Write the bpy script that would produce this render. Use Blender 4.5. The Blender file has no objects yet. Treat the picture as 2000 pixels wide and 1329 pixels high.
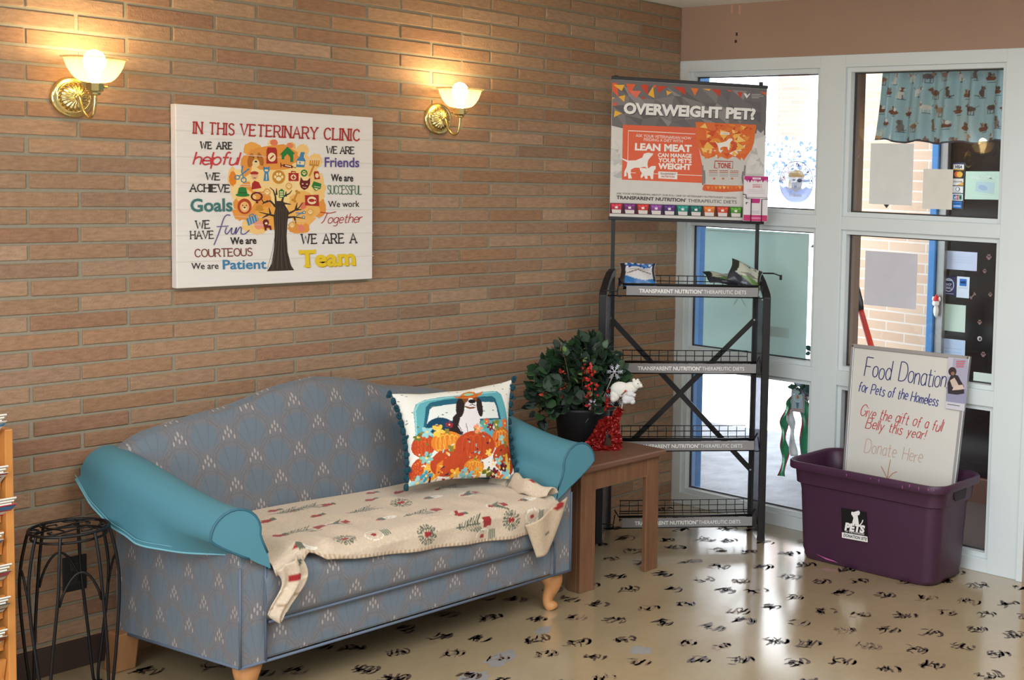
import bpy, bmesh, math, random
import numpy as np
from mathutils import Vector, Matrix
random.seed(7)
rng = np.random.default_rng(7)
PI = math.pi
SC = bpy.context.scene
COL = SC.collection

# ------------------------------------------------------------------ camera
cam_d = bpy.data.cameras.new('camera')
cam = bpy.data.objects.new('camera', cam_d)
COL.objects.link(cam)
cam_d.sensor_width = 36.0
cam_d.lens = 2452.092 / 2000 * 36
cam_d.shift_x = -671.983 / 2000
cam_d.shift_y = -127.096 / 2000
cam_d.clip_start = 0.05
cam_d.clip_end = 200
cam.location = (-4.8567, -4.4549, 1.7047)
cam.rotation_mode = 'XYZ'
cam.rotation_euler = (1.4985, -0.0314, -0.9688)
SC.camera = cam

# ------------------------------------------------------------------ world, lights, exposure
world = bpy.data.worlds.new('world')
SC.world = world
world.use_nodes = True
bg = world.node_tree.nodes['Background']
bg.inputs[0].default_value = (0.90, 0.95, 1.0, 1)
bg.inputs[1].default_value = 6.0
vs = SC.view_settings
vs.view_transform = 'Standard'
vs.look = 'None'
vs.gamma = 1.0
vs.exposure = 0.08
vs.use_curve_mapping = False
SC.cycles.use_denoising = True
SC.cycles.max_bounces = 8
SC.cycles.transparent_max_bounces = 16
SC.cycles.sample_clamp_indirect = 6.0

def area(name, loc, rot, sx, sy, power, col):
    l = bpy.data.lights.new(name, 'AREA')
    l.shape = 'RECTANGLE'; l.size = sx; l.size_y = sy
    l.energy = power; l.color = col
    o = bpy.data.objects.new(name, l); COL.objects.link(o)
    o.location = loc; o.rotation_euler = rot
    return o
# ceiling lamps of the waiting room and daylight from the window behind the camera
area('ceiling_lamp', (-2.6, -3.4, 2.55), (0, 0, 0), 2.0, 2.6, 92, (0.95, 0.98, 1.0))
area('ceiling_lamp', (-5.4, -2.8, 2.55), (0, 0, 0), 2.0, 2.6, 92, (0.95, 0.98, 1.0))
area('rear_window_daylight', (-6.85, -2.6, 1.35), (0, -PI/2, 0), 1.7, 3.4, 75, (0.80, 0.90, 1.0))

# ------------------------------------------------------------------ helpers: colour and materials
def lin(c):
    return tuple(((x/255)/12.92 if x/255 <= 0.04045 else ((x/255+0.055)/1.055)**2.4) for x in c)

MATS = {}
def M(name, rgb, rough=0.6, metal=0.0, nz=0.10, ns=18.0, bump=0.0, bs=60.0, spec=0.5, coat=0.0, stretch=None):
    """Procedural surface: base colour modulated by noise, optional bump."""
    if name in MATS: return MATS[name]
    m = bpy.data.materials.new(name); m.use_nodes = True
    nt = m.node_tree; N = nt.nodes; L = nt.links
    b = N['Principled BSDF']
    b.inputs['Roughness'].default_value = rough
    b.inputs['Metallic'].default_value = metal
    b.inputs['Specular IOR Level'].default_value = spec
    b.inputs['Coat Weight'].default_value = coat
    c = lin(rgb)
    tc = N.new('ShaderNodeTexCoord')
    mp = N.new('ShaderNodeMapping')
    if stretch: mp.inputs['Scale'].default_value = stretch
    L.new(tc.outputs['Object'], mp.inputs[0])
    n = N.new('ShaderNodeTexNoise'); n.inputs['Scale'].default_value = ns; n.inputs['Detail'].default_value = 4
    L.new(mp.outputs[0], n.inputs['Vector'])
    r = N.new('ShaderNodeMapRange'); r.inputs['To Min'].default_value = 1-nz; r.inputs['To Max'].default_value = 1+nz
    L.new(n.outputs['Fac'], r.inputs['Value'])
    mx = N.new('ShaderNodeVectorMath'); mx.operation = 'SCALE'
    mx.inputs[0].default_value = c
    L.new(r.outputs[0], mx.inputs['Scale'])
    L.new(mx.outputs[0], b.inputs['Base Color'])
    if bump:
        n2 = N.new('ShaderNodeTexNoise'); n2.inputs['Scale'].default_value = bs; n2.inputs['Detail'].default_value = 3
        L.new(mp.outputs[0], n2.inputs['Vector'])
        bp = N.new('ShaderNodeBump'); bp.inputs['Strength'].default_value = bump; bp.inputs['Distance'].default_value = 0.004
        L.new(n2.outputs['Fac'], bp.inputs['Height']); L.new(bp.outputs[0], b.inputs['Normal'])
    MATS[name] = m
    return m

def ink(rgb):
    return M('ink_%02x%02x%02x' % tuple(rgb), rgb, 0.55, nz=0.03, ns=40, spec=0.3)

def attr_mat(name, attr='Col', rough=0.8, nz=0.12, ns=60, bump=0.0, bs=150, spec=0.3, sheen=0.0, stretch=None):
    """Surface whose printed or natural colour comes from a colour attribute, broken up by noise."""
    m = bpy.data.materials.new(name); m.use_nodes = True
    nt = m.node_tree; N = nt.nodes; L = nt.links; b = N['Principled BSDF']
    b.inputs['Roughness'].default_value = rough
    b.inputs['Specular IOR Level'].default_value = spec
    b.inputs['Sheen Weight'].default_value = sheen
    a = N.new('ShaderNodeAttribute'); a.attribute_name = attr
    tc = N.new('ShaderNodeTexCoord')
    n = N.new('ShaderNodeTexNoise'); n.inputs['Scale'].default_value = ns; n.inputs['Detail'].default_value = 5
    mp = N.new('ShaderNodeMapping')
    if stretch: mp.inputs['Scale'].default_value = stretch
    L.new(tc.outputs['Object'], mp.inputs[0]); L.new(mp.outputs[0], n.inputs['Vector'])
    r = N.new('ShaderNodeMapRange'); r.inputs['From Min'].default_value = .25; r.inputs['From Max'].default_value = .75; r.inputs['To Min'].default_value = 1-nz; r.inputs['To Max'].default_value = 1+nz
    L.new(n.outputs['Fac'], r.inputs['Value'])
    s = N.new('ShaderNodeVectorMath'); s.operation = 'SCALE'
    L.new(a.outputs['Color'], s.inputs[0]); L.new(r.outputs[0], s.inputs['Scale'])
    L.new(s.outputs[0], b.inputs['Base Color'])
    if bump:
        n2 = N.new('ShaderNodeTexNoise'); n2.inputs['Scale'].default_value = bs; n2.inputs['Detail'].default_value = 4
        L.new(tc.outputs['Object'], n2.inputs['Vector'])
        bp = N.new('ShaderNodeBump'); bp.inputs['Strength'].default_value = bump; bp.inputs['Distance'].default_value = 0.004
        L.new(n2.outputs['Fac'], bp.inputs['Height']); L.new(bp.outputs[0], b.inputs['Normal'])
    return m

# ------------------------------------------------------------------ helpers: meshes
def film(rgb, a=.5):
    """Printed clear film on glass: lets part of the view through."""
    name = 'film_%02x%02x%02x_%d' % (tuple(rgb)+(int(a*100),))
    if name in MATS: return MATS[name]
    m = bpy.data.materials.new(name); m.use_nodes = True
    nt = m.node_tree; nt.nodes.clear(); N = nt.nodes; L = nt.links
    o = N.new('ShaderNodeOutputMaterial'); mx = N.new('ShaderNodeMixShader'); t = N.new('ShaderNodeBsdfTransparent'); d = N.new('ShaderNodeBsdfDiffuse'); nz = N.new('ShaderNodeTexNoise'); mr = N.new('ShaderNodeMapRange')
    mr.inputs['To Min'].default_value = a-.04; mr.inputs['To Max'].default_value = a+.04
    c = lin(rgb); t.inputs[0].default_value = tuple(.5+.5*x for x in c)+(1,); d.inputs[0].default_value = c+(1,)
    L.new(nz.outputs['Fac'], mr.inputs['Value']); L.new(mr.outputs[0], mx.inputs[0]); L.new(t.outputs[0], mx.inputs[1]); L.new(d.outputs[0], mx.inputs[2]); L.new(mx.outputs[0], o.inputs[0])
    MATS[name] = m
    return m

class MB:
    def __init__(s):
        s.v = []; s.f = []; s.mi = []; s.mats = []
    def m(s, mat):
        if mat not in s.mats: s.mats.append(mat)
        return s.mats.index(mat)
    def add(s, vs, fs, mat):
        k = len(s.v); i = s.m(mat)
        s.v += [tuple(map(float, p)) for p in vs]
        for f in fs:
            s.f.append(tuple(a+k for a in f)); s.mi.append(i)
    def box(s, x0, x1, y0, y1, z0, z1, mat):
        x0, x1 = min(x0, x1), max(x0, x1); y0, y1 = min(y0, y1), max(y0, y1); z0, z1 = min(z0, z1), max(z0, z1)
        s.hexa([(x0,y0,z0),(x1,y0,z0),(x1,y1,z0),(x0,y1,z0),(x0,y0,z1),(x1,y0,z1),(x1,y1,z1),(x0,y1,z1)], mat)
    def hexa(s, p, mat):
        s.add(p, [(3,2,1,0),(4,5,6,7),(0,1,5,4),(1,2,6,5),(2,3,7,6),(3,0,4,7)], mat)
    def obox(s, c, ax, ay, az, hx, hy, hz, mat):
        c = Vector(c); ax = Vector(ax).normalized()*hx; ay = Vector(ay).normalized()*hy; az = Vector(az).normalized()*hz
        s.hexa([c-ax-ay-az, c+ax-ay-az, c+ax+ay-az, c-ax+ay-az, c-ax-ay+az, c+ax-ay+az, c+ax+ay+az, c-ax+ay+az], mat)
    def tube(s, path, r, mat, n=8, closed=False, cap=True):
        P = [Vector(p) for p in path]; m = len(P)
        R = r if isinstance(r, (list, tuple)) else [r]*m
        T = []
        for i in range(m):
            if closed: t = P[(i+1) % m]-P[i-1]
            else: t = P[min(i+1, m-1)]-P[max(i-1, 0)]
            T.append(t.normalized())
        u = T[0].orthogonal().normalized()
        vs = []
        for i in range(m):
            u = (u - T[i]*u.dot(T[i]))
            if u.length < 1e-6: u = T[i].orthogonal()
            u.normalize(); w = T[i].cross(u)
            for k in range(n):
                a = 2*PI*k/n
                vs.append(P[i]+(u*math.cos(a)+w*math.sin(a))*R[i])
        fs = []
        for i in range(m if closed else m-1):
            j = (i+1) % m
            for k in range(n):
                fs.append((i*n+k, i*n+(k+1) % n, j*n+(k+1) % n, j*n+k))
        if cap and not closed:
            fs.append(tuple(range(n-1, -1, -1))); fs.append(tuple((m-1)*n+k for k in range(n)))
        s.add(vs, fs, mat)
    def lathe(s, prof, c, mat, n=24, axis='Z', mod=None, capb=False, capt=False):
        """prof: (radius, height); axis Z up or Y- (out of the brick wall)."""
        c = Vector(c); vs = []; fs = []
        for i, (r, h) in enumerate(prof):
            for k in range(n):
                a = 2*PI*k/n; rr, hh = (r, h) if mod is None else mod(r, h, a, i)
                vs.append(c+(Vector((rr*math.cos(a), rr*math.sin(a), hh)) if axis == 'Z' else Vector((rr*math.cos(a), -hh, rr*math.sin(a)))))
        for i in range(len(prof)-1):
            for k in range(n):
                q = (i*n+k, i*n+(k+1) % n, (i+1)*n+(k+1) % n, (i+1)*n+k)
                fs.append(q)
        if capb: fs.append(tuple(range(n-1, -1, -1)))
        if capt: fs.append(tuple((len(prof)-1)*n+k for k in range(n)))
        s.add(vs, fs, mat)
    def loft(s, secs, mat, closed=True, cap=False):
        n = len(secs[0]); vs = [p for q in secs for p in q]; fs = []
        for i in range(len(secs)-1):
            for k in range(n if closed else n-1):
                fs.append((i*n+k, i*n+(k+1) % n, (i+1)*n+(k+1) % n, (i+1)*n+k))
        if cap:
            fs.append(tuple(range(n-1, -1, -1))); fs.append(tuple((len(secs)-1)*n+k for k in range(n)))
        s.add(vs, fs, mat)
    def ball(s, c, rx, ry, rz, mat, n=12, m=8, rot=None):
        c = Vector(c); vs = []; fs = []
        for i in range(m+1):
            t = PI*i/m
            for k in range(n):
                a = 2*PI*k/n
                p = Vector((rx*math.sin(t)*math.cos(a), ry*math.sin(t)*math.sin(a), rz*math.cos(t)))
                if rot is not None: p = rot @ p
                vs.append(c+p)
        for i in range(m):
            for k in range(n):
                fs.append((i*n+k, (i+1)*n+k, (i+1)*n+(k+1) % n, i*n+(k+1) % n))
        s.add(vs, fs, mat)
    def grid(s, fn, nu, nv, mat):
        vs = [fn(i/nu, j/nv) for j in range(nv+1) for i in range(nu+1)]
        fs = [(j*(nu+1)+i, j*(nu+1)+i+1, (j+1)*(nu+1)+i+1, (j+1)*(nu+1)+i) for j in range(nv) for i in range(nu)]
        s.add(vs, fs, mat)

ORG = {}
def build(mb, name, parent=None, smooth=False, bevel=0.0, bseg=2, uv=False, merge=False, colors=None, sub=0, solid=0.0):
    me = bpy.data.meshes.new(name)
    V = np.array(mb.v, dtype=float)
    if parent is not None:
        org = Vector(ORG[parent.name])
    else:
        mn = V.min(0); mx = V.max(0)
        org = Vector(((mn[0]+mx[0])/2, (mn[1]+mx[1])/2, mn[2]))
    me.from_pydata([tuple(p) for p in (V-np.array(org))], [], mb.f)
    for m in mb.mats: me.materials.append(m)
    me.polygons.foreach_set('material_index', mb.mi)
    if smooth is True:
        me.polygons.foreach_set('use_smooth', [True]*len(me.polygons))
    if colors is not None:
        at = me.color_attributes.new('Col', 'FLOAT_COLOR', 'POINT')
        at.data.foreach_set('color', np.concatenate([colors, np.ones((len(colors), 1))], 1).astype(np.float32).ravel())
    if uv:
        lay = me.uv_layers.new(name='UVMap')
        for p in me.polygons:
            n = p.normal
            for li in p.loop_indices:
                w = V[me.loops[li].vertex_index]
                if abs(n.x) > 0.75 and abs(n.x) > abs(n.y): lay.data[li].uv = (w[1], w[2])
                elif abs(n.z) > 0.8: lay.data[li].uv = (w[0], w[1])
                else: lay.data[li].uv = (w[0], w[2])
    me.update()
    if merge:
        bm = bmesh.new(); bm.from_mesh(me)
        bmesh.ops.remove_doubles(bm, verts=bm.verts, dist=1e-5)
        bmesh.ops.recalc_face_normals(bm, faces=bm.faces)
        bm.to_mesh(me); bm.free()
    o = bpy.data.objects.new(name, me); COL.objects.link(o)
    if parent is not None:
        o.parent = parent; ORG[o.name] = tuple(org)
    else:
        o.location = org; ORG[o.name] = tuple(org)
    if solid:
        sm = o.modifiers.new('solid', 'SOLIDIFY'); sm.thickness = solid; sm.offset = 0
    if bevel:
        bv = o.modifiers.new('bevel', 'BEVEL'); bv.width = bevel; bv.segments = bseg; bv.limit_method = 'ANGLE'; bv.angle_limit = math.radians(40)
    if sub:
        sm = o.modifiers.new('sub', 'SUBSURF'); sm.levels = sub; sm.render_levels = sub
    return o

def tag(o, label, cat, group=None, kind=None):
    o['label'] = label; o['category'] = cat
    if group: o['group'] = group
    if kind: o['kind'] = kind
    return o
def thing(name, label, cat, loc, group=None):
    o = bpy.data.objects.new(name, None); COL.objects.link(o)
    o.empty_display_size = 0.05
    o.location = loc; ORG[o.name] = tuple(loc)
    return tag(o, label, cat, group)
def struct(o, label=None, cat=None):
    o['kind'] = 'structure'
    if label: o['label'] = label
    if cat: o['category'] = cat
    return o
def copy_tree(o, parent=None):
    c = o.copy(); COL.objects.link(c)
    if parent is not None: c.parent = parent
    for ch in list(o.children): copy_tree(ch, c)
    return c

# ------------------------------------------------------------------ helpers: flat artwork on panels
def homography(src, dst):
    A = []; b = []
    for (x, y), (u, v) in zip(src, dst):
        A.append([x, y, 1, 0, 0, 0, -u*x, -u*y]); b.append(u)
        A.append([0, 0, 0, x, y, 1, -v*x, -v*y]); b.append(v)
    h = np.linalg.solve(np.array(A, float), np.array(b, float))
    return np.append(h, 1).reshape(3, 3)
def happly(H, x, y):
    w = H[2, 0]*x+H[2, 1]*y+H[2, 2]
    return (H[0, 0]*x+H[0, 1]*y+H[0, 2])/w, (H[1, 0]*x+H[1, 1]*y+H[1, 2])/w

_FT = {}
def text_mesh(s, bold, shear, spacing=1.0):
    """Outlines of a line of lettering in the built-in face: 2D verts and faces, baseline at y = 0."""
    key = (s, bold, shear, spacing)
    if key in _FT: return _FT[key]
    cu = bpy.data.curves.new('lettering', 'FONT')
    cu.body = s; cu.size = 1; cu.offset = bold; cu.shear = shear; cu.resolution_u = 3; cu.space_character = spacing
    o = bpy.data.objects.new('lettering', cu); COL.objects.link(o)
    dg = bpy.context.evaluated_depsgraph_get(); dg.update()
    me = o.evaluated_get(dg).to_mesh()
    vs = [(p.co.x, p.co.y) for p in me.vertices]; fs = [tuple(p.vertices) for p in me.polygons]
    o.evaluated_get(dg).to_mesh_clear()
    bpy.data.objects.remove(o); bpy.data.curves.remove(cu)
    _FT[key] = (vs, fs)
    return vs, fs

GL = {
'A':'0 0,.35 1,.7 0;.13 .36,.57 .36','B':'0 0,0 1;~0 1,.35 1,.5 .87,.5 .68,.35 .54,0 .53;~0 .53,.4 .52,.58 .38,.58 .16,.42 0,0 0',
'C':'~.62 .8,.5 .95,.33 1,.12 .88,.02 .6,.02 .4,.12 .12,.33 0,.5 .05,.63 .2','D':'0 0,0 1;~0 1,.3 1,.52 .88,.63 .62,.63 .38,.52 .12,.3 0,0 0',
'E':'0 0,0 1;0 1,.52 1;0 .52,.42 .52;0 0,.55 0','F':'0 0,0 1;0 1,.52 1;0 .52,.4 .52',
'G':'~.62 .8,.5 .95,.33 1,.12 .88,.02 .6,.02 .4,.12 .12,.33 0,.52 .06,.64 .2;.64 .2,.64 .45,.4 .45','H':'0 0,0 1;.6 0,.6 1;0 .52,.6 .52','I':'0 0,0 1',
'L':'0 1,0 0;0 0,.5 0','M':'0 0,0 1;0 1,.4 .35,.8 1;.8 1,.8 0','N':'0 0,0 1;0 1,.6 0;.6 0,.6 1',
'O':'~.35 1,.12 .88,.01 .6,.01 .4,.12 .12,.35 0,.58 .12,.69 .4,.69 .6,.58 .88,.35 1','P':'0 0,0 1;~0 1,.38 1,.55 .87,.55 .62,.38 .48,0 .47',
'R':'0 0,0 1;~0 1,.38 1,.55 .87,.55 .62,.38 .48,0 .47;.3 .47,.6 0','S':'~.52 .84,.4 .97,.24 1,.08 .9,.05 .74,.16 .58,.38 .48,.52 .34,.52 .14,.38 .01,.2 0,.02 .14',
'T':'0 1,.64 1;.32 1,.32 0','U':'~0 1,0 .3,.08 .08,.3 0,.52 .08,.6 .3,.6 1','V':'0 1,.33 0,.66 1','W':'0 1,.22 0,.45 .8,.68 0,.9 1','Y':'0 1,.32 .5,.64 1;.32 .5,.32 0',
'a':'~.42 .5,.3 .6,.14 .57,.03 .4,.03 .2,.14 .02,.3 .03,.42 .2;.42 .6,.42 0','b':'0 1,0 0;~0 .4,.14 .58,.3 .58,.42 .4,.42 .2,.3 .02,.14 .02,0 .2',
'c':'~.4 .5,.28 .6,.12 .56,.02 .38,.02 .22,.12 .04,.28 0,.42 .1','d':'~.42 .4,.3 .58,.14 .58,.02 .4,.02 .2,.14 .02,.3 .02,.42 .2;.42 1,.42 0',
'e':'~.03 .32,.4 .32,.38 .5,.22 .6,.08 .52,.02 .34,.05 .12,.2 0,.4 .08','f':'~.36 .92,.26 1,.16 .9,.15 .7,.15 0;0 .58,.32 .58',
'g':'~.42 .45,.28 .6,.12 .56,.02 .36,.06 .12,.22 .04,.4 .18;~.42 .6,.42 -.15,.3 -.3,.1 -.28','h':'0 1,0 0;~0 .4,.14 .58,.3 .58,.38 .42,.38 0',
'i':'0 .6,0 0;0 .8,0 .86','k':'0 1,0 0;.36 .6,0 .24,.4 0','l':'0 1,0 0','m':'0 .6,0 0;~0 .4,.1 .58,.22 .58,.28 .42,.28 0;~.28 .4,.38 .58,.5 .58,.56 .42,.56 0',
'n':'0 .6,0 0;~0 .4,.14 .58,.3 .58,.38 .42,.38 0','o':'~.22 .6,.07 .53,.01 .36,.01 .24,.07 .07,.22 0,.37 .07,.43 .24,.43 .36,.37 .53,.22 .6',
'p':'0 .6,0 -.32;~0 .4,.14 .58,.3 .58,.42 .4,.42 .2,.3 .02,.14 .02,0 .2','r':'0 .6,0 0;~0 .36,.1 .54,.26 .6',
's':'~.34 .5,.24 .6,.1 .58,.05 .46,.14 .34,.28 .27,.34 .14,.26 .01,.1 0,.01 .1','t':'~.14 .88,.14 .12,.22 0,.34 .04;0 .6,.32 .6',
'u':'~0 .6,0 .16,.1 0,.26 .03,.38 .2;.38 .6,.38 0','v':'0 .6,.2 0,.4 .6','w':'0 .6,.15 0,.3 .5,.45 0,.6 .6','y':'0 .6,.2 .05;.4 .6,.08 -.3',
'!':'0 1,0 .28;0 .06,0 0',"'":'0 1,0 .8','&':'.6 0,.1 .8,.25 1,.4 .8,.05 .25,.2 0,.6 .4'}
def crom(P, k=5):
    out = []
    for i in range(len(P)-1):
        p0 = P[max(i-1, 0)]; p1 = P[i]; p2 = P[i+1]; p3 = P[min(i+2, len(P)-1)]
        for j in range(k):
            t = j/k
            out.append(tuple(0.5*((2*p1[a])+(-p0[a]+p2[a])*t+(2*p0[a]-5*p1[a]+4*p2[a]-p3[a])*t*t+(-p0[a]+3*p1[a]-3*p2[a]+p3[a])*t**3) for a in range(len(p1))))
    out.append(tuple(P[-1]))
    return out
def strokes(s, gap=0.17, space=0.38, serif=0.0, jit=0.0):
    """Pen strokes of a line of hand lettering, unit cap height; returns polylines and width."""
    x = 0.0; out = []
    for ch in s:
        if ch == ' ': x += space; continue
        g = GL[ch]; w = 0
        dy = random.uniform(-jit, jit); sc = 1+random.uniform(-jit, jit)
        for st in g.split(';'):
            sm = st.startswith('~'); pts = [tuple(map(float, q.split())) for q in st.lstrip('~').split(',')]
            w = max(w, max(p[0] for p in pts))
            if sm: pl = crom(pts)
            else: pl = pts
            out.append([(x+p[0]*sc, p[1]*sc+dy) for p in pl])
            if serif and not sm:
                for e, nb in ((pts[0], pts[1]), (pts[-1], pts[-2])):
                    if abs(e[0]-nb[0]) < 0.75*abs(e[1]-nb[1]) and (e[1] in (0, 1, .6, -.32)):
                        out.append([(x+e[0]-serif, e[1]), (x+e[0]+serif, e[1])])
                    elif abs(e[1]-nb[1]) < 1e-6 and e[0] > 0.3:
                        d = serif*0.8*(-1 if e[1] > .8 else 1)
                        out.append([(x+e[0], e[1]), (x+e[0], e[1]+d)])
        x += w*sc+gap
    return out, max(x-gap, 0.01)

class Art:
    """Flat printed or drawn shapes on a panel. src: the panel's four corners in drawing units (y down), TL TR BR BL;
    dst: the same corners as 3D points; shapes stand a hair proud of the panel, later layers above earlier."""
    def __init__(s, mb, src, dst, lift=0.0006):
        s.mb = mb
        TL, TR, BR, BL = [Vector(p) for p in dst]
        s.o = TL; s.u = (TR-TL); s.v = (BL-TL)
        s.n = s.v.cross(s.u).normalized()
        # general quad: express dst corners in (u,v) units
        def uvof(p):
            d = p-s.o; G = np.array([[s.u.dot(s.u), s.u.dot(s.v)], [s.u.dot(s.v), s.v.dot(s.v)]])
            return np.linalg.solve(G, np.array([d.dot(s.u), d.dot(s.v)]))
        s.H = homography(src, [uvof(Vector(p)) for p in dst])
        s.l = lift; s.step = 1.3e-5
    def up(s, k=1): s.l += s.step*k; return s
    def P(s, x, y):
        a, b = happly(s.H, x, y)
        return s.o+s.u*a+s.v*b+s.n*s.l
    def poly(s, pts, c):
        m = c if not isinstance(c, tuple) else ink(c)
        s.up(); s.mb.add([s.P(*p) for p in pts], [tuple(range(len(pts)))], m)
    def rect(s, x0, y0, x1, y1, c): s.poly([(x0, y0), (x1, y0), (x1, y1), (x0, y1)], c)
    def ell(s, cx, cy, rx, ry, c, rot=0, n=20, a0=0, a1=2*PI):
        ca, sa = math.cos(rot), math.sin(rot); pts = []
        full = abs(a1-a0-2*PI) < 1e-6
        for i in range(n if full else n+1):
            a = a0+(a1-a0)*i/n; x = rx*math.cos(a); y = ry*math.sin(a)
            pts.append((cx+x*ca-y*sa, cy+x*sa+y*ca))
        s.poly(pts, c)
    def line(s, pts, w, c, closed=False):
        m = c if not isinstance(c, tuple) else ink(c)
        s.up()
        P = [Vector(p) for p in pts]
        if closed: P = P+[P[0]]
        W = w if isinstance(w, (list, tuple)) else [w]*len(P)
        n = len(P); vs = []
        for i in range(n):
            if closed and i in (0, n-1): t = P[1]-P[n-2]
            else: t = P[min(i+1, n-1)]-P[max(i-1, 0)]
            if t.length < 1e-9: t = Vector((1, 0))
            t.normalize(); k = Vector((-t.y, t.x))
            sc = 1.0
            if 0 < i < n-1:
                d = (P[i]-P[i-1]).normalized() if (P[i]-P[i-1]).length > 1e-9 else t
                sc = min(1/max(abs(d.dot(t)), .5), 1.6)
            vs += [P[i]+k*W[i]/2*sc, P[i]-k*W[i]/2*sc]
        s.mb.add([s.P(p.x, p.y) for p in vs], [(2*i, 2*i+1, 2*i+3, 2*i+2) for i in range(n-1)], m)
    def text(s, t, p0, p1, h, c, bold=0.0, shear=0.0, mirror=False, spacing=1.0):
        """Lettering from baseline start p0 to baseline end p1, capital height h (drawing units)."""
        m = c if not isinstance(c, tuple) else ink(c)
        vs, fs = text_mesh(t, bold, shear, spacing)
        if not vs: return
        x0 = min(v[0] for v in vs); x1 = max(v[0] for v in vs)
        cap = 0.729 if any(ch.isupper() or ch.isdigit() or ch in 'bdfhklit' for ch in t) else 0.53
        d = Vector((p1[0]-p0[0], p1[1]-p0[1])); L = d.length; d.normalize(); k = Vector((d.y, -d.x))
        out = []
        for x, y in vs:
            a = (x-x0)/(x1-x0)*L
            if mirror: a = L-a
            b = y/cap*h
            q = Vector(p0)+d*a+k*b
            out.append(s.P(q.x, q.y))
        s.up(); s.mb.add(out, [f[::-1] if mirror else f for f in fs], m)
    def pen(s, t, p0, p1, h, w, c, serif=0.0, slant=0.0, jit=0.0, gap=0.17, space=0.38):
        ss, W = strokes(t, gap, space, serif, jit)
        d = Vector((p1[0]-p0[0], p1[1]-p0[1])); k = d.length/W; d.normalize(); up = Vector((d.y, -d.x))
        for st in ss:
            pts = []
            for x, y in st:
                q = Vector(p0)+d*((x+slant*y*h/k)*k)+up*(y*h); pts.append((q.x, q.y))
            s.line(pts, w, c)

class Paint:
    """Colours of a fabric print worked out per vertex of a fine grid; coordinates in drawing units."""
    def __init__(s, X, Y, base):
        s.X = np.asarray(X, float).ravel(); s.Y = np.asarray(Y, float).ravel()
        s.c = np.tile(np.array(lin(base)), (len(s.X), 1))
    def put(s, mask, c): s.c[mask] = lin(c)
    def ell(s, cx, cy, rx, ry, c, rot=0, lo=0.0):
        ca, sa = math.cos(rot), math.sin(rot); dx = s.X-cx; dy = s.Y-cy
        q = ((dx*ca+dy*sa)/rx)**2+((-dx*sa+dy*ca)/ry)**2
        s.put((q <= 1) & (q >= lo), c)
    def poly(s, pts, c):
        xs = [p[0] for p in pts]; ys = [p[1] for p in pts]
        idx = np.where((s.X >= min(xs)) & (s.X <= max(xs)) & (s.Y >= min(ys)) & (s.Y <= max(ys)))[0]
        if not len(idx): return
        x = s.X[idx]; y = s.Y[idx]; ins = np.zeros(len(idx), bool); n = len(pts)
        for i in range(n):
            x0, y0 = pts[i]; x1, y1 = pts[(i+1) % n]
            if y0 == y1: continue
            ins ^= ((y0 > y) != (y1 > y)) & (x < (x1-x0)*(y-y0)/(y1-y0)+x0)
        s.c[idx[ins]] = lin(c)
    def line(s, pts, w, c):
        mask = np.zeros(len(s.X), bool)
        for (x0, y0), (x1, y1) in zip(pts[:-1], pts[1:]):
            dx, dy = x1-x0, y1-y0; L = dx*dx+dy*dy+1e-12
            t = np.clip(((s.X-x0)*dx+(s.Y-y0)*dy)/L, 0, 1)
            mask |= np.hypot(s.X-x0-t*dx, s.Y-y0-t*dy) <= w/2
        s.put(mask, c)
# ================================================================== ROOM
X0, CH = -6.9, 2.58            # far wall, ceiling height
Y0 = -6.4
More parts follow.
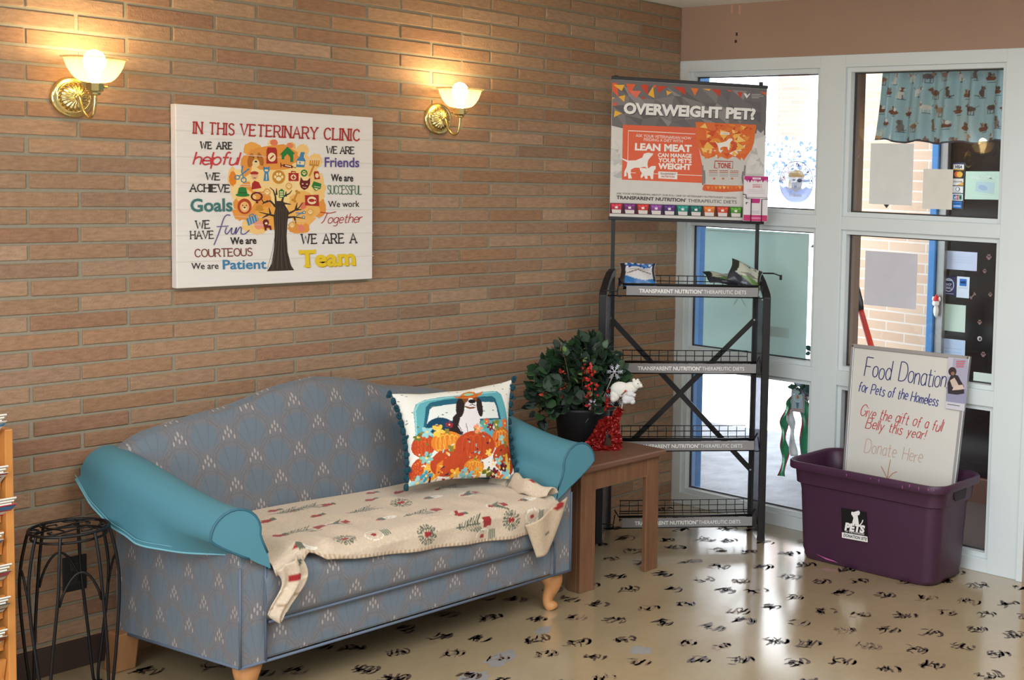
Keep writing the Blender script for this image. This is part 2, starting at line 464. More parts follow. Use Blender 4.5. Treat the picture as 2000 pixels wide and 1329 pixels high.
# ---- brick wall (wall_left): every brick its own face in one wall mesh
def brick_wall():
    mb = MB(); cols = []
    m_b = attr_mat('brick_face', rough=0.85, nz=0.20, ns=30, bump=0.55, bs=150, spec=0.3, stretch=(1, 1, 3.5))
    m_m = M('mortar', (150, 142, 124), 0.95, nz=0.12, ns=80, bump=0.3, bs=200, spec=0.2)
    pal = [(170, 134, 104)]*6+[(167, 128, 97)]*5+[(174, 139, 109)]*4+[(162, 122, 95)]*2+[(162, 129, 103)]*3+[(177, 144, 116)]*2
    c = 0.0575; j = 0.0105; zM = 1.1996; xj = -3.0413; L = 0.3048
    def nb(p): return p
    for r in range(-21, 25):
        z0 = zM+(r-1)*c+j/2; z1 = zM+r*c-j/2
        if z1 < 0.004: continue
        z0 = max(z0, 0.0); z1 = min(z1, CH)
        if z1-z0 < .006: continue
        ph = 0.0 if r % 2 == 0 else 0.5
        for k in range(-13, 12):
            xa = xj+(k+ph)*L; xb = xa+L
            xa += j/2+random.uniform(-.003, .003); xb += -j/2+random.uniform(-.003, .003)
            if xa >= -0.004 or xb < X0: continue
            xb = min(xb, -0.002); xa = max(xa, X0)
            if xb-xa < .01: continue
            dz = random.uniform(-.0012, .0012); dy = random.uniform(-.0012, .0012); e = 0.0022
            ring0 = [(xa, .012, z0+dz), (xb, .012, z0+dz), (xb, .012, z1+dz), (xa, .012, z1+dz)]
            ring1 = [(xa, .002+dy, z0+dz), (xb, .002+dy, z0+dz), (xb, .002+dy, z1+dz), (xa, .002+dy, z1+dz)]
            ring2 = [(xa+e, dy, z0+dz+e), (xb-e, dy, z0+dz+e), (xb-e, dy, z1+dz-e), (xa+e, dy, z1+dz-e)]
            fs = []
            for a, b in ((0, 4), (4, 8)):
                for q in range(4): fs.append((a+q, a+(q+1) % 4, b+(q+1) % 4, b+q))
            fs.append((8, 9, 10, 11))
            mb.add(ring0+ring1+ring2, fs, m_b)
            cc = np.array(lin(random.choice(pal)))*random.uniform(0.90, 1.08)*np.array((.87, .89, .93))
            cols += [cc]*12
    n0 = len(mb.v)
    mb.add([(X0, .005, 0), (0, .005, 0), (0, .005, CH), (X0, .005, CH), (X0, .14, 0), (.0, .14, 0), (0, .14, CH), (X0, .14, CH)],
           [(0, 1, 2, 3), (5, 4, 7, 6), (1, 5, 6, 2), (4, 0, 3, 7), (3, 2, 6, 7), (4, 5, 1, 0)], m_m)
    cols += [np.array(lin((150, 142, 124)))]*(len(mb.v)-n0)
    return struct(build(mb, 'wall_left', colors=np.array(cols)), 'long tan brick wall with grey mortar behind the sofa', 'wall')
brick_wall()

# ---- floor with printed paw marks
def floor():
    mb = MB()
    m = bpy.data.materials.new('vinyl_floor'); m.use_nodes = True
    nt = m.node_tree; N = nt.nodes; L = nt.links; b = N['Principled BSDF']
    tc = N.new('ShaderNodeTexCoord')
    n1 = N.new('ShaderNodeTexNoise'); n1.inputs['Scale'].default_value = 2.2; n1.inputs['Detail'].default_value = 6
    n2 = N.new('ShaderNodeTexNoise'); n2.inputs['Scale'].default_value = 26; n2.inputs['Detail'].default_value = 4
    L.new(tc.outputs['Object'], n1.inputs['Vector']); L.new(tc.outputs['Object'], n2.inputs['Vector'])
    cr = N.new('ShaderNodeValToRGB')
    cr.color_ramp.elements[0].position = .3; cr.color_ramp.elements[0].color = lin((156, 137, 106))+(1,)
    cr.color_ramp.elements[1].position = .75; cr.color_ramp.elements[1].color = lin((172, 153, 121))+(1,)
    L.new(n1.outputs['Fac'], cr.inputs[0])
    mr = N.new('ShaderNodeMapRange'); mr.inputs['To Min'].default_value = .93; mr.inputs['To Max'].default_value = 1.07
    L.new(n2.outputs['Fac'], mr.inputs['Value'])
    sc = N.new('ShaderNodeVectorMath'); sc.operation = 'SCALE'
    L.new(cr.outputs[0], sc.inputs[0]); L.new(mr.outputs[0], sc.inputs['Scale']); L.new(sc.outputs[0], b.inputs['Base Color'])
    rr = N.new('ShaderNodeMapRange'); rr.inputs['To Min'].default_value = .12; rr.inputs['To Max'].default_value = .26
    L.new(n1.outputs['Fac'], rr.inputs['Value']); L.new(rr.outputs[0], b.inputs['Roughness'])
    b.inputs['Specular IOR Level'].default_value = .8; b.inputs['Coat Weight'].default_value = .8; b.inputs['Coat Roughness'].default_value = .14
    bp = N.new('ShaderNodeBump'); bp.inputs['Strength'].default_value = .12; bp.inputs['Distance'].default_value = .004
    n3 = N.new('ShaderNodeTexNoise'); n3.inputs['Scale'].default_value = 9; n3.inputs['Detail'].default_value = 2
    L.new(tc.outputs['Object'], n3.inputs['Vector']); L.new(n3.outputs['Fac'], bp.inputs['Height']); L.new(bp.outputs[0], b.inputs['Normal'])
    mb.box(X0, 0.1, Y0, 0.1, -.08, 0, m)
    ink_d = M('floor_print', (84, 70, 62), .3, nz=.3, ns=30, spec=.5)
    ink_w = M('floor_print_worn', (128, 108, 90), .3, nz=.3, ns=30, spec=.5)
    blue = M('floor_worn_patch', (140, 138, 138), .35, nz=.15, ns=20)
    r = Vector((.566, -.824, 0)); d = Vector((.824, .566, 0))
    def ribbon(pts, w, mat, z):
        vs = []; n = len(pts)
        for i in range(n):
            t = (Vector(pts[min(i+1, n-1)])-Vector(pts[max(i-1, 0)])).normalized(); k = Vector((-t.y, t.x))
            ww = w*(.55+.45*math.sin(PI*(i+.5)/n))
            for sgn in (1, -1):
                p = Vector(pts[i])+k*ww/2*sgn
                vs.append((p.x, p.y, z))
        mb.add(vs, [(2*i+1, 2*i, 2*i+2, 2*i+3) for i in range(n-1)], mat)
    rnd = random.Random(3)
    def mark(c, ang, s, mat):
        ca, sa = math.cos(ang), math.sin(ang)
        def w(a, b_):
            a, b_ = a*ca-b_*sa, a*sa+b_*ca
            p = c+r*(a*s)+d*(b_*s); return (p.x, p.y)
        z = .0004
        fl = rnd.choice((-1, 1))
        for k in range(rnd.randint(2, 3)):     # pad: broken curved strokes
            a0 = rnd.uniform(-1.9, -.3)+k*.7; rad = rnd.uniform(.10, .20)
            ribbon([w(.22+rad*.8*math.cos(a0+t*.34), fl*rad*1.5*math.sin(a0+t*.34)) for t in range(6)], .006+rnd.random()*.010, mat, z)
        for k in range(rnd.randint(6, 9)):     # toes: short crossing strokes
            x = rnd.uniform(-.34, .22); y = rnd.uniform(-.18, .18); q = rnd.uniform(-.10, .16); hh = rnd.uniform(.10, .26)
            ribbon([w(x-q, y-hh), w(x+rnd.uniform(-.06, .08), y-.02), w(x+q*.6, y+hh)], .005+rnd.random()*.010, mat, z)
        for k in range(rnd.randint(3, 5)):     # claws and long drags
            y = rnd.uniform(-.3, .3); x = rnd.uniform(-.36, .1)
            ribbon([w(x-.12, y), w(x-.02, y+rnd.uniform(-.07, .07)), w(x+.12, y+rnd.uniform(-.10, .10))], .004+rnd.random()*.007, mat, z)
    for i in range(-26, 27):
        for j in range(-22, 24):
            off = .5 if j % 2 else 0
            c = Vector((-2.2, -2.0, 0))+r*((i+off)*.172)+d*(j*.19)
            c += r*rnd.uniform(-.035, .035)+d*rnd.uniform(-.045, .045)
            if not (-4.4 < c.x < -.06 and -4.3 < c.y < -.06): continue
            worn = rnd.random() < .3
            mark(c, rnd.uniform(-.5, .5), rnd.uniform(.10, .128), ink_w if worn else ink_d)
    for (cx, cy, L_, W_) in ((-2.17, -1.10, .20, .055), (-1.98, -1.03, .17, .05), (-1.70, -.93, .10, .03), (-1.62, -1.35, .09, .05)):
        n = 22; pts = []
        for k in range(n):
            a = 2*PI*k/n; q = rnd.uniform(.65, 1.1)
            p = Vector((cx, cy, 0))+Vector((.93, .36, 0))*math.cos(a)*L_/2*q+Vector((-.36, .93, 0))*math.sin(a)*W_*q
            pts.append((p.x, p.y, .0003))
        mb.add(pts, [tuple(range(n))], blue)
    o = build(mb, 'floor')
    return struct(o, 'glossy tan floor printed all over with dark paw marks', 'floor')
floor()

white_w = M('white_paint', (216, 224, 226), .42, nz=.03, ns=6, bump=.05, bs=30)
brown_w = M('brown_wall_paint', (166, 136, 118), .7, nz=.05, ns=5, bump=.08, bs=160)
ceil_m = M('ceiling_paint', (226, 224, 216), .9, nz=.05, ns=60, bump=.5, bs=90)
mb = MB(); mb.box(X0-.1, .2, Y0-.1, .14, CH, CH+.1, ceil_m); struct(build(mb, 'ceiling'), 'white textured ceiling corner', 'ceiling')
mb = MB(); mb.box(X0-.1, 0, Y0-.1, Y0, 0, CH, M('pale_wall_paint', (214, 216, 214), .8, nz=.04)); struct(build(mb, 'wall_back'), 'plain painted wall of the waiting room', 'wall')
mb = MB(); mb.box(X0-.1, X0, Y0, .14, 0, CH, M('pale_wall_paint', (214, 216, 214), .8)); struct(build(mb, 'wall_far'), 'plain painted end wall of the waiting room', 'wall')
# window wall: brown header and the wall beyond the frame
YR = -2.03
mb = MB(); mb.box(0, .10, YR, 0.14, 2.308, CH, brown_w); mb.box(0, .10, Y0, YR-.034, 0, CH, brown_w); mb.box(0, .10, YR-.034, YR, 2.308, CH, brown_w)
for (y, z, w_, h_) in ((-.37, 2.43, .006, .008), (-.365, 2.395, .007, .007)):
    mb.box(-.0006, .001, y-w_, y+w_, z-h_, z+h_, M('chip_dark', (60, 45, 38), .9))
for (y, z) in ((-.335, 2.555), (-.385, 2.55)):
    mb.box(-.0006, .001, y-.006, y+.006, z-.022, z+.022, M('chip_pink', (196, 150, 130), .9))
struct(build(mb, 'wall_right'), 'brown painted header above the white window frames', 'wall')

# ---- white timber framing of the windows, two glazed columns of three
LY = (-.055, -.890); RY = (-1.038, -1.884)
ROWS = ((1.550, 2.250), (.815, 1.488), (.062, .745))
mb = MB()
T = .10
mb.box(0, T, LY[0], .14, 0, 2.308, white_w)
mb.box(0, T, RY[0], LY[1], 0, 2.308, white_w)
mb.box(0, T, YR, RY[1], 0, 2.308, white_w)
for ya, yb in ((LY[1], LY[0]), (RY[1], RY[0])):
    mb.box(0, T, ya, yb, 2.250, 2.308, white_w); mb.box(0, T, ya, yb, 1.488, 1.550, white_w)
    mb.box(0, T, ya, yb, .745, .815, white_w); mb.box(0, T, ya, yb, 0, .062, white_w)
mb.box(-.012, .0, YR-.034, YR-.004, 0, 2.330, white_w)           # outer casing strip
mb.box(-.004, 0, -.035, 0, 2.262, 2.300, white_w)
fr = build(mb, 'trim_1', bevel=.003)
struct(fr, 'white painted timber frame around the six window panes', 'window frame')

glass = bpy.data.materials.new('window_glass'); glass.use_nodes = True
nt = glass.node_tree; nt.nodes.clear(); N = nt.nodes; L = nt.links
out = N.new('ShaderNodeOutputMaterial'); mix = N.new('ShaderNodeMixShader'); tr = N.new('ShaderNodeBsdfTransparent'); gl = N.new('ShaderNodeBsdfGlossy'); fz = N.new('ShaderNodeFresnel')
nzg = N.new('ShaderNodeTexNoise'); nzg.inputs['Scale'].default_value = 3
mrg = N.new('ShaderNodeMapRange'); mrg.inputs['To Min'].default_value = .002; mrg.inputs['To Max'].default_value = .02
L.new(nzg.outputs['Fac'], mrg.inputs['Value']); L.new(mrg.outputs[0], gl.inputs['Roughness'])
fz.inputs['IOR'].default_value = 1.45; tr.inputs[0].default_value = (.96, .98, .975, 1)
L.new(fz.outputs[0], mix.inputs[0]); L.new(tr.outputs[0], mix.inputs[1]); L.new(gl.outputs[0], mix.inputs[2]); L.new(mix.outputs[0], out.inputs[0])

gasket = M('dark_glazing_strip', (60, 58, 60), .7)
blue_p = M('blue_exterior_paint', (58, 120, 178), .5, nz=.06)
brown_j = M('brown_exterior_jamb', (104, 82, 66), .7, nz=.15, ns=25)
GX = .055
def window(name, Y, label, jamb):
    mb = MB(); w = .022
    o_rows = []
    for (z0, z1) in ROWS:
        ya, yb = Y[1], Y[0]
        for (a, b, c_, d_) in ((ya, ya+w, z0, z1), (yb-w, yb, z0, z1), (ya+w, yb-w, z1-w, z1), (ya+w, yb-w, z0, z0+w)):
            mb.box(.016, .05, a, b, c_, d_, white_w)
        g = .006
        for (a, b, c_, d_) in ((ya+w, ya+w+g, z0+w, z1-w), (yb-w-g, yb-w, z0+w, z1-w), (ya+w, yb-w, z1-w-g, z1-w), (ya+w, yb-w, z0+w, z0+w+g)):
            mb.box(.048, .058, a, b, c_, d_, gasket)
        # outer jamb lining beyond the glass
        mb.box(.058, .135, yb-w-.004, yb, z0, z1, jamb)
        mb.box(.058, .10, ya, ya+w, z0, z1, jamb)
    sash = build(mb, name, bevel=.0015)
    struct(sash, label, 'window')
    for (z0, z1) in ROWS:
        p = MB(); p.add([(GX, Y[1]+w, z0+w), (GX, Y[0]-w, z0+w), (GX, Y[0]-w, z1-w), (GX, Y[1]+w, z1-w)], [(0, 1, 2, 3)], glass)
        q = build(p, 'pane', sash); q['kind'] = 'structure'
window('window_1', LY, 'left column of three window panes looking onto snow', blue_p)
window('window_2', RY, 'right column of three window panes looking into the entrance', brown_j)

# ---- dark baseboard on the brick wall left of the sofa
mb = MB(); mb.box(-4.6, -2.775, -.012, 0.003, 0, .096, M('dark_baseboard', (62, 46, 40), .55, nz=.1))
struct(build(mb, 'baseboard_left', bevel=.002), 'dark brown vinyl baseboard at the foot of the brick wall', 'baseboard')

# ================================================================== OUTSIDE
snow = M('snow', (240, 243, 248), .9, nz=.05, ns=3, bump=.8, bs=6)
mb = MB()
def gz(x, y):
    t = min(max((x-3.2)/3.2, 0), 1); return -.05+1.75*t*t*(3-2*t)
def gfn(u, v):
    x = .14+u*u*38; y = -16+v*42
    return (x, y, gz(x, y)+.02*math.sin(x*3.1)*math.sin(y*2.3))
mb.grid(gfn, 60, 60, snow)
struct(build(mb, 'ground', smooth=True), 'snow covered ground rising outside the windows', 'ground')
# snowy shrubs on the bank
def leafy(mb, c, rx, ry, rz, n, size, mats, rnd, shell=.55):
    for _ in range(n):
        while True:
            p = Vector((rnd.uniform(-1, 1), rnd.uniform(-1, 1), rnd.uniform(-1, 1)))
            if shell < p.length < 1: break
        q = Vector(c)+Vector((p.x*rx, p.y*ry, p.z*rz))
        d = (p+Vector((rnd.uniform(-.7, .7), rnd.uniform(-.7, .7), rnd.uniform(-.4, .8)))).normalized()
        s_ = d.orthogonal().normalized(); s_ = (Matrix.Rotation(rnd.uniform(0, 2*PI), 3, d) @ s_); nn = d.cross(s_)
        l = size*rnd.uniform(.7, 1.3); w = l*.36
        mb.add([q, q+d*l*.3+s_*w, q+d*l*.7+s_*w*.8+nn*l*.06, q+d*l+nn*l*.02, q+d*l*.7-s_*w*.8+nn*l*.06, q+d*l*.3-s_*w], [(0, 1, 2, 3, 4, 5)], rnd.choice(mats))
rnd = random.Random(11)
mb = MB()
hm = [M('frosted_leaf', (92, 116, 148), .8), M('frosted_leaf_pale', (210, 218, 228), .8), M('snow', (240, 243, 248)), M('snow', (240, 243, 248))]
for k in range(9):
    y = 2.2+k*.55; leafy(mb, (6.7+rnd.uniform(-.2, .2), y, 1.75), .5, .5, .48, 900, .055, hm, rnd, .2)
o = build(mb, 'snowy_hedge'); tag(o, 'frosted hedge on the snow bank outside the left window', 'hedge', kind='stuff')
def brick_tex(name, c1, c2, cm, sx=1.0):
    m = bpy.data.materials.new(name); m.use_nodes = True
    nt = m.node_tree; N = nt.nodes; L = nt.links; b = N['Principled BSDF']; b.inputs['Roughness'].default_value = .9
    tc = N.new('ShaderNodeTexCoord'); sp = N.new('ShaderNodeSeparateXYZ'); cb = N.new('ShaderNodeCombineXYZ')
    ad = N.new('ShaderNodeMath'); ad.operation = 'ADD'
    L.new(tc.outputs['Object'], sp.inputs[0]); L.new(sp.outputs['X'], ad.inputs[0]); L.new(sp.outputs['Y'], ad.inputs[1])
    L.new(ad.outputs[0], cb.inputs['X']); L.new(sp.outputs['Z'], cb.inputs['Y'])
    bt = N.new('ShaderNodeTexBrick'); bt.inputs['Scale'].default_value = 1; bt.inputs['Brick Width'].default_value = .3048; bt.inputs['Row Height'].default_value = .0575
    bt.inputs['Mortar Size'].default_value = .005; bt.inputs['Mortar Smooth'].default_value = .1
    bt.inputs['Color1'].default_value = lin(c1)+(1,); bt.inputs['Color2'].default_value = lin(c2)+(1,); bt.inputs['Mortar'].default_value = lin(cm)+(1,)
    L.new(cb.outputs[0], bt.inputs['Vector']); L.new(bt.outputs['Color'], b.inputs['Base Color'])
    bp = N.new('ShaderNodeBump'); bp.inputs['Strength'].default_value = .4; bp.inputs['Distance'].default_value = .005; bp.invert = True
    L.new(bt.outputs['Fac'], bp.inputs['Height']); L.new(bp.outputs[0], b.inputs['Normal'])
    return m
red_brick = brick_tex('pale_red_brick', (170, 128, 116), (160, 118, 106), (180, 170, 160))
mb = MB(); mb.box(8.0, 8.2, 5.30, 5.645, 1.2, 3.6, red_brick); mb.box(7.97, 8.25, 5.27, 5.68, 3.6, 3.72, snow)
tag(build(mb, 'brick_pillar'), 'pale brick pillar far outside beyond the snowy hedge', 'pillar')
# entrance recess: brick return wall, blue post, dark glazed door
tan_brick = brick_tex('pale_tan_brick', (186, 158, 136), (196, 170, 148), (200, 190, 180))
mb = MB(); mb.hexa([(1.12, -.86, -.05), (1.26, -.86, -.05), (1.34, -.10, -.05), (1.22, -.10, -.05), (1.12, -.86, 2.6), (1.26, -.86, 2.6), (1.34, -.10, 2.6), (1.22, -.10, 2.6)], tan_brick)
struct(build(mb, 'wall_outside'), 'sunlit tan brick wall of the entrance recess seen through the right window', 'wall')
mb = MB(); mb.box(1.10, 1.2, -.905, -.862, -.05, 2.35, blue_p)
struct(build(mb, 'trim_2', bevel=.004), 'bright blue post beside the entrance door', 'post')
alu = M('brushed_aluminium', (170, 168, 166), .35, .85, nz=.05, ns=40)
dkglass = M('dim_interior_glass', (34, 27, 25), .12, nz=.25, ns=4, spec=.45)  # opaque near-black colour paints in the unlit interior behind the door
mb = MB()
mb.box(1.115, 1.17, -.955, -.908, -.03, 2.4, alu); mb.box(1.115, 1.17, -2.0, -1.953, -.03, 2.4, alu)
mb.box(1.115, 1.17, -1.953, -.955, 2.33, 2.4, alu); mb.box(1.115, 1.17, -1.953, -.955, -.03, .12, M('door_kickplate', (96, 62, 48), .6))
door = build(mb, 'door_1', bevel=.003)
struct(door, 'dark glazed entrance door with aluminium frame seen through the right window', 'door')
mb = MB(); mb.box(1.148, 1.158, -1.953, -.955, .12, 2.33, dkglass); q = build(mb, 'door_glass', door)
mb = MB(); mb.box(.14, 1.2, -3.2, -.93, -.1, -.012, M('entrance_mat', (58, 44, 38), .95, nz=.3, ns=40)); struct(build(mb, 'floor_outside'), 'dark mat on the floor of the entrance recess', 'floor')
mb = MB(); mb.grid(lambda u, v: (.14+1.7*u, -.9+3.4*v, -.004+.008*math.sin(u*9+v*4)*math.sin(v*23)), 20, 40, M('trodden_snow', (112, 114, 120), .95, nz=.55, ns=7, bump=.8, bs=25)); struct(build(mb, 'path', smooth=True), 'trodden grey snow on the path outside the left window', 'path')
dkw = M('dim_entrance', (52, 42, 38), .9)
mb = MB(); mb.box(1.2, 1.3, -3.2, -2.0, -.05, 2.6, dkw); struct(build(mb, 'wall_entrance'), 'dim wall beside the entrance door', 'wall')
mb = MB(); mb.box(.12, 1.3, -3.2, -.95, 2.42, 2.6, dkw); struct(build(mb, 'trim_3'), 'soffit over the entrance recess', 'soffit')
# ================================================================== SOFA
def fan_fabric():
    m = bpy.data.materials.new('fan_fabric'); m.use_nodes = True
    nt = m.node_tree; N = nt.nodes; L = nt.links; b = N['Principled BSDF']
    b.inputs['Roughness'].default_value = .82; b.inputs['Sheen Weight'].default_value = .15; b.inputs['Specular IOR Level'].default_value = .3
    uv = N.new('ShaderNodeUVMap'); uv.uv_map = 'UVMap'; sp = N.new('ShaderNodeSeparateXYZ'); L.new(uv.outputs[0], sp.inputs[0])
    def op(o, a, b_=None, c=None):
        n = N.new('ShaderNodeMath'); n.operation = o
        for i, x in enumerate((a, b_, c)):
            if x is None: continue
            if isinstance(x, (int, float)): n.inputs[i].default_value = x
            else: L.new(x, n.inputs[i])
        return n.outputs[0]
    A, B = .164, .175
    def lattice(du, dv):
        px = op('MULTIPLY', op('SUBTRACT', op('FRACT', op('ADD', op('DIVIDE', sp.outputs[0], A), du)), .5), A)
        py = op('MULTIPLY', op('SUBTRACT', op('FRACT', op('ADD', op('DIVIDE', sp.outputs[1], B), dv)), .5), B)
        ex = op('DIVIDE', px, .047); ey = op('DIVIDE', op('SUBTRACT', py, .022), .053)
        r = op('SQRT', op('ADD', op('MULTIPLY', ex, ex), op('MULTIPLY', ey, ey)))
        fan = op('SUBTRACT', 1.0, op('SMOOTH_MIN', op('MAXIMUM', op('MULTIPLY', op('SUBTRACT', r, .86), 5), 0.0), 1.0, .1))
        fan = op('MULTIPLY', fan, op('MINIMUM', op('MAXIMUM', op('MULTIPLY', op('ADD', py, .045), 18), 0.15), 1.0))
        ang = op('ARCTAN2', px, op('ADD', py, .055))
        ray = op('GREATER_THAN', op('ABSOLUTE', op('SINE', op('MULTIPLY', ang, 9.0))), .975)
        ray = op('MULTIPLY', ray, op('LESS_THAN', r, 1.25))
        ring = op('MULTIPLY', op('LESS_THAN', op('ABSOLUTE', op('SUBTRACT', r, 1.22)), .05), op('GREATER_THAN', py, -.03))
        ring2 = op('MULTIPLY', op('LESS_THAN', op('ABSOLUTE', op('SUBTRACT', r, 1.42)), .04), op('GREATER_THAN', py, -.03))
        line = op('MAXIMUM', ray, op('MAXIMUM', ring, ring2))
        bud = None
        for (bx, by, sx, sy) in ((0, -.042, .003, .009), (-.010, -.054, .003, .008), (.010, -.054, .003, .008), (-.019, -.072, .003, .008), (.019, -.072, .003, .008), (0, -.066, .003, .008)):
            qx = op('DIVIDE', op('SUBTRACT', px, bx), sx); qy = op('DIVIDE', op('SUBTRACT', py, by), sy)
            e = op('LESS_THAN', op('ADD', op('MULTIPLY', qx, qx), op('MULTIPLY', qy, qy)), 1.0)
            bud = e if bud is None else op('MAXIMUM', bud, e)
        return fan, line, bud
    f1, l1, b1 = lattice(.72, .809); f2, l2, b2 = lattice(.22, .309)
    fan = op('MAXIMUM', f1, f2); line = op('MAXIMUM', l1, l2); bud = op('MAXIMUM', b1, b2)
    tc = N.new('ShaderNodeTexCoord'); nz = N.new('ShaderNodeTexNoise'); nz.inputs['Scale'].default_value = 130; nz.inputs['Detail'].default_value = 3
    L.new(tc.outputs['Object'], nz.inputs['Vector'])
    def mixc(fac, c1, c2):
        n = N.new('ShaderNodeMix'); n.data_type = 'RGBA'
        L.new(fac, n.inputs[0])
        for s_, x in ((6, c1), (7, c2)):
            if isinstance(x, tuple): n.inputs[s_].default_value = lin(x)+(1,)
            else: L.new(x, n.inputs[s_])
        return n.outputs[2]
    base = mixc(nz.outputs['Fac'], (108, 109, 114), (124, 122, 125))
    c = mixc(op('MULTIPLY', fan, .46), base, (90, 118, 136))
    c = mixc(op('MULTIPLY', line, .24), c, (82, 86, 97))
    c = mixc(op('MULTIPLY', bud, .55), c, (196, 184, 174))
    L.new(c, b.inputs['Base Color'])
    bp = N.new('ShaderNodeBump'); bp.inputs['Strength'].default_value = .25; bp.inputs['Distance'].default_value = .002
    L.new(nz.outputs['Fac'], bp.inputs['Height']); L.new(bp.outputs[0], b.inputs['Normal'])
    return m
FAB = fan_fabric()
TEAL = M('teal_vinyl', (78, 134, 150), .5, nz=.05, ns=12, bump=.12, bs=14, spec=.45)
TEAL_S = M('teal_stitch', (120, 178, 192), .6)
PIPE = M('sofa_piping', (92, 104, 122), .7)
OAK = M('honey_oak', (190, 134, 84), .42, nz=.30, ns=40, stretch=(1, 1, .12), spec=.5)
DOAK = M('weathered_oak', (158, 112, 72), .55, nz=.34, ns=40, stretch=(1, 1, .12))

def sh(p): return (p[0], p[1]-.027*(p[0]+2.14), p[2])
def shear(mb): mb.v = [sh(p) for p in mb.v]; return mb
sofa = thing('sofa', 'camelback loveseat in blue grey fan patterned fabric with teal covered arms', 'sofa', (-2.14, -.45, 0))
XL, XR, YF, YB = -2.80, -1.48, -.81, -.10
def sstep(a, b, x):
    t = min(max((x-a)/(b-a), 0), 1); return t*t*(3-2*t)
def camel(x):
    a = abs(x+2.14)
    pts = ((0, .918), (.10, .905), (.17, .892), (.24, .868), (.32, .848), (.40, .836), (.50, .820), (.60, .797), (.66, .770), (.70, .735), (.735, .68))
    for (a0, z0), (a1, z1) in zip(pts[:-1], pts[1:]):
        if a <= a1:
            return z0+(z1-z0)*(a-a0)/(a1-a0)
    return .68
# back: padded camelback
def back_fn(u, v):
    uu = .5-.5*math.cos(PI*u) if False else u
    x = -2.14+(uu*2-1)*.728
    zt = camel(x); k = v; xn = x
    prof = [(-.085, .13), (-.07, zt-.10), (-.075, zt-.035), (-.095, zt-.008), (-.125, zt), (-.160, zt-.010), (-.186, zt-.040), (-.205, zt-.09), (-.245, .60), (-.275, .46), (-.285, .30)]
    n = len(prof)-1; t = k*n; i = min(int(t), n-1); f = t-i
    y = prof[i][0]*(1-f)+prof[i+1][0]*f; z = prof[i][1]*(1-f)+prof[i+1][1]*f
    e = max(0, (abs(x+2.14)-.62)/.11)
    if y < -.125: y += .055*e*e*min(1, (-.125-y)/.06)
    x = -2.14+(x+2.14)*(1-.095*(1-sstep(.56, .66, z)))
    return (x, y, z)
mb = MB(); mb.grid(back_fn, 72, 40, FAB); build(shear(mb), 'backrest', sofa, smooth=True, uv=True)
# front rail and seat base
mb = MB(); mb.hexa([(XL+.08, YF+.012, .155), (XR-.08, YF+.012, .155), (XR-.08, -.15, .14), (XL+.08, -.15, .14), (XL+.08, YF+.012, .278), (XR-.08, YF+.012, .278), (XR-.08, -.15, .30), (XL+.08, -.15, .30)], FAB)
build(shear(mb), 'front_rail', sofa, uv=True, bevel=.01)
# seat cushion
def seat_top(x, y):
    a = 1-((x+2.14)/.62)**2
    return .452+.018*max(a, 0)+.01*sstep(-.8, -.4, y)
def cush(u, v):
    x = XL+.078+u*(XR-XL-.156)
    prof = [(YF+.004, .280), (YF-.012, .30), (YF-.020, .36), (YF-.016, .41), (YF+.0, .438), (YF+.03, None), (-.6, None), (-.4, None), (-.27, None), (-.24, .40)]
    n = len(prof)-1; t = v*n; i = min(int(t), n-1); f = t-i
    def pt(q):
        y, z = q
        return y, (seat_top(x, y) if z is None else z)
    a = pt(prof[i]); b_ = pt(prof[i+1])
    return (x, a[0]*(1-f)+b_[0]*f, a[1]*(1-f)+b_[1]*f)
mb = MB(); mb.grid(cush, 40, 36, FAB); build(shear(mb), 'seat_cushion', sofa, smooth=True, uv=True)
mb = MB(); mb.tube([(XL+.092, YF-.004, .279), (XR-.092, YF-.004, .279)], .0045, PIPE, 6)
mb.tube([(XL+.0, YF-.004, .156), (XR, YF-.004, .156)], .005, PIPE, 6)
mb.tube([(XL, YF-.002, .157), (XL-.035, -.12, .127)], .005, PIPE, 6); mb.tube([(XR, YF-.002, .157), (XR+.035, -.12, .127)], .005, PIPE, 6)
for x in (XL+.002, XL+.083, XR-.002, XR-.083):
    mb.tube([(x, YF-.006, .157), (x, YF-.006, .47)], .004, PIPE, 6)
build(shear(mb), 'piping', sofa, smooth=True)
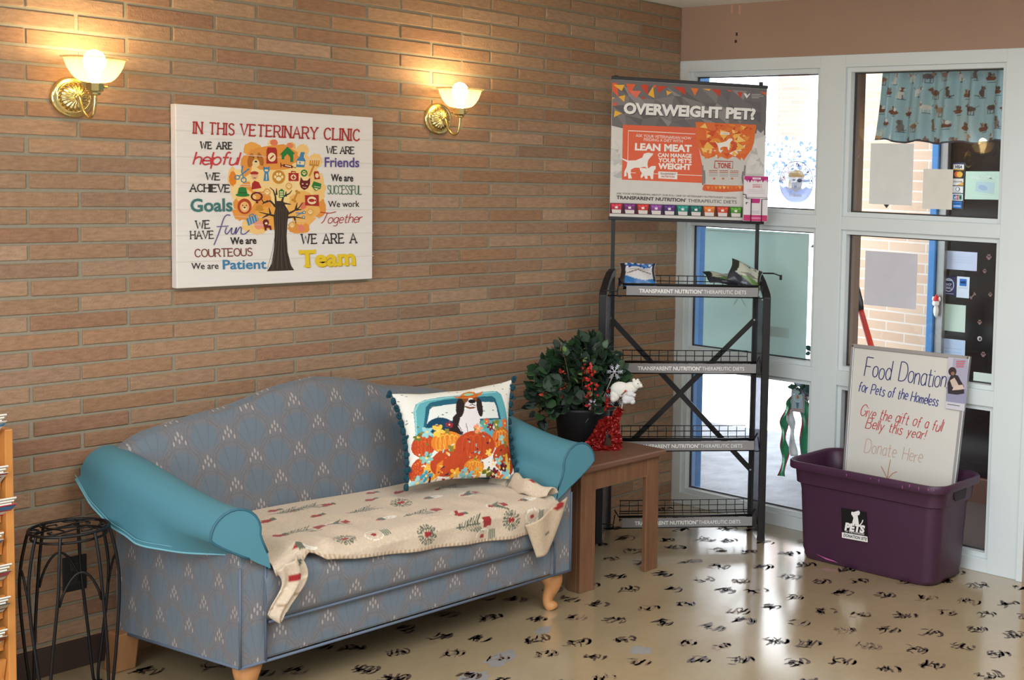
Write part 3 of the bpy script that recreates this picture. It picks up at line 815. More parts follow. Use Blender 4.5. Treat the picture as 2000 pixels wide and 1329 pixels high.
# arms: a blue box below, a teal cover over the rolled top
for sgn, X in ((1, XL), (-1, XR)):
    mb = MB()
    o0, o1 = X, X-.035*sgn; i0 = X+.086*sgn
    fsec = [(o0, YF-.004, .155), (i0, YF-.004, .155), (i0, YF-.004, .455), (i0-.034*sgn, YF-.004, .55), (o0, YF-.004, .56)]
    rsec = [(o1, -.12, .125), (i0, -.12, .125), (i0, -.12, .41), (i0-.05*sgn, -.12, .63), (o1, -.12, .655)]
    mb.loft([fsec, rsec] if sgn > 0 else [fsec[::-1], rsec[::-1]], FAB, True, True)
    arm = build(shear(mb), 'arm', sofa, uv=True, bevel=.006)
    # cover sections, back (t=0) to front (t=1)
    def section(t, sgn=sgn, X=X):
        y = -.085+t*(YF-.018+.085)
        r = .083-.006*t; rz = .088-.008*t
        cx = X-.042*sgn*(1-.55*t); cz = .667-.085*sstep(0, 1, t)
        droop = .01*math.sin(PI*t)
        pts = []
        xi = X+.090*sgn
        xe = cx+r*math.cos(math.radians(-10))*sgn
        pts.append((xi, y, .41+.045*sstep(.9, 1, t))); pts.append((xi+(xe-xi)*.3, y, cz-.075)); pts.append((xi+(xe-xi)*.8, y, cz-.035))
        for k in range(13):
            a = math.radians(-10+k*(190/12))
            pts.append((cx+r*math.cos(a)*sgn, y, cz+rz*math.sin(a)-droop))
        # outside: hang down to the hem, tucked under the roll near the front
        zh = .665 if t < .02 else None
        hz = [(0, .655), (.12, .585), (.3, .530), (.5, .508), (.7, .500), (.88, .500), (1, .500)]
        for (t0, z0), (t1, z1) in zip(hz[:-1], hz[1:]):
            if t <= t1: zhem = z0+(z1-z0)*(t-t0)/(t1-t0); break
        tuck = sstep(.55, 1.0, t)
        xo = cx-r*sgn*1.0; ztop = cz+rz*math.sin(math.radians(180))-droop
        wob = .006*math.sin(t*22)*sstep(.2, .6, t)
        for k in range(1, 7):
            f = k/6
            z = ztop+(zhem-ztop)*f if zhem < ztop else ztop-.004*f
            x = xo-(.012*f)*sgn*(1-tuck)+tuck*sgn*(.118*f**1.2)+wob*f*sgn
            pts.append((x, y, z))
        return pts
    secs = [section(i/28) for i in range(29)]
    mb = MB(); mb.loft(secs, TEAL, closed=False)
    # closing panel on the scroll front
    fr_ = section(1.0); roll = fr_
    cen = (X+.025*sgn, YF-.024, .53)
    face = [(p[0], YF-.0235, p[2]) for p in roll]
    face = face+[(X+.05*sgn, YF-.0235, .480)]
    fcol = [(p[0], YF-.020, p[2]) for p in roll]
    mb.add([cen]+face, [(0, i+1, i+2) for i in range(len(face)-1)]+[(0, len(face), 1)], TEAL)
    cov = build(shear(mb), 'arm_cover', sofa, smooth=True); cov['label'] = 'teal vinyl arm cover'
    mb = MB(); mb.tube([(p[0], YF-.022, p[2]) for p in roll[1:]], .0042, M('teal_piping', (46, 98, 116), .5), 6)
    hem = [s_[-1] for s_ in secs]
    mb.tube([(h[0]-.002*sgn, h[1], h[2]+.002) for h in hem], .0032, TEAL_S, 6)
    hem2 = [(s_[-1][0]-.0035*sgn, s_[-1][1], s_[-1][2]+.017) for s_ in secs]
    mb.tube(hem2, .0012, TEAL_S, 5)
    b_ = build(shear(mb), 'seam', cov, smooth=True)
# legs
def cabriole(x, y, dx, dy):
    mb = MB()
    path = [(0, 0, .158), (.006, .006, .135), (.012, .012, .11), (.008, .008, .085), (0, 0, .06), (-.004, -.004, .038), (.0, 0, .022), (.010, .010, .012), (.012, .012, 0.0005)]
    rad = [.046, .045, .038, .030, .024, .021, .022, .026, .024]
    mb.tube([(x+dx*p[0], y+dy*p[1], p[2]) for p in path], rad, OAK, 14)
    return mb
build(shear(cabriole(XL+.06, YF+.055, -1, -1)), 'leg', sofa, smooth=True, sub=1)
build(shear(cabriole(XR-.055, YF+.055, 1, -1)), 'leg', sofa, smooth=True, sub=1)
for x, d in ((-2.835, -1), (-1.475, 1)):
    mb = MB()
    mb.hexa([(x-.036, -.175, 0), (x+.036, -.175, 0), (x+.036, -.105, 0), (x-.036, -.105, 0), (x-.030, -.195, .135), (x+.042, -.195, .135), (x+.042, -.125, .135), (x-.030, -.125, .135)], DOAK)
    build(shear(mb), 'leg', sofa, bevel=.005)

# ================================================================== BLANKET
def blanket():
    nu, nv = 300, 130
    hem = [(-2.70, .432), (-2.62, .432), (-2.565, .474), (-2.53, .440), (-2.43, .416), (-2.23, .388), (-2.02, .368), (-1.79, .348), (-1.70, .350), (-1.62, .380), (-1.555, .425)]
    hx = [h[0] for h in hem]; hz = [h[1] for h in hem]
    xl, xr = -2.698, -1.560
    def wr(x, y):
        return .0045*math.sin(x*23+y*9)*math.sin(y*17+1)+.004*math.sin(x*11-y*21+.7)+.003*math.sin(x*51+y*13)
    def fold(x):          # bunched ridge near the left end
        return .028*math.exp(-((x+2.60)/.035)**2)+.016*math.exp(-((x+2.50)/.03)**2)
    top = .53
    def S(u, s):          # u along the sofa, s arc length from the back (0) forward
        x = xl+(xr-xl)*u
        yb = -.30+.025*math.sin(x*7)
        if u > .90: yb -= (u-.90)*2.3
        yfr = YF-.012
        L1 = yb-yfr; r = .03
        drop = max(.47-float(np.interp(x, hx, hz)), .004)
        tot = L1+drop
        a = s*tot
        k = sstep(0, .25, s)
        if a < L1-r:
            y = yb-a; z = seat_top(x, y)+.010+max(0, wr(x, y))*k+.003+fold(x)*sstep(-.5, -.78, y)*.9
        elif a < L1+r:
            f = (a-(L1-r))/(2*r)*PI/2
            y = yfr+r-r*math.sin(f)-.002; z = seat_top(x, yfr+r)+.012-r+r*math.cos(f)+fold(x)*.9*(math.cos(f)**.5 if f < PI/2 else 0)
            y -= .012*(1-math.cos(f))
        else:
            d = a-(L1+r); y = yfr-.016-.012*math.sin(x*31+d*10)*min(1, d/.05)*.5-.004; z = seat_top(x, yfr+r)+.012-r-d
        return (x, y, z)
    pts = [S(i/nu, j/nv) for j in range(nv+1) for i in range(nu+1)]
    P = np.array(pts)
    # drawing plane: x along the sofa, y = distance from the back edge (metres, forward positive)
    U = P[:, 0]
    arc = []
    for j in range(nv+1):
        for i in range(nu+1):
            x = P[j*(nu+1)+i, 0]
            drop = max(.47-float(np.interp(x, hx, hz)), .004)
            yb = -.30+.025*math.sin(x*7)
            u = i/nu
            if u > .90: yb -= (u-.90)*2.3
            arc.append(-yb+(yb-(YF-.012)+drop)*j/nv)     # = -y on the seat, continues over the edge
    pt = Paint(U, np.array(arc), (202, 184, 162))
    G, R, W, DG = (92, 98, 82), (150, 40, 40), (232, 226, 214), (76, 84, 72)
    def flake(x, y, s):
        for k in range(8):
            a = k*PI/4; c_, s_ = math.cos(a), math.sin(a)
            pt.line([(x+c_*s*.25, y+s_*s*.25), (x+c_*s*.95, y+s_*s*.95)], .0035, G)
            for q in (.5, .75):
                for w in (-.55, .55):
                    pt.ell(x+math.cos(a+w*.55)*s*q*1.1, y+math.sin(a+w*.55)*s*q*1.1, s*.16, s*.06, G, a+w)
        pt.ell(x-.005, y, .0085, .009, R); pt.ell(x+.006, y, .0085, .009, R)
    def tree(x, y, l, pot=True):
        pt.line([(x-l/2, y), (x+l/2, y)], .004, DG)
        for k in range(8):
            q = x-l/2+l*(.08+.09*k); w = .010+.0038*k
            for sg in (-1, 1): pt.line([(q, y), (q+w*.9, y+sg*w)], .0042, G)
        if pot: pt.poly([(x+l/2-.004, y-.020), (x+l/2+.03, y-.016), (x+l/2+.03, y+.016), (x+l/2-.004, y+.020)], R)
        else: pt.ell(x-l/2, y, .011, .008, R)
    def bulb(x, y, s, red_cap=False):
        pt.ell(x-s*.25, y, s, s*.78, W, 0, .80)
        if red_cap: tree(x-s*.25, y, s*1.1, False); pt.poly([(x+s*.55, y-s*.5), (x+s*1.25, y-s*.42), (x+s*1.25, y+s*.42), (x+s*.55, y+s*.5)], R)
        else:
            pt.ell(x-s*.32, y, s*.28, s*.24, R)
            pt.poly([(x+s*.62, y-s*.55), (x+s*1.35, y-s*.5), (x+s*1.35, y+s*.5), (x+s*.62, y+s*.55)], G)
            for k in (.8, 1.02, 1.22): pt.line([(x+s*k, y-s*.5), (x+s*k, y+s*.5)], .003, (176, 172, 150))
    def snowman(x, y, s):
        pt.ell(x+s*.2, y, s, s*.52, W); pt.poly([(x-s*1.0, y-s*.5), (x-s*.3, y-s*.45), (x-s*.3, y+s*.45), (x-s*1.0, y+s*.5)], G)
        pt.poly([(x-s*1.6, y), (x-s*1.0, y-s*.35), (x-s*1.0, y+s*.35)], R); pt.ell(x-s*.05, y, s*.1, s*.1, R); pt.ell(x+.3*s, y-s*.12, s*.06, s*.06, DG); pt.ell(x+.3*s, y+s*.14, s*.06, s*.06, DG)
    def mitten(x, y, s):
        pt.ell(x, y, s, s*.55, R); pt.ell(x-s*.2, y-s*.6, s*.35, s*.3, R); pt.poly([(x+s*.8, y-s*.5), (x+s*1.4, y-s*.5), (x+s*1.4, y+s*.5), (x+s*.8, y+s*.5)], G)
    for kind, x, y in MOTIFS:
        if kind == 'f': flake(x, y, .040)
        elif kind == 't': tree(x, y, .12)
        elif kind == 'T': tree(x, y, .11, False)
        elif kind == 'b': bulb(x, y, .034)
        elif kind == 'r': bulb(x, y, .034, True)
        elif kind == 's': snowman(x, y, .030)
        elif kind == 'm': mitten(x, y, .022)
    # stitched hem
    s_ = np.tile(np.arange(nv+1)[:, None]/nv, (1, nu+1)).ravel(); ui = np.tile(np.arange(nu+1)[None, :], (nv+1, 1)).ravel()
    pt.put((s_ > .982) & (ui % 4 < 2), (176, 150, 122))
    mb = MB(); fl = attr_mat('fleece', rough=.95, nz=.10, ns=120, bump=.4, bs=240, spec=.15, sheen=.25)
    fs = [(j*(nu+1)+i+1, j*(nu+1)+i, (j+1)*(nu+1)+i, (j+1)*(nu+1)+i+1) for j in range(nv) for i in range(nu)]
    mb.add(pts, fs, fl); cols = list(pt.c)
    # twisted tail hanging beside the left arm
    base = np.array(lin((202, 184, 162)))
    def tail_l(u, v):
        cx = -2.668+.024*math.sin(v*5)-.012*v; w = .040-.018*v+.014*math.sin(v*PI)**2
        a = (u-.5)*2
        x = cx+w*a; y = YF-.040-.020*math.cos(a*1.5)-.010*math.sin(a*6+v*4); z = .472-.185*v+.02*a*(1-v)
        if v > .86: z += .012*(a*a); x = cx+w*a*(1-((v-.86)/.14)**2*.6)
        return (x, y, z)
    k = len(mb.v); mb.grid(tail_l, 16, 26, fl)
    q = Paint([i/16 for j in range(27) for i in range(17)], [j/26 for j in range(27) for i in range(17)], (202, 184, 162))
    q.ell(.45, .27, .2, .07, R); q.line([(0, .42), (1, .38)], .03, (226, 212, 190)); q.line([(0, .74), (1, .6)], .03, (160, 134, 108)); q.ell(.8, .12, .14, .05, DG)
    cols += list(q.c)
    def tail_r(u, v):
        a = u
        x0 = -1.735+.055*v; x1 = -1.545-.085*v**1.3
        x = x0+(x1-x0)*a; z0 = .395-.135*v; z1 = .47-.205*v
        z = z0+(z1-z0)*a; y = YF-.040-.022*math.sin(a*PI)*(1-.5*v)-.012*math.sin(a*8)*(1-v)
        return (x, y, z)
    mb.grid(tail_r, 16, 18, fl); q = Paint([i/16 for j in range(19) for i in range(17)], [j/18 for j in range(19) for i in range(17)], (198, 176, 150))
    q.ell(.8, .06, .13, .07, R); q.ell(.5, .5, .07, .05, G)
    cols += list(q.c)
    def bunch(u, v):      # gathered fold against the right arm
        a = (u-.5)*2
        return (-1.60+.030*a+.018*math.sin(v*7), -.50-.33*v, seat_top(-1.6, -.5)+.010+.055*(1-a*a)*(.5+.5*math.sin(v*PI))+.006*math.sin(v*20))
    mb.grid(bunch, 14, 26, fl); q = Paint([i/14 for j in range(27) for i in range(15)], [j/26 for j in range(27) for i in range(15)], (202, 184, 162))
    q.ell(.3, .3, .25, .07, G); q.ell(.35, .3, .1, .03, R); q.ell(.6, .75, .2, .05, R)
    cols += list(q.c)
    mb.v = [sh(p) for p in mb.v]
    o = build(mb, 'throw_blanket', smooth=True, colors=np.array(cols), solid=.004)
    return tag(o, 'beige fleece throw printed with snowmen and red hearts spread over the sofa seat', 'blanket')
MOTIFS = [('f', -2.432, 0.788), ('f', -2.152, 0.857), ('f', -1.796, 0.872), ('f', -2.066, 0.57), ('f', -1.526, 0.615), ('b', -2.326, 0.808), ('r', -1.823, 0.796), ('b', -1.686, 0.874), ('r', -1.799, 0.608), ('t', -1.974, 0.859), ('t', -2.092, 0.711), ('T', -1.792, 0.484), ('s', -2.2, 0.683), ('s', -1.921, 0.564), ('s', -1.673, 0.792), ('m', -1.992, 0.805), ('r', -2.354, 0.628), ('m', -2.352, 0.502), ('T', -2.209, 0.55), ('m', -2.048, 0.368), ('m', -2.111, 0.455), ('t', -2.488, 0.619), ('m', -2.496, 0.439), ('m', -2.554, 0.61), ('T', -2.316, 0.388), ('m', -2.409, 0.335), ('m', -2.251, 0.408), ('T', -2.388, 0.38), ('m', -1.977, 0.435), ('s', -2.574, 0.802), ('b', -1.912, 0.91)]
blanket()

# ================================================================== PILLOW
def pillow():
    C4 = [np.array(c) for c in PILLOW]        # TL TR BR BL
    TL, TR, BR, BL = C4
    nrm = np.cross(TR-TL, BL-TL); nrm /= np.linalg.norm(nrm)
    if nrm[1] > 0: nrm = -nrm
    n = 210
    H = homography([(135, 170), (930, 75), (985, 800), (205, 850)], [(0, 0), (1, 0), (1, 1), (0, 1)])
    Hi = np.linalg.inv(H)
    def surf(s, t, side):
        p = TL*(1-s)*(1-t)+TR*s*(1-t)+BR*s*t+BL*(1-s)*t
        cs, ct = s-.5, t-.5
        # sides drawn in between the pointed corners
        pin = .055
        p = p+(TR-TL)*(-cs*2)*pin*(1-(2*ct)**2)*abs(2*cs)**3+(BL-TL)*(-ct*2)*pin*(1-(2*cs)**2)*abs(2*ct)**3
        b = (max(0, 1-(2*cs)**2)*max(0, 1-(2*ct)**2))**.55
        w = .004*math.sin(s*19+t*7)*(1-b)
        return p+nrm*(side*(.062*b)+w)
    pts = []; S = []; T = []
    for j in range(n+1):
        for i in range(n+1):
            s, t = i/n, j/n; pts.append(surf(s, t, 1)); S.append(s); T.append(t)
    AX, AY = happly(Hi, np.array(S), np.array(T))
    p = Paint(AX, AY, (232, 230, 222))
    rnd = random.Random(5)
    for _ in range(60):
        x, y = rnd.uniform(130, 960), rnd.uniform(80, 420); p.ell(x, y, 7, 3.5, (110, 124, 120), rnd.uniform(-.6, .6))
    TE, TD, TB = (96, 168, 178), (38, 96, 118), (22, 66, 92)
    # truck cab, rear window
    p.poly([(225, 520), (228, 330), (250, 270), (310, 232), (420, 212), (600, 192), (740, 172), (800, 170), (838, 195), (872, 280), (915, 400), (935, 500), (935, 560), (225, 560)], TE)
    p.line([(232, 500), (240, 320), (270, 262), (330, 238), (600, 204), (790, 180)], 10, (150, 204, 208))
    p.poly([(278, 470), (308, 300), (338, 262), (420, 244), (600, 226), (760, 218), (785, 235), (812, 320), (832, 395), (300, 470)], TD)
    p.poly([(302, 440), (330, 320), (352, 302), (480, 284), (640, 272), (775, 268), (790, 300), (808, 388), (660, 402), (420, 420)], (226, 230, 226))
    for _ in range(14):
        x, y = rnd.uniform(330, 790), rnd.uniform(285, 385); p.ell(x, y, 7, 4, (110, 124, 120))
    p.ell(385, 455, 85, 65, TB)
    p.line([(372, 395), (380, 378)], 6, TB)
    # dog
    BK, BR_, WH = (44, 34, 34), (122, 72, 42), (226, 220, 222)
    p.poly([(498, 360), (470, 390), (462, 440), (440, 480), (428, 500), (520, 520), (560, 380)], BK)
    p.poly([(530, 340), (512, 420), (500, 460), (530, 515), (640, 520), (662, 470), (655, 400), (640, 320)], WH)
    p.line([(556, 440), (566, 500), (585, 505)], 4, (90, 80, 84)); p.line([(500, 445), (520, 480), (528, 512)], 4, (60, 50, 50)); p.line([(655, 405), (658, 470)], 4, (60, 50, 50))
    p.ell(594, 262, 60, 66, BR_); p.poly([(586, 232), (606, 226), (622, 258), (648, 285), (634, 312), (590, 314), (550, 302), (562, 276), (580, 258)], WH)
    p.ell(522, 315, 28, 80, BK, .1); p.ell(657, 312, 22, 76, BK, -.08)
    p.ell(606, 265, 26, 18, (30, 24, 26)); p.line([(585, 300), (606, 292), (628, 302)], 5, (50, 40, 40)); p.line([(606, 280), (606, 294)], 4, (50, 40, 40))
    p.ell(566, 232, 9, 5, (30, 20, 20)); p.ell(622, 222, 9, 5, (30, 20, 20))
    p.poly([(486, 212), (530, 214), (556, 176), (600, 160), (634, 176), (642, 200), (692, 168), (674, 208), (622, 232), (560, 238), (508, 232)], (206, 112, 44))
    p.ell(590, 196, 34, 15, (150, 196, 160)); p.line([(520, 222), (600, 214), (650, 204)], 5, (156, 70, 30))
    # pumpkins, flowers and leaves
    def pumpkin(x, y, rx, ry, c, rib, st=True):
        p.ell(x, y, rx, ry, c)
        for k in (-.75, -.4, 0, .4, .75):
            p.ell(x+rx*k*.72, y+ry*.05, rx*.24*(1-abs(k)*.4), ry*.86*(1-abs(k)*.25), rib, 0, .72)
        if st: p.poly([(x-rx*.10, y-ry*.80), (x-rx*.16, y-ry*1.25), (x+rx*.12, y-ry*1.2), (x+rx*.14, y-ry*.78)], (140, 124, 54))
    RD, OR, YL = (184, 70, 36), (222, 128, 46), (236, 186, 76)
    pumpkin(275, 585, 80, 80, RD, (206, 92, 44)); pumpkin(430, 570, 105, 78, OR, YL); pumpkin(860, 540, 110, 90, (214, 108, 40), (240, 180, 80))
    pumpkin(630, 595, 145, 105, RD, (206, 84, 40)); pumpkin(255, 755, 60, 85, RD, (220, 110, 50)); pumpkin(345, 760, 60, 75, YL, OR, False)
    pumpkin(455, 715, 130, 100, RD, (192, 74, 38)); pumpkin(880, 665, 115, 95, RD, (200, 78, 38)); pumpkin(630, 745, 75, 60, OR, YL)
    p.ell(930, 690, 40, 80, (160, 58, 34)); p.poly([(370, 720), (410, 690), (400, 800), (370, 810)], OR); p.poly([(880, 640), (905, 630), (920, 700), (940, 650), (930, 760), (890, 770)], YL)
    FC = [(124, 190, 190), (232, 176, 70), (216, 96, 50), (86, 30, 50), (150, 210, 208), (230, 220, 200), (112, 118, 46), (178, 50, 40), (60, 40, 70)]
    def flower(x, y, r, c):
        for k in range(6):
            a = k*PI/3+rnd.random(); p.ell(x+math.cos(a)*r*.6, y+math.sin(a)*r*.6, r*.5, r*.3, c, a)
        p.ell(x, y, r*.22, r*.22, (246, 210, 120))
    for (x, y, r, c) in ((298, 672, 42, (134, 190, 184)), (300, 490, 40, (150, 204, 208)), (370, 485, 44, (238, 196, 80)), (445, 445, 24, (150, 40, 60)), (690, 440, 34, (96, 160, 140)), (735, 460, 26, (130, 26, 44)), (785, 440, 40, (120, 130, 60)), (875, 420, 36, (222, 110, 60)), (840, 540, 32, (150, 200, 190)), (820, 690, 36, (140, 200, 190)), (705, 420, 22, (220, 100, 60)), (640, 475, 34, (240, 150, 110)), (240, 520, 30, (110, 110, 50)), (730, 640, 26, (240, 196, 90)), (770, 720, 34, (240, 230, 220)), (870, 740, 38, (90, 30, 50)), (590, 795, 50, (136, 190, 196)), (910, 800, 56, (140, 196, 200)), (260, 840, 50, (150, 200, 204)), (690, 780, 44, (226, 160, 50)), (790, 790, 44, (110, 36, 50)), (310, 795, 40, (70, 150, 170)), (500, 790, 40, (236, 170, 50)), (740, 780, 36, (96, 110, 40)), (845, 800, 34, (226, 110, 50))):
        flower(x, y, r, c)
    for _ in range(150):
        x = rnd.uniform(205, 985); y = rnd.uniform(430, 860)
        if y < 640 and rnd.random() < .6 and not (600 < x < 720): continue
        p.ell(x, y, rnd.uniform(5, 17), rnd.uniform(3, 8), rnd.choice(FC), rnd.uniform(0, 3))
    fs = [(j*(n+1)+i, j*(n+1)+i+1, (j+1)*(n+1)+i+1, (j+1)*(n+1)+i) for j in range(n) for i in range(n)]
    t = thing('throw_pillow', 'square pillow showing a beagle in a teal truck above orange pumpkins', 'pillow', tuple((BL+BR)/2))
    mb = MB(); mb.add(pts, fs, attr_mat('printed_cotton', rough=.85, nz=.06, ns=200, bump=.1, bs=400, spec=.2))
    build(mb, 'cover_front', t, smooth=True, colors=p.c)
    mb = MB(); m2 = 40; mb.grid(lambda u, v: surf(u, v, -1), m2, m2, M('pillow_back', (60, 120, 134), .9)); build(mb, 'cover_back', t, smooth=True)
    pom = M('teal_pompom', (20, 66, 80), .95, nz=.3, ns=90)
    for side in (0.0, 1.0):
        mb = MB()
        for k in range(13):
            tt = k/12
            c = surf(side, tt, 0)+(-(TR-TL) if side == 0 else (TR-TL))/np.linalg.norm(TR-TL)*.008
            mb.ball(c, .010, .008, .015, pom, 8, 6)
            for q in range(5):
                d = np.array([rnd.uniform(-1, 1), rnd.uniform(-1, 1), rnd.uniform(-1, 1)])*.010
                mb.ball(np.array(c)+d, .006, .005, .008, pom, 6, 4)
        f = build(mb, 'pompom_trim', t, smooth=True); f['label'] = 'dark teal pompom trim'
PILLOW = [(-1.964, -0.37, 0.859), (-1.466, -0.46, 0.868), (-1.575, -0.62, 0.5), (-2.013, -0.54, 0.538)]
pillow()
# ================================================================== WALL PICTURE
def picture():
    t = thing('wall_picture', 'white canvas wall picture reading IN THIS VETERINARY CLINIC around an icon tree', 'picture', (-2.2, -.02, 1.263))
    x0, x1, z0, z1 = -2.592, -1.818, 1.266, 1.908
    wood = M('whitewashed_board_print', (228, 222, 216), .6, nz=.06, ns=9, stretch=(1, 1, 9), spec=.25)
    mb = MB(); mb.box(x0, x1, -.036, -.002, z0, z1, wood)
    build(mb, 'canvas', t, bevel=.003)
    src = [(100, 48), (1390, 125), (1380, 1205), (103, 1281)]
    dst = [(x0, -.036, z1), (x1, -.036, z1), (x1, -.036, z0), (x0, -.036, z0)]
    bm_ = MB(); a = Art(bm_, src, dst)
    GRN = (214, 206, 198)
    for k in range(1, 7):                                  # printed plank joints
        y0 = 48+(1281-48)*k/7; y1 = 125+(1205-125)*k/7; a.line([(101, y0), (700, (y0+y1)/2+random.uniform(-3, 3)), (1388, y1)], 4, GRN)
    for k in range(26):
        y = random.uniform(90, 1200); x = random.uniform(120, 1000); w = random.uniform(100, 320)
        a.line([(x, y), (x+w*.5, y+random.uniform(-3, 3)), (x+w, y+random.uniform(-2, 6))], random.uniform(1.5, 3.5), (221, 213, 206))
    a.up()
    build(bm_, 'plank_print', t)
    # watercolour crown, trunk and icons
    bm_ = MB(); a = Art(bm_, src, dst, .0006); a.step = 6e-6
    WC = [(236, 178, 96), (232, 164, 74), (240, 196, 124), (226, 148, 66), (238, 186, 110), (242, 210, 140)]
    rr = random.Random(4)
    def blob(cx, cy, rx, ry, c, rough=.14, n=26):
        a.poly([(cx+rx*math.cos(2*PI*k/n)*(1+rr.uniform(-rough, rough)), cy+ry*math.sin(2*PI*k/n)*(1+rr.uniform(-rough, rough))) for k in range(n)], c)
    for q in ((600, 345, 60, 45), (735, 305, 34, 26), (850, 325, 34, 26), (930, 350, 40, 40), (1010, 420, 45, 50), (470, 540, 30, 70), (520, 760, 50, 60), (620, 860, 90, 55), (1030, 730, 45, 70), (900, 860, 70, 50), (520, 600, 60, 130), (640, 480, 120, 130), (850, 470, 150, 130), (980, 600, 100, 130), (760, 590, 220, 200), (600, 700, 120, 130), (930, 740, 110, 110), (740, 400, 160, 90), (700, 800, 100, 80)):
        blob(*q, rr.choice(WC))
    for q in ((740, 300, 26, 20, (222, 120, 90)), (845, 320, 20, 18, (226, 130, 90)), (470, 545, 24, 50, (226, 130, 40)), (915, 870, 20, 24, (226, 130, 110)), (930, 720, 22, 24, (222, 120, 90)), (640, 850, 30, 30, (230, 150, 120)), (780, 560, 90, 70, (242, 206, 140)), (880, 560, 80, 60, (244, 212, 150)), (640, 560, 60, 70, (242, 204, 136)), (560, 680, 60, 60, (240, 196, 120))):
        blob(*q)
    BR_, DK = (62, 50, 42), (38, 30, 28)
    a.poly([(690, 1160), (722, 1110), (738, 1020), (742, 900), (735, 800), (750, 720), (745, 690), (800, 690), (812, 720), (836, 760), (826, 830), (820, 920), (826, 1030), (842, 1110), (868, 1152)], BR_)
    for br in ([(752, 720), (748, 660), (735, 620), (712, 600)], [(755, 650), (756, 605)], [(790, 700), (800, 660), (840, 640), (856, 618)], [(815, 660), (818, 625)], [(750, 730), (715, 690), (670, 700), (650, 665)], [(700, 690), (660, 712)], [(745, 790), (700, 780), (640, 765)], [(705, 780), (660, 806)], [(715, 778), (706, 735)], [(820, 780), (860, 760), (900, 735), (926, 700)], [(880, 745), (890, 700)], [(880, 748), (920, 745)], [(826, 800), (870, 795), (940, 806)], [(870, 796), (882, 838)], [(800, 705), (850, 712)]):
        a.line(br, [15-11*k/(len(br)-1) for k in range(len(br))], BR_)
    for k in range(11):
        x = 748+k*7; a.line([(x, 740+rr.uniform(-20, 20)), (x-2+rr.uniform(-4, 4), 900), (x-8+(k-5)*3, 1030), (x-10+(k-5)*9, 1145)], 2.2, DK if k % 2 else (96, 82, 70))
    a.up()
    RED, GR, BL, OC, DR, CR = (168, 44, 40), (44, 122, 58), (70, 130, 170), (196, 136, 48), (108, 34, 38), (238, 214, 166)
    # dog head
    a.ell(620, 410, 34, 50, (214, 150, 70)); a.ell(588, 420, 20, 48, (176, 104, 40), .2); a.ell(652, 412, 18, 46, (176, 104, 40), -.3); a.ell(622, 440, 24, 26, (236, 206, 150)); a.ell(622, 428, 9, 6, DK); a.ell(608, 402, 4, 4, DK); a.ell(634, 400, 4, 4, DK)
    # food bag
    a.poly([(692, 350), (700, 332), (752, 334), (760, 352), (762, 440), (690, 442)], RED); a.ell(726, 398, 26, 30, CR); a.line([(714, 410), (738, 386)], 9, RED)
    # kennel
    a.poly([(780, 378), (828, 326), (878, 372), (866, 378), (866, 428), (846, 430), (846, 396), (828, 376), (808, 394), (806, 412), (790, 412), (790, 384)], GR)
    # bottle
    a.poly([(884, 462), (890, 410), (908, 392), (912, 372), (936, 374), (934, 396), (946, 416), (938, 464)], BL); a.rect(914, 362, 940, 376, BL); a.poly([(892, 420), (940, 424), (936, 448), (890, 444)], CR); a.line([(902, 432), (916, 434)], 5, BL); a.line([(909, 424), (908, 442)], 5, BL)
    # rake
    a.line([(970, 522), (1000, 450)], 12, OC); a.line([(970, 446), (1032, 450)], 12, OC)
    for k in range(5): a.line([(974+k*14, 446), (978+k*14, 416)], 7, OC)
    # scissors
    for (p, q) in (((528, 500), (536, 456)), ((540, 506), (578, 476))): a.line([p, q], 9, BL)
    a.line([(500+16*math.cos(k*PI/6), 535+13*math.sin(k*PI/6)) for k in range(12)], 7, BL, True); a.line([(542+16*math.cos(k*PI/6), 552+16*math.sin(k*PI/6)) for k in range(12)], 7, BL, True); a.line([(514, 528), (545, 502)], 7, BL); a.line([(540, 536), (528, 498)], 7, BL)
    # syringe
    a.line([(800, 452), (862, 462)], 18, DR); a.line([(784, 434), (786, 466)], 6, DR); a.line([(784, 450), (800, 452)], 6, DR); a.line([(862, 462), (884, 468)], 4, DR); a.line([(812, 452), (850, 460)], 7, CR)
    # person with cap
    a.ell(612, 520, 22, 30, (226, 170, 130)); a.ell(612, 508, 28, 14, RED, 0, 20, PI, 2*PI); a.rect(586, 505, 634, 514, RED); a.poly([(592, 616), (596, 574), (612, 556), (640, 566), (658, 604)], RED); a.line([(604, 538), (622, 538)], 4, DK)
    # blue cat seated
    a.poly([(670, 486), (668, 458), (680, 466), (698, 466), (710, 458), (710, 490), (702, 502), (708, 556), (670, 558), (678, 502)], BL); a.ell(690, 486, 12, 7, CR); a.line([(690, 510), (690, 550)], 6, CR)
    def paw(x, y, r, c, bgc=None):
        if bgc: a.ell(x, y, r, r*1.08, bgc)
        a.ell(x, y+r*.28, r*.38, r*.30, c)
        for ax, ay in ((-.5, -.02), (-.2, -.42), (.2, -.42), (.5, -.02)): a.ell(x+ax*r, y+ay*r, r*.16, r*.22, c)
    paw(770, 530, 46, (246, 222, 170), OC); a.line([(770+44*math.cos(k*PI/12), 530+48*math.sin(k*PI/12)) for k in range(24)], 4, (240, 206, 140), True)
    # first aid case
    a.rect(834, 502, 900, 556, RED); a.line([(852, 504), (854, 492), (880, 494), (880, 506)], 6, RED); a.ell(866, 530, 18, 18, CR); a.line([(854, 530), (878, 532)], 8, RED); a.line([(866, 518), (866, 544)], 8, RED)
    paw(936, 502, 22, (240, 210, 150), GR)
    a.poly([(998, 500), (1004, 488), (1030, 490), (1040, 540), (1004, 544)], RED); a.ell(1020, 518, 12, 16, CR)
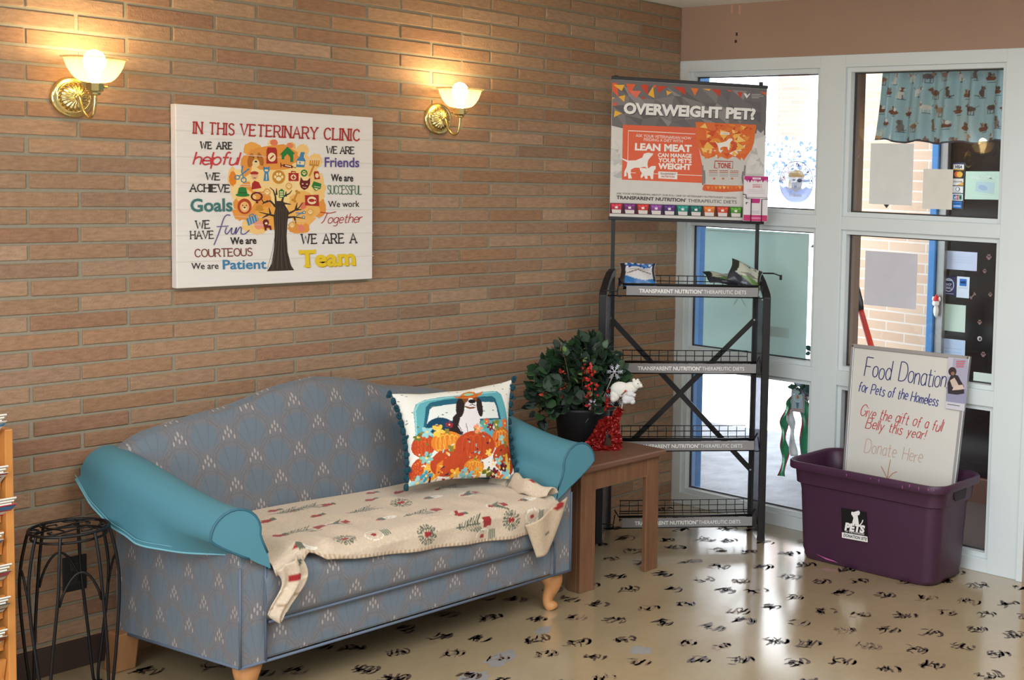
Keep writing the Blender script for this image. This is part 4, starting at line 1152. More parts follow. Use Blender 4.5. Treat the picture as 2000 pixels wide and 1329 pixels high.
    # dark cat head
    a.poly([(906, 572), (914, 528), (930, 552), (956, 552), (976, 532), (974, 576), (958, 604), (936, 616), (914, 600)], DR); a.ell(926, 574, 6, 4, CR); a.ell(954, 576, 6, 4, CR); a.line([(926, 596), (950, 598)], 3, CR)
    # green cap dog
    a.poly([(984, 590), (998, 556), (1048, 572), (1044, 604), (1010, 622)], GR); a.line([(1000, 590), (1040, 596)], 4, CR); a.poly([(1000, 600), (1032, 606), (1014, 616)], CR)
    # hat
    a.ell(534, 652, 46, 12, GR); a.poly([(502, 646), (508, 606), (530, 598), (556, 604), (566, 646)], GR); a.line([(504, 636), (564, 638)], 5, (28, 88, 40))
    # collar
    a.line([(626+34*math.cos(k*PI/10), 662+26*math.sin(k*PI/10)) for k in range(20)], 11, DR, True); a.ell(628, 700, 8, 8, DR)
    paw(694, 632, 24, (246, 222, 170), (222, 166, 90))
    paw(836, 590, 22, (246, 222, 170), (222, 166, 90))
    # beer jar (green battery)
    a.rect(770, 618, 804, 668, GR); a.rect(780, 610, 796, 620, GR)
    for k in range(3): a.rect(776, 626+k*14, 798, 634+k*14, CR)
    # bone
    a.line([(870, 680), (892, 630)], 12, OC)
    for x, y in ((862, 682), (874, 690), (886, 624), (900, 632)): a.ell(x, y, 9, 9, OC)
    # fish food bag
    a.poly([(940, 650), (1030, 646), (1032, 722), (942, 718)], RED); a.ell(986, 684, 30, 26, CR); a.ell(984, 684, 20, 11, RED); a.poly([(1000, 684), (1014, 674), (1014, 694)], RED)
    # lion
    a.ell(546, 728, 46, 52, (176, 66, 40)); a.ell(546, 732, 30, 36, (232, 176, 110)); a.ell(546, 742, 14, 12, CR); a.ell(546, 736, 7, 5, DK); a.ell(534, 722, 4, 4, DK); a.ell(558, 722, 4, 4, DK)
    a.ell(642, 750, 30, 7, OC); a.poly([(620, 746), (626, 722), (642, 716), (660, 722), (666, 746)], OC)
    # suitcase
    a.poly([(556, 812), (622, 780), (636, 822), (570, 858)], BL); a.line([(576, 800), (580, 786), (600, 778), (606, 786)], 6, BL)
    for k in range(4): a.line([(572+k*16, 808-k*8), (582+k*16, 848-k*8)], 3, CR)
    # little dog
    a.poly([(668, 848), (690, 850), (718, 856), (722, 884), (712, 886), (706, 870), (690, 870), (688, 888), (676, 888), (674, 870)], DR); a.ell(684, 834, 20, 22, DR); a.ell(686, 840, 9, 8, CR)
    paw(854, 852, 22, (246, 222, 170), (222, 166, 90)); paw(974, 762, 22, (246, 222, 170), (222, 166, 90))
    for p, q in (((880, 768), (930, 772)), ((884, 788), (930, 760))): a.line([p, q], 6, BL)
    a.ell(934, 764, 10, 10, BL); a.ell(930, 796, 10, 10, BL); a.ell(934, 764, 5, 5, CR); a.ell(930, 796, 5, 5, CR)
    g = build(bm_, 'tree_print', t); g['label'] = 'orange icon tree print'
    # lettering
    class Each:
        """Starts a fresh lettering mesh for every phrase."""
        def __getattr__(q, k):
            def f(*p, **kw):
                m_ = MB(); ar = Art(m_, src, dst, .0022); getattr(ar, k)(*p, **kw); build(m_, 'lettering', t)
            return f
    a = Each()
    CRD, BLK = (172, 38, 38), (46, 38, 36)
    a.pen('IN THIS VETERINARY CLINIC', (216, 243), (1296, 282), 74, 8.5, CRD, serif=.13, gap=.24, space=.48)
    a.pen('WE ARE', (262, 345), (464, 347), 44, 7.5, BLK, serif=.15, gap=.3, space=.6)
    a.pen('WE ARE', (1084, 368), (1262, 370), 46, 6, BLK, serif=.12)
    a.pen('helpful', (212, 452), (500, 452), 84, 10, (196, 60, 66), slant=.28, gap=.08)
    a.text('Friends', (1070, 458), (1296, 458), 66, (92, 76, 140), bold=.018)
    a.pen('WE', (296, 553), (384, 554), 46, 7, BLK, serif=.13); a.pen('ACHIEVE', (192, 632), (448, 634), 48, 7.5, BLK, serif=.14)
    a.text('We are', (1110, 552), (1256, 554), 48, BLK, bold=.024); a.pen('SUCCESSFUL', (1088, 640), (1308, 641), 58, 4.5, (70, 110, 82), serif=.1, gap=.13)
    a.text('Goals', (194, 766), (468, 760), 88, (66, 116, 112), bold=.024)
    a.text('We work', (1092, 728), (1296, 724), 44, BLK, bold=.006)
    a.pen('WE', (230, 880), (318, 876), 52, 6.5, BLK, serif=.13); a.pen('HAVE', (194, 948), (342, 944), 50, 6, BLK, serif=.12)
    m2 = MB(); a = Art(m2, src, dst, .0022); a.line(crom([(345, 988), (380, 900), (410, 810), (432, 786), (452, 790)], 6), 7, (98, 90, 140)); a.line([(364, 866), (440, 860)], 6, (98, 90, 140))
    a.line(crom([(428, 868), (418, 900), (432, 912), (462, 872), (458, 905), (474, 912), (492, 870), (486, 912), (512, 870), (524, 874), (522, 908), (545, 912), (576, 886)], 5), 7, (98, 90, 140)); build(m2, 'lettering', t)
    m2 = MB(); a = Art(m2, src, dst, .0022); a.line(crom([(1040, 762), (1100, 768), (1142, 758)], 4), 5, CRD); a.line(crom([(1086, 768), (1062, 820), (1044, 836)], 5), 5, CRD)
    a.pen('ogether', (1086, 836), (1306, 828), 62, 4.5, CRD, slant=.3, gap=.1); build(m2, 'lettering', t); a = Each()
    a.text('We are', (452, 982), (622, 976), 48, BLK, bold=.026)
    a = Each(); a.pen('WE ARE A', (918, 974), (1274, 964), 62, 7.5, BLK, serif=.14, gap=.26, space=.5)
    a.pen('COURTEOUS', (222, 1068), (592, 1056), 50, 6.5, (122, 56, 44), serif=.1, gap=.15)
    a.text('We are', (198, 1150), (374, 1146), 44, BLK, bold=.006)
    a.text('Patient', (402, 1148), (686, 1142), 64, (60, 126, 170), bold=.018)
    m2 = MB(); a = Art(m2, src, dst, .0022); a.text('Team', (910, 1133), (1272, 1115), 112, (190, 150, 30), bold=.03); a.text('Team', (904, 1128), (1268, 1110), 112, (230, 196, 46), bold=.03)
    for x_, y_ in ((904, 1017), (1000, 1014)): a.rect(x_-6, y_-2, x_+10, y_+26, (230, 196, 46))
    a.rect(930, 1118, 976, 1130, (230, 196, 46))
    for x_ in (1146, 1196, 1246): a.rect(x_-14, 1104-(x_-1146)*.05, x_+20, 1117-(x_-1146)*.05, (230, 196, 46))
    build(m2, 'lettering', t)
picture()

# ================================================================== SCONCES
BRASS = M('polished_brass', (222, 202, 140), .14, 1.0, nz=.05, ns=30)
def sconce():
    c = Vector((-2.907, 0, 1.907))
    t = thing('wall_sconce', 'brass wall sconce with lit ribbed glass bowl left of the clinic picture', 'wall lamp', tuple(c), 'brass wall sconces on the brick wall')
    mb = MB()
    mb.lathe([(.0665, -.004), (.0665, .004), (.064, .010), (.057, .013), (.055, .012), (.050, .016), (.047, .018), (.046, .014)], c, BRASS, 40, 'Y')
    def flute(r, h, a, i):
        k = .0016*math.cos(20*a+i*.25) if r > .012 else 0
        return (r+k*.3, h+k*1.8)
    mb.lathe([(.046, .014), (.044, .021), (.038, .027), (.030, .032), (.022, .035), (.015, .036), (.010, .037), (.001, .038)], c, BRASS, 80, 'Y', flute)
    build(mb, 'backplate', t, smooth=True)
    mb = MB()
    s = Vector((.012, -.13, 0))
    path = crom([(0, -.036, .002), (.0, -.050, -.002), (.001, -.060, -.022), (.004, -.074, -.050), (.008, -.098, -.066), (.0105, -.120, -.052), (.012, -.130, -.020), (.012, -.130, .012)], 6)
    mb.tube([c+Vector(p) for p in path], .0055, BRASS, 12)
    mb.ball(c+Vector((0, -.040, .002)), .010, .008, .010, BRASS)
    build(mb, 'arm', t, smooth=True)
    mb = MB()
    mb.lathe([(.006, .004), (.017, .008), (.017, .014), (.021, .018), (.026, .020), (.026, .044), (.021, .046), (.012, .046)], c+s, BRASS, 8, 'Z', None, True, True)
    mb.tube([c+s+Vector((.026, -.004, .034)), c+s+Vector((.036, -.005, .034))], .004, BRASS, 8)
    build(mb, 'socket_cup', t)
    gm = bpy.data.materials.new('frosted_shade_glass'); gm.use_nodes = True
    nt = gm.node_tree; nt.nodes.clear(); N = nt.nodes; L = nt.links
    out = N.new('ShaderNodeOutputMaterial'); m1 = N.new('ShaderNodeMixShader'); m2 = N.new('ShaderNodeMixShader')
    tl = N.new('ShaderNodeBsdfTranslucent'); df = N.new('ShaderNodeBsdfDiffuse'); tr = N.new('ShaderNodeBsdfTransparent')
    nz = N.new('ShaderNodeTexNoise'); nz.inputs['Scale'].default_value = 60
    mr = N.new('ShaderNodeMapRange'); mr.inputs['To Min'].default_value = .10; mr.inputs['To Max'].default_value = .16
    L.new(nz.outputs['Fac'], mr.inputs['Value']); L.new(mr.outputs[0], m2.inputs[0])
    tl.inputs[0].default_value = (.20, .155, .085, 1); df.inputs[0].default_value = (.50, .45, .34, 1); tr.inputs[0].default_value = (1, .95, .85, 1)
    m1.inputs[0].default_value = .35; L.new(tl.outputs[0], m1.inputs[1]); L.new(df.outputs[0], m1.inputs[2])
    L.new(m1.outputs[0], m2.inputs[1]); L.new(tr.outputs[0], m2.inputs[2]); L.new(m2.outputs[0], out.inputs[0])
    def rib(r, h, a, i): return (r*(1+(.040*math.cos(30*a) if 1 < i < 12 else 0)), h)
    mb = MB(); mb.lathe([(.024, .047), (.034, .048), (.045, .052), (.054, .060), (.062, .070), (.069, .082), (.075, .095), (.079, .107), (.082, .117), (.088, .122), (.092, .123), (.0925, .126), (.0880, .1265), (.080, .121)], c+s, gm, 144, 'Z', rib)
    build(mb, 'glass_shade', t, smooth=True)
    em = bpy.data.materials.new('lit_bulb'); em.use_nodes = True
    nt = em.node_tree; nt.nodes.clear(); e = nt.nodes.new('ShaderNodeEmission'); o_ = nt.nodes.new('ShaderNodeOutputMaterial')
    e.inputs[0].default_value = (1, .74, .36, 1); e.inputs[1].default_value = 125
    nt.links.new(e.outputs[0], o_.inputs[0])
    mb = MB(); mb.lathe([(.013, .046), (.014, .060), (.020, .078), (.029, .098), (.032, .114), (.030, .130), (.021, .143), (.010, .149), (.0005, .151)], c+s, em, 24)
    build(mb, 'bulb', t, smooth=True)
    return t
sc1 = sconce()
sc2 = copy_tree(sc1)
sc2.location = (-1.4875, 0, 1.922)
sc2['label'] = 'brass wall sconce with lit glass bowl between the clinic picture and the poster'

# ================================================================== OUTLET
mb = MB(); blk = M('black_plastic', (30, 28, 28), .45, nz=.1)
t = thing('wall_outlet', 'black wall outlet cover low on the brick wall behind the plant stand', 'outlet', (-2.92, 0, .265))
mb.box(-2.957, -2.883, -.006, 0, .265, .383, blk); build(mb, 'cover_plate', t, bevel=.0025)
for z in (.300, .347):
    mb = MB(); mb.box(-2.937, -2.903, -.009, -.005, z-.014, z+.014, M('outlet_face', (44, 41, 40), .4))
    for dx in (-.006, .006): mb.box(-2.92+dx-.001, -2.92+dx+.001, -.0095, -.008, z-.002, z+.007, M('slot_dark', (8, 8, 8), .8))
    build(mb, 'socket', t, bevel=.001)

# ================================================================== WIRE PLANT STAND
def plant_stand():
    c = Vector((-3.05, -.270, 0)); zt = .555; R = .108
    iron = M('black_iron', (26, 24, 25), .42, .4, nz=.2, ns=40)
    t = thing('plant_stand', 'tall round black wire plant stand with scrolled top standing before the outlet', 'plant stand', (c.x, c.y, 0))
    mb = MB(); r = .0045
    mb.tube([c+Vector((R*math.cos(k*PI/20), R*math.sin(k*PI/20), zt)) for k in range(40)], .005, iron, 8, True)
    mb.tube([c+Vector((R*.94*math.cos(k*PI/20), R*.94*math.sin(k*PI/20), zt-.022)) for k in range(40)], .004, iron, 8, True)
    build(mb, 'top_ring', t, smooth=True)
    mb = MB()
    for k in range(4):
        a0 = k*PI/2+.4
        def P(q, th): return c+Vector((q*math.cos(a0+th), q*math.sin(a0+th), zt))
        mb.tube(crom([P(R, 0), P(.085, .25), P(.05, .55), P(.03, 1.4), P(.052, 2.1), P(.075, 1.7), P(.068, 1.35), P(.055, 1.4)], 6), .0027, iron, 6)
        mb.tube(crom([P(R, .8), P(.092, .95), P(.08, .72), P(.092, .55), P(.1, .62)], 6), .003, iron, 6)
    build(mb, 'scrollwork', t, smooth=True)
    feet = [math.radians(-55.5+90*q) for q in range(4)]
    off = math.radians(20)
    for a_f in feet:
        for sg in (-1, 1):
            mb = MB(); path = []
            for q, z, f in ((R, zt, 1), (R*1.08, zt-.03, 1), (R*1.20, zt-.10, 1), (R*1.26, zt-.17, .97), (R*1.26, zt-.26, .8), (R*1.22, zt-.38, .52), (R*1.18, zt-.46, .34), (R*1.16, .05, .22), (R*1.19, .018, .17), (R*1.28, .006, .12), (R*1.38, .006, .08)):
                a = a_f+sg*off*f
                path.append(c+Vector((q*math.cos(a), q*math.sin(a), z)))
            mb.tube(crom(path, 4), .0048, iron, 8)
            build(mb, 'leg', t, smooth=True)
    for n_, a_f in enumerate(feet):
        a0 = a_f+off; a1 = a_f+PI/2-off; pts = []
        mb = MB()
        for q in range(15):
            f = q/14; a = a0+(a1-a0)*f; z = zt-.21+.10*math.sin(PI*f)**.75
            rr = R*(1.25-.05*math.sin(PI*f))
            pts.append(c+Vector((rr*math.cos(a), rr*math.sin(a), z)))
        mb.tube(pts, .0038, iron, 6)
        build(mb, 'arch', t, smooth=True)
plant_stand()

# ================================================================== MAGAZINE RACK
PINE = M('orange_pine', (206, 138, 70), .4, nz=.26, ns=30, stretch=(1, 1, .10), coat=.2)
def mag_rack():
    t = thing('magazine_rack', 'tall orange pine magazine rack at the edge beside the wire stand', 'magazine rack', (-3.52, -.19, 0))
    for name, x0, x1 in (('side_panel', -3.243, -3.221), ('side_panel', -3.80, -3.778)):
        mb = MB(); mb.box(x0, x1, -.318, -.016, 0, .90, PINE); build(mb, name, t, bevel=.003)
    mb = MB(); mb.box(-3.778, -3.243, -.03, -.018, .02, .90, PINE); build(mb, 'back_panel', t)
    for k in range(8):
        z = .80-k*.098
        if z < .05: continue
        mb = MB(); mb.hexa([(-3.776, -.29, z-.075), (-3.245, -.29, z-.075), (-3.245, -.27, z-.075), (-3.776, -.27, z-.075), (-3.776, -.31, z-.01), (-3.245, -.31, z-.01), (-3.245, -.295, z-.01), (-3.776, -.295, z-.01)], PINE)
        build(mb, 'shelf_lip', t)
        mb = MB(); mb.box(-3.776, -3.245, -.29, -.03, z-.085, z-.075, PINE); build(mb, 'shelf', t)
    specs = [(.868, .128, (58, 140, 200), (176, 34, 60), 'top pocket of the rack, blue banner and red title'),
             (.735, .085, (216, 212, 204), (40, 40, 44), 'second pocket of the rack, pale cover with black title'),
             (.637, .075, (196, 60, 84), (60, 130, 190), 'third pocket, pink and blue cover'),
             (.538, .075, (196, 196, 196), (90, 120, 150), 'fourth pocket, grey stack of pages'),
             (.440, .08, (150, 150, 130), (190, 90, 110), 'fifth pocket, dark mixed pages'),
             (.342, .085, (92, 96, 84), (200, 196, 180), 'sixth pocket, dull green cover'),
             (.245, .075, (190, 176, 158), (140, 80, 60), 'seventh pocket, tan page edges')]
    for i, (z, h, c1, c2, lab) in enumerate(specs):
        xo = (-3.238 if i == 0 else -3.250)+.010*((i*37) % 5-2)/2; th = .012
        # leaning magazine: bottom inside the pocket, top tipped out over the lip
        b0 = Vector((xo-.21, -.268, z-.012-(0 if i else -.012))); ux = Vector((1, 0, 0)); up = Vector((0, -.82, .57)).normalized(); nn = ux.cross(up)
        tl = thing('magazine', 'dog-eared magazine in the '+lab, 'magazine', tuple(b0), 'magazines in the pine rack')
        W_, H_ = .20+.01*(i % 3), (.125 if i < 1 else .105)
        mb = MB(); pg = M('page_edges', (222, 216, 204), .8, nz=.2, ns=200)
        for q in range(3):
            o_ = nn*(-.006*q)+ux*(.006*q-.01); cc = b0+ux*W_/2*.98+up*(H_/2+.006*q)+o_
            mb.obox(cc, ux, up, nn, W_/2, H_/2, .0022, pg)
        build(mb, 'pages', tl)
        mb = MB(); cc = b0+ux*W_/2+up*H_/2+nn*.0035
        mb.obox(cc, ux, up, nn, W_/2, H_/2, .0008, ink(c1 if i else (226, 222, 216)))
        TLc = b0+up*H_+nn*.0043; TRc = TLc+ux*W_; BRc = b0+ux*W_+nn*.0043; BLc = b0+nn*.0043
        a = Art(mb, [(0, 0), (100, 0), (100, 70), (0, 70)], [TLc, TRc, BRc, BLc], .0005)
        if i == 0:
            a.rect(0, 6, 100, 18, c1); a.text('A LADY', (62, 15), (97, 15), 7, (230, 235, 240), bold=.02); a.text('Our', (55, 46), (97, 46), 24, c2, bold=.05, shear=.2)
        elif i == 1:
            a.text('7', (80, 40), (96, 40), 24, c2, bold=.05); a.rect(0, 2, 100, 8, (160, 60, 70))
        else:
            a.rect(40, 4, 100, 24, c2); a.rect(0, 30, 100, 44, (226, 222, 216))
        build(mb, 'cover', tl)
mag_rack()

# ================================================================== SIDE TABLE
WAL = M('brown_stained_oak', (124, 88, 64), .42, nz=.38, ns=55, stretch=(1, 1, .10), spec=.5, bump=.1, bs=60)
WALT = M('brown_table_top', (116, 84, 66), .38, nz=.34, ns=40, stretch=(.10, 1, 1), spec=.55)
def table():
    x0, x1, y0, y1, zt = -1.352, -.852, -.748, -.215, .527
    t = thing('side_table', 'square brown wooden side table between the sofa and the display rack', 'side table', (-1.10, -.48, 0))
    mb = MB(); mb.box(x0, x1, y0, y1, zt-.026, zt, WALT); build(mb, 'tabletop', t, bevel=.006)
    ins = .022; L_ = .074; T_ = .020
    for (cx, sx) in ((x0+ins, 1), (x1-ins, -1)):
        for (cy, sy) in ((y0+ins, 1), (y1-ins, -1)):
            mb = MB()
            mb.box(cx, cx+sx*L_, cy, cy+sy*T_, 0, zt-.026, WAL); mb.box(cx, cx+sx*T_, cy+sy*T_, cy+sy*L_, 0, zt-.026, WAL)
            mb.box(cx+sx*(L_-.012), cx+sx*(L_+.006), cy-sy*.003, cy+sy*T_, 0, zt-.10, WAL)
            build(mb, 'leg', t, bevel=.003)
    mb = MB(); a = ins+L_
    mb.box(x0+a, x1-a, y0+ins+.002, y0+ins+.018, zt-.11, zt-.026, WAL); mb.box(x0+a, x1-a, y1-ins-.018, y1-ins-.002, zt-.11, zt-.026, WAL)
    mb.box(x0+ins+.002, x0+ins+.018, y0+a, y1-a, zt-.11, zt-.026, WAL); mb.box(x1-ins-.018, x1-ins-.002, y0+a, y1-a, zt-.11, zt-.026, WAL)
    build(mb, 'apron', t, bevel=.002)
table()

# ================================================================== POTTED PLANT AND ITS DECORATIONS
def plant():
    c = Vector((-1.025, -.405, .5275)); rnd = random.Random(21)
    t = thing('potted_plant', 'bushy dark green houseplant in a black pot on the side table', 'potted plant', tuple(c))
    mb = MB(); bp = M('black_pot', (24, 25, 28), .5, nz=.15, spec=.4)
    mb.lathe([(.09, 0), (.10, .004), (.119, .155), (.122, .160), (.122, .172), (.116, .172), (.112, .150), (.104, .14)], c, bp, 36, 'Z', None, True)
    build(mb, 'pot', t, smooth=True)
    mb = MB(); mb.lathe([(.001, .152), (.06, .150), (.113, .146)], c, M('potting_soil', (52, 40, 32), .95, nz=.4, ns=90, bump=.6), 24)
    build(mb, 'soil', t)
    cc = c+Vector((-.055, -.01, .30))
    gs = [M('leaf_dark', (34, 58, 38), .6, nz=.25, ns=30), M('leaf_mid', (46, 74, 46), .42, nz=.25, ns=30), M('leaf_deep', (24, 42, 32), .6, nz=.25, ns=30)]
    gl_ = M('leaf_new', (120, 144, 82), .5, nz=.2)
    mb = MB()
    for (dx, dy, dz, rx, rz, n) in ((0, 0, .03, .135, .13, 330), (.055, -.03, .075, .10, .10, 200), (.11, -.07, .0, .075, .085, 130), (-.085, .05, -.02, .085, .10, 150), (-.13, .06, -.10, .05, .075, 60), (.05, -.03, -.08, .13, .07, 150)):
        leafy(mb, cc+Vector((dx, dy, dz)), rx, rx, rz, n, .048, gs, rnd, .35)
    leafy(mb, cc+Vector((-.03, -.06, .05)), .12, .10, .12, 9, .03, [gl_], rnd, .5)
    # a few large round leaves at the left
    for (dx, dy, dz, r) in ((-.13, .0, -.005, .045), (-.10, -.02, -.03, .042), (-.15, .04, .05, .03), (-.05, -.07, -.07, .036), (.02, -.1, -.06, .034)):
        q = cc+Vector((dx, dy, dz)); n_ = Vector((-.6, -.7, .35)).normalized(); a_ = n_.orthogonal().normalized(); b_ = n_.cross(a_)
        mb.add([q+(a_*math.cos(k*PI/6)+b_*math.sin(k*PI/6)*.85)*r+n_*.004*math.cos(k*PI/3) for k in range(12)], [tuple(range(12))], gs[0])
    f = build(mb, 'foliage', t); f['label'] = 'dark green leaves'
    mb = MB(); st = M('plant_stem', (96, 84, 60), .8)
    for k in range(9):
        a = k*.7; r0 = .03; r1 = .10
        mb.tube(crom([c+Vector((r0*math.cos(a), r0*math.sin(a), .15)), c+Vector((-.02+.06*math.cos(a), .06*math.sin(a), .22)), cc+Vector((r1*math.cos(a), r1*math.sin(a), -.0+.02*k))], 4), .003, st, 6)
    mb.tube(crom([c+Vector((-.10, .02, .17)), c+Vector((-.15, .06, .10)), c+Vector((-.165, .07, .04))], 4), .0015, st, 5)
    build(mb, 'stem', t, smooth=True)
    # red berry sprig and silver snowflake picks pushed into the pot
    red = M('red_berry', (196, 44, 40), .4, nz=.15)
    def berries(base, top, n, label):
        mb = MB(); base = Vector(base); top = Vector(top)
        mb.tube([base, (base+top)/2+Vector((.01, -.01, 0)), top], .0018, st, 5)
        for k in range(n):
            f_ = rnd.uniform(.15, 1.05); p = base.lerp(top, f_)+Vector((rnd.uniform(-.03, .03), rnd.uniform(-.03, .02), rnd.uniform(-.02, .02)))
            mb.ball(p, .0062, .0062, .0062, red, 8, 6)
            if k % 2: leafy(mb, p, .01, .01, .01, 2, .02, [red], rnd, .1)
        tag(build(mb, 'berry_sprig', smooth=False), label, 'berry sprig')
    berries(c+Vector((-.045, -.10, .16)), c+Vector((-.095, -.125, .36)), 42, 'red berry sprig rising from the left side of the black pot')
    berries(c+Vector((.03, -.10, .16)), c+Vector((.045, -.14, .24)), 16, 'short red berry sprig behind the silver snowflake beside the white bear')
    rb = M('red_blossom', (214, 76, 56), .5)
    mb = MB()
    for (dx, dy, dz) in ((-.155, -.03, .335), (-.16, -.02, .265), (-.205, .02, .245), (-.15, -.04, .24), (-.145, -.05, .275)):
        leafy(mb, c+Vector((dx, dy, dz)), .012, .012, .006, 9, .016, [rb], rnd, .1)
        mb.tube([c+Vector((dx, dy, dz)), c+Vector((dx*.6, dy, .17))], .001, st, 4)
    tag(build(mb, 'blossom_sprig'), 'sprig of small orange red blossoms at the left of the potted plant', 'flower sprig')
    silver = M('silver_glitter', (196, 196, 208), .35, .6, nz=.25, ns=200)
    def flake(cn, r, label, stem_to):
        mb = MB(); cn = Vector(cn); n_ = Vector((-.71, -.70, .1)).normalized(); a_ = Vector((.70, -.71, 0)); b_ = n_.cross(a_).normalized()
        for k in range(6):
            th = k*PI/3; d = a_*math.cos(th)+b_*math.sin(th); e = a_*-math.sin(th)+b_*math.cos(th)
            mb.tube([cn, cn+d*r], .0022, silver, 5)
            for q in (.4, .62, .82):
                for s_ in (-1, 1): mb.tube([cn+d*r*q, cn+d*r*(q+.2)+e*s_*r*.22], .0018, silver, 5)
        mb.tube([cn, Vector(stem_to)], .0022, M('white_pick', (206, 204, 200), .5), 6)
        tag(build(mb, 'snowflake_pick'), label, 'snowflake pick', 'silver snowflake picks in the pot')
    flake(c+Vector((.03, -.16, .335)), .034, 'silver snowflake pick highest in the potted plant', c+Vector((.01, -.085, .16)))
    flake(c+Vector((.055, -.150, .225)), .044, 'silver snowflake pick beside the white bear ornament', c+Vector((.04, -.08, .16)))
    flake(c+Vector((-.065, -.13, .20)), .024, 'small silver snowflake pick low above the left pot rim', c+Vector((-.05, -.085, .155)))
    # polar bear ornament on a stick
    b = c+Vector((.055, -.205, .255)); e = Vector((.70, -.714, 0)); n_ = Vector((-.714, -.70, 0))
    t2 = thing('bear_ornament', 'white polar bear ornament with cub on a stick in the potted plant', 'ornament', tuple(c+Vector((.04, -.085, .16))))
    wm = M('bear_white', (226, 222, 214), .7, nz=.08, ns=70, bump=.3, bs=150)
    R3 = Matrix((e, Vector((0, 0, 1)).cross(e), (0, 0, 1))).transposed()
    def BB(mb, u, z, ru, rz, d=.0, th=.016, rot=0, mat=wm):
        mb.ball(b+e*u+Vector((0, 0, z))+n_*d, ru, th, rz, mat, 14, 9, R3 @ Matrix.Rotation(rot, 3, 'Y'))
    mb = MB()
    BB(mb, -.022, .005, .044, .034, 0, .020, .15); BB(mb, -.045, -.018, .022, .030); BB(mb, .018, .012, .036, .026, .002, .018, -.2)
    BB(mb, .045, .028, .022, .020, .006, .016); BB(mb, .060, .024, .014, .010, .008, .010, .3); BB(mb, .034, .047, .007, .007, .004, .006); BB(mb, .050, .046, .007, .007, .004, .006); BB(mb, -.052, -.035, .014, .016)
    build(mb, 'bear_body', t2, smooth=True)
    mb = MB(); gw = M('cub_white', (212, 210, 212), .7, nz=.08, ns=70)
    BB(mb, .012, -.034, .028, .020, .014, .014, 0, gw); BB(mb, .020, -.012, .018, .014, .016, .013, 0, gw); BB(mb, .036, -.016, .010, .008, .020, .009, 0, gw); BB(mb, .0, -.044, .014, .012, .014, .012, 0, gw); BB(mb, .030, -.046, .012, .012, .014, .012, 0, gw); BB(mb, .010, .002, .005, .005, .016, .005, 0, gw); BB(mb, .026, .002, .005, .005, .016, .005, 0, gw)
    build(mb, 'cub', t2, smooth=True)
    mb = MB(); dk = M('bear_black', (24, 22, 24), .4)
    for u, z, d, r in ((.073, .026, .012, .0035), (.051, .034, .022, .0022), (.044, -.016, .028, .0022)): mb.ball(b+e*u+Vector((0, 0, z))+n_*d, r, r, r, dk, 8, 6); build(mb, 'nose' if r > .003 else 'eye', t2); mb = MB()
    mb.tube([b+e*-.018+Vector((0, 0, -.016))+n_*.022, b+e*-.002+Vector((0, 0, .000))+n_*.024], .0022, M('twig', (120, 60, 40), .7), 6); mb.ball(b+e*-.001+Vector((0, 0, .002))+n_*.025, .005, .004, .005, red, 8, 6)
    build(mb, 'twig', t2)
    mb = MB(); mb.tube([b+e*-.01+Vector((0, 0, -.04)), b+e*-.016+Vector((0, 0, -.08)), c+Vector((.025, -.090, .155))], .003, M('white_pick', (206, 204, 200), .5), 8); build(mb, 'stick', t2, smooth=True)
    # crumpled red foil wrap before the pot
    foil = M('red_foil', (140, 28, 26), .35, .35, nz=.25, ns=40, bump=.5, bs=50)
    def crum(path, w, mb, seed):
        rn = random.Random(seed); P = crom(path, 6); vs = []; k = 7
        for i, p in enumerate(P):
            p = Vector(p); tt = (Vector(P[min(i+1, len(P)-1)])-Vector(P[max(i-1, 0)])).normalized(); sd = tt.cross(n_).normalized()
            for q in range(k):
                f = (q/(k-1)-.5)*2
                vs.append(p+sd*w*f*rn.uniform(.8, 1.2)+n_*rn.uniform(0, .016)+Vector((0, 0, rn.uniform(-.004, .004))))
        mb.add(vs, [(i*k+q, i*k+q+1, (i+1)*k+q+1, (i+1)*k+q) for i in range(len(P)-1) for q in range(k-1)], foil)
    g = Vector((-1.065, -.555, 0))
    def G(u, z): return g+e*u+Vector((0, 0, z))
    mb = MB()
    crum([G(-.058, .532), G(-.045, .56), G(-.012, .600), G(.002, .640), G(.03, .660), G(.06, .652), G(.075, .690), G(.088, .712)], .017, mb, 1)
    crum([G(.045, .655), G(.060, .62), G(.068, .580), G(.075, .532)], .024, mb, 2)
    crum([G(-.040, .531), G(.0, .545), G(.015, .60), G(.03, .645)], .012, mb, 3)
    crum([G(-.055, .533), G(.01, .536), G(.08, .533)], .012, mb, 5)
    crum([G(-.02, .585), G(-.01, .556), G(-.005, .532)], .018, mb, 4)
    tag(build(mb, 'foil_ribbon'), 'crumpled red foil ribbon in front of the black flower pot', 'ribbon')
plant()
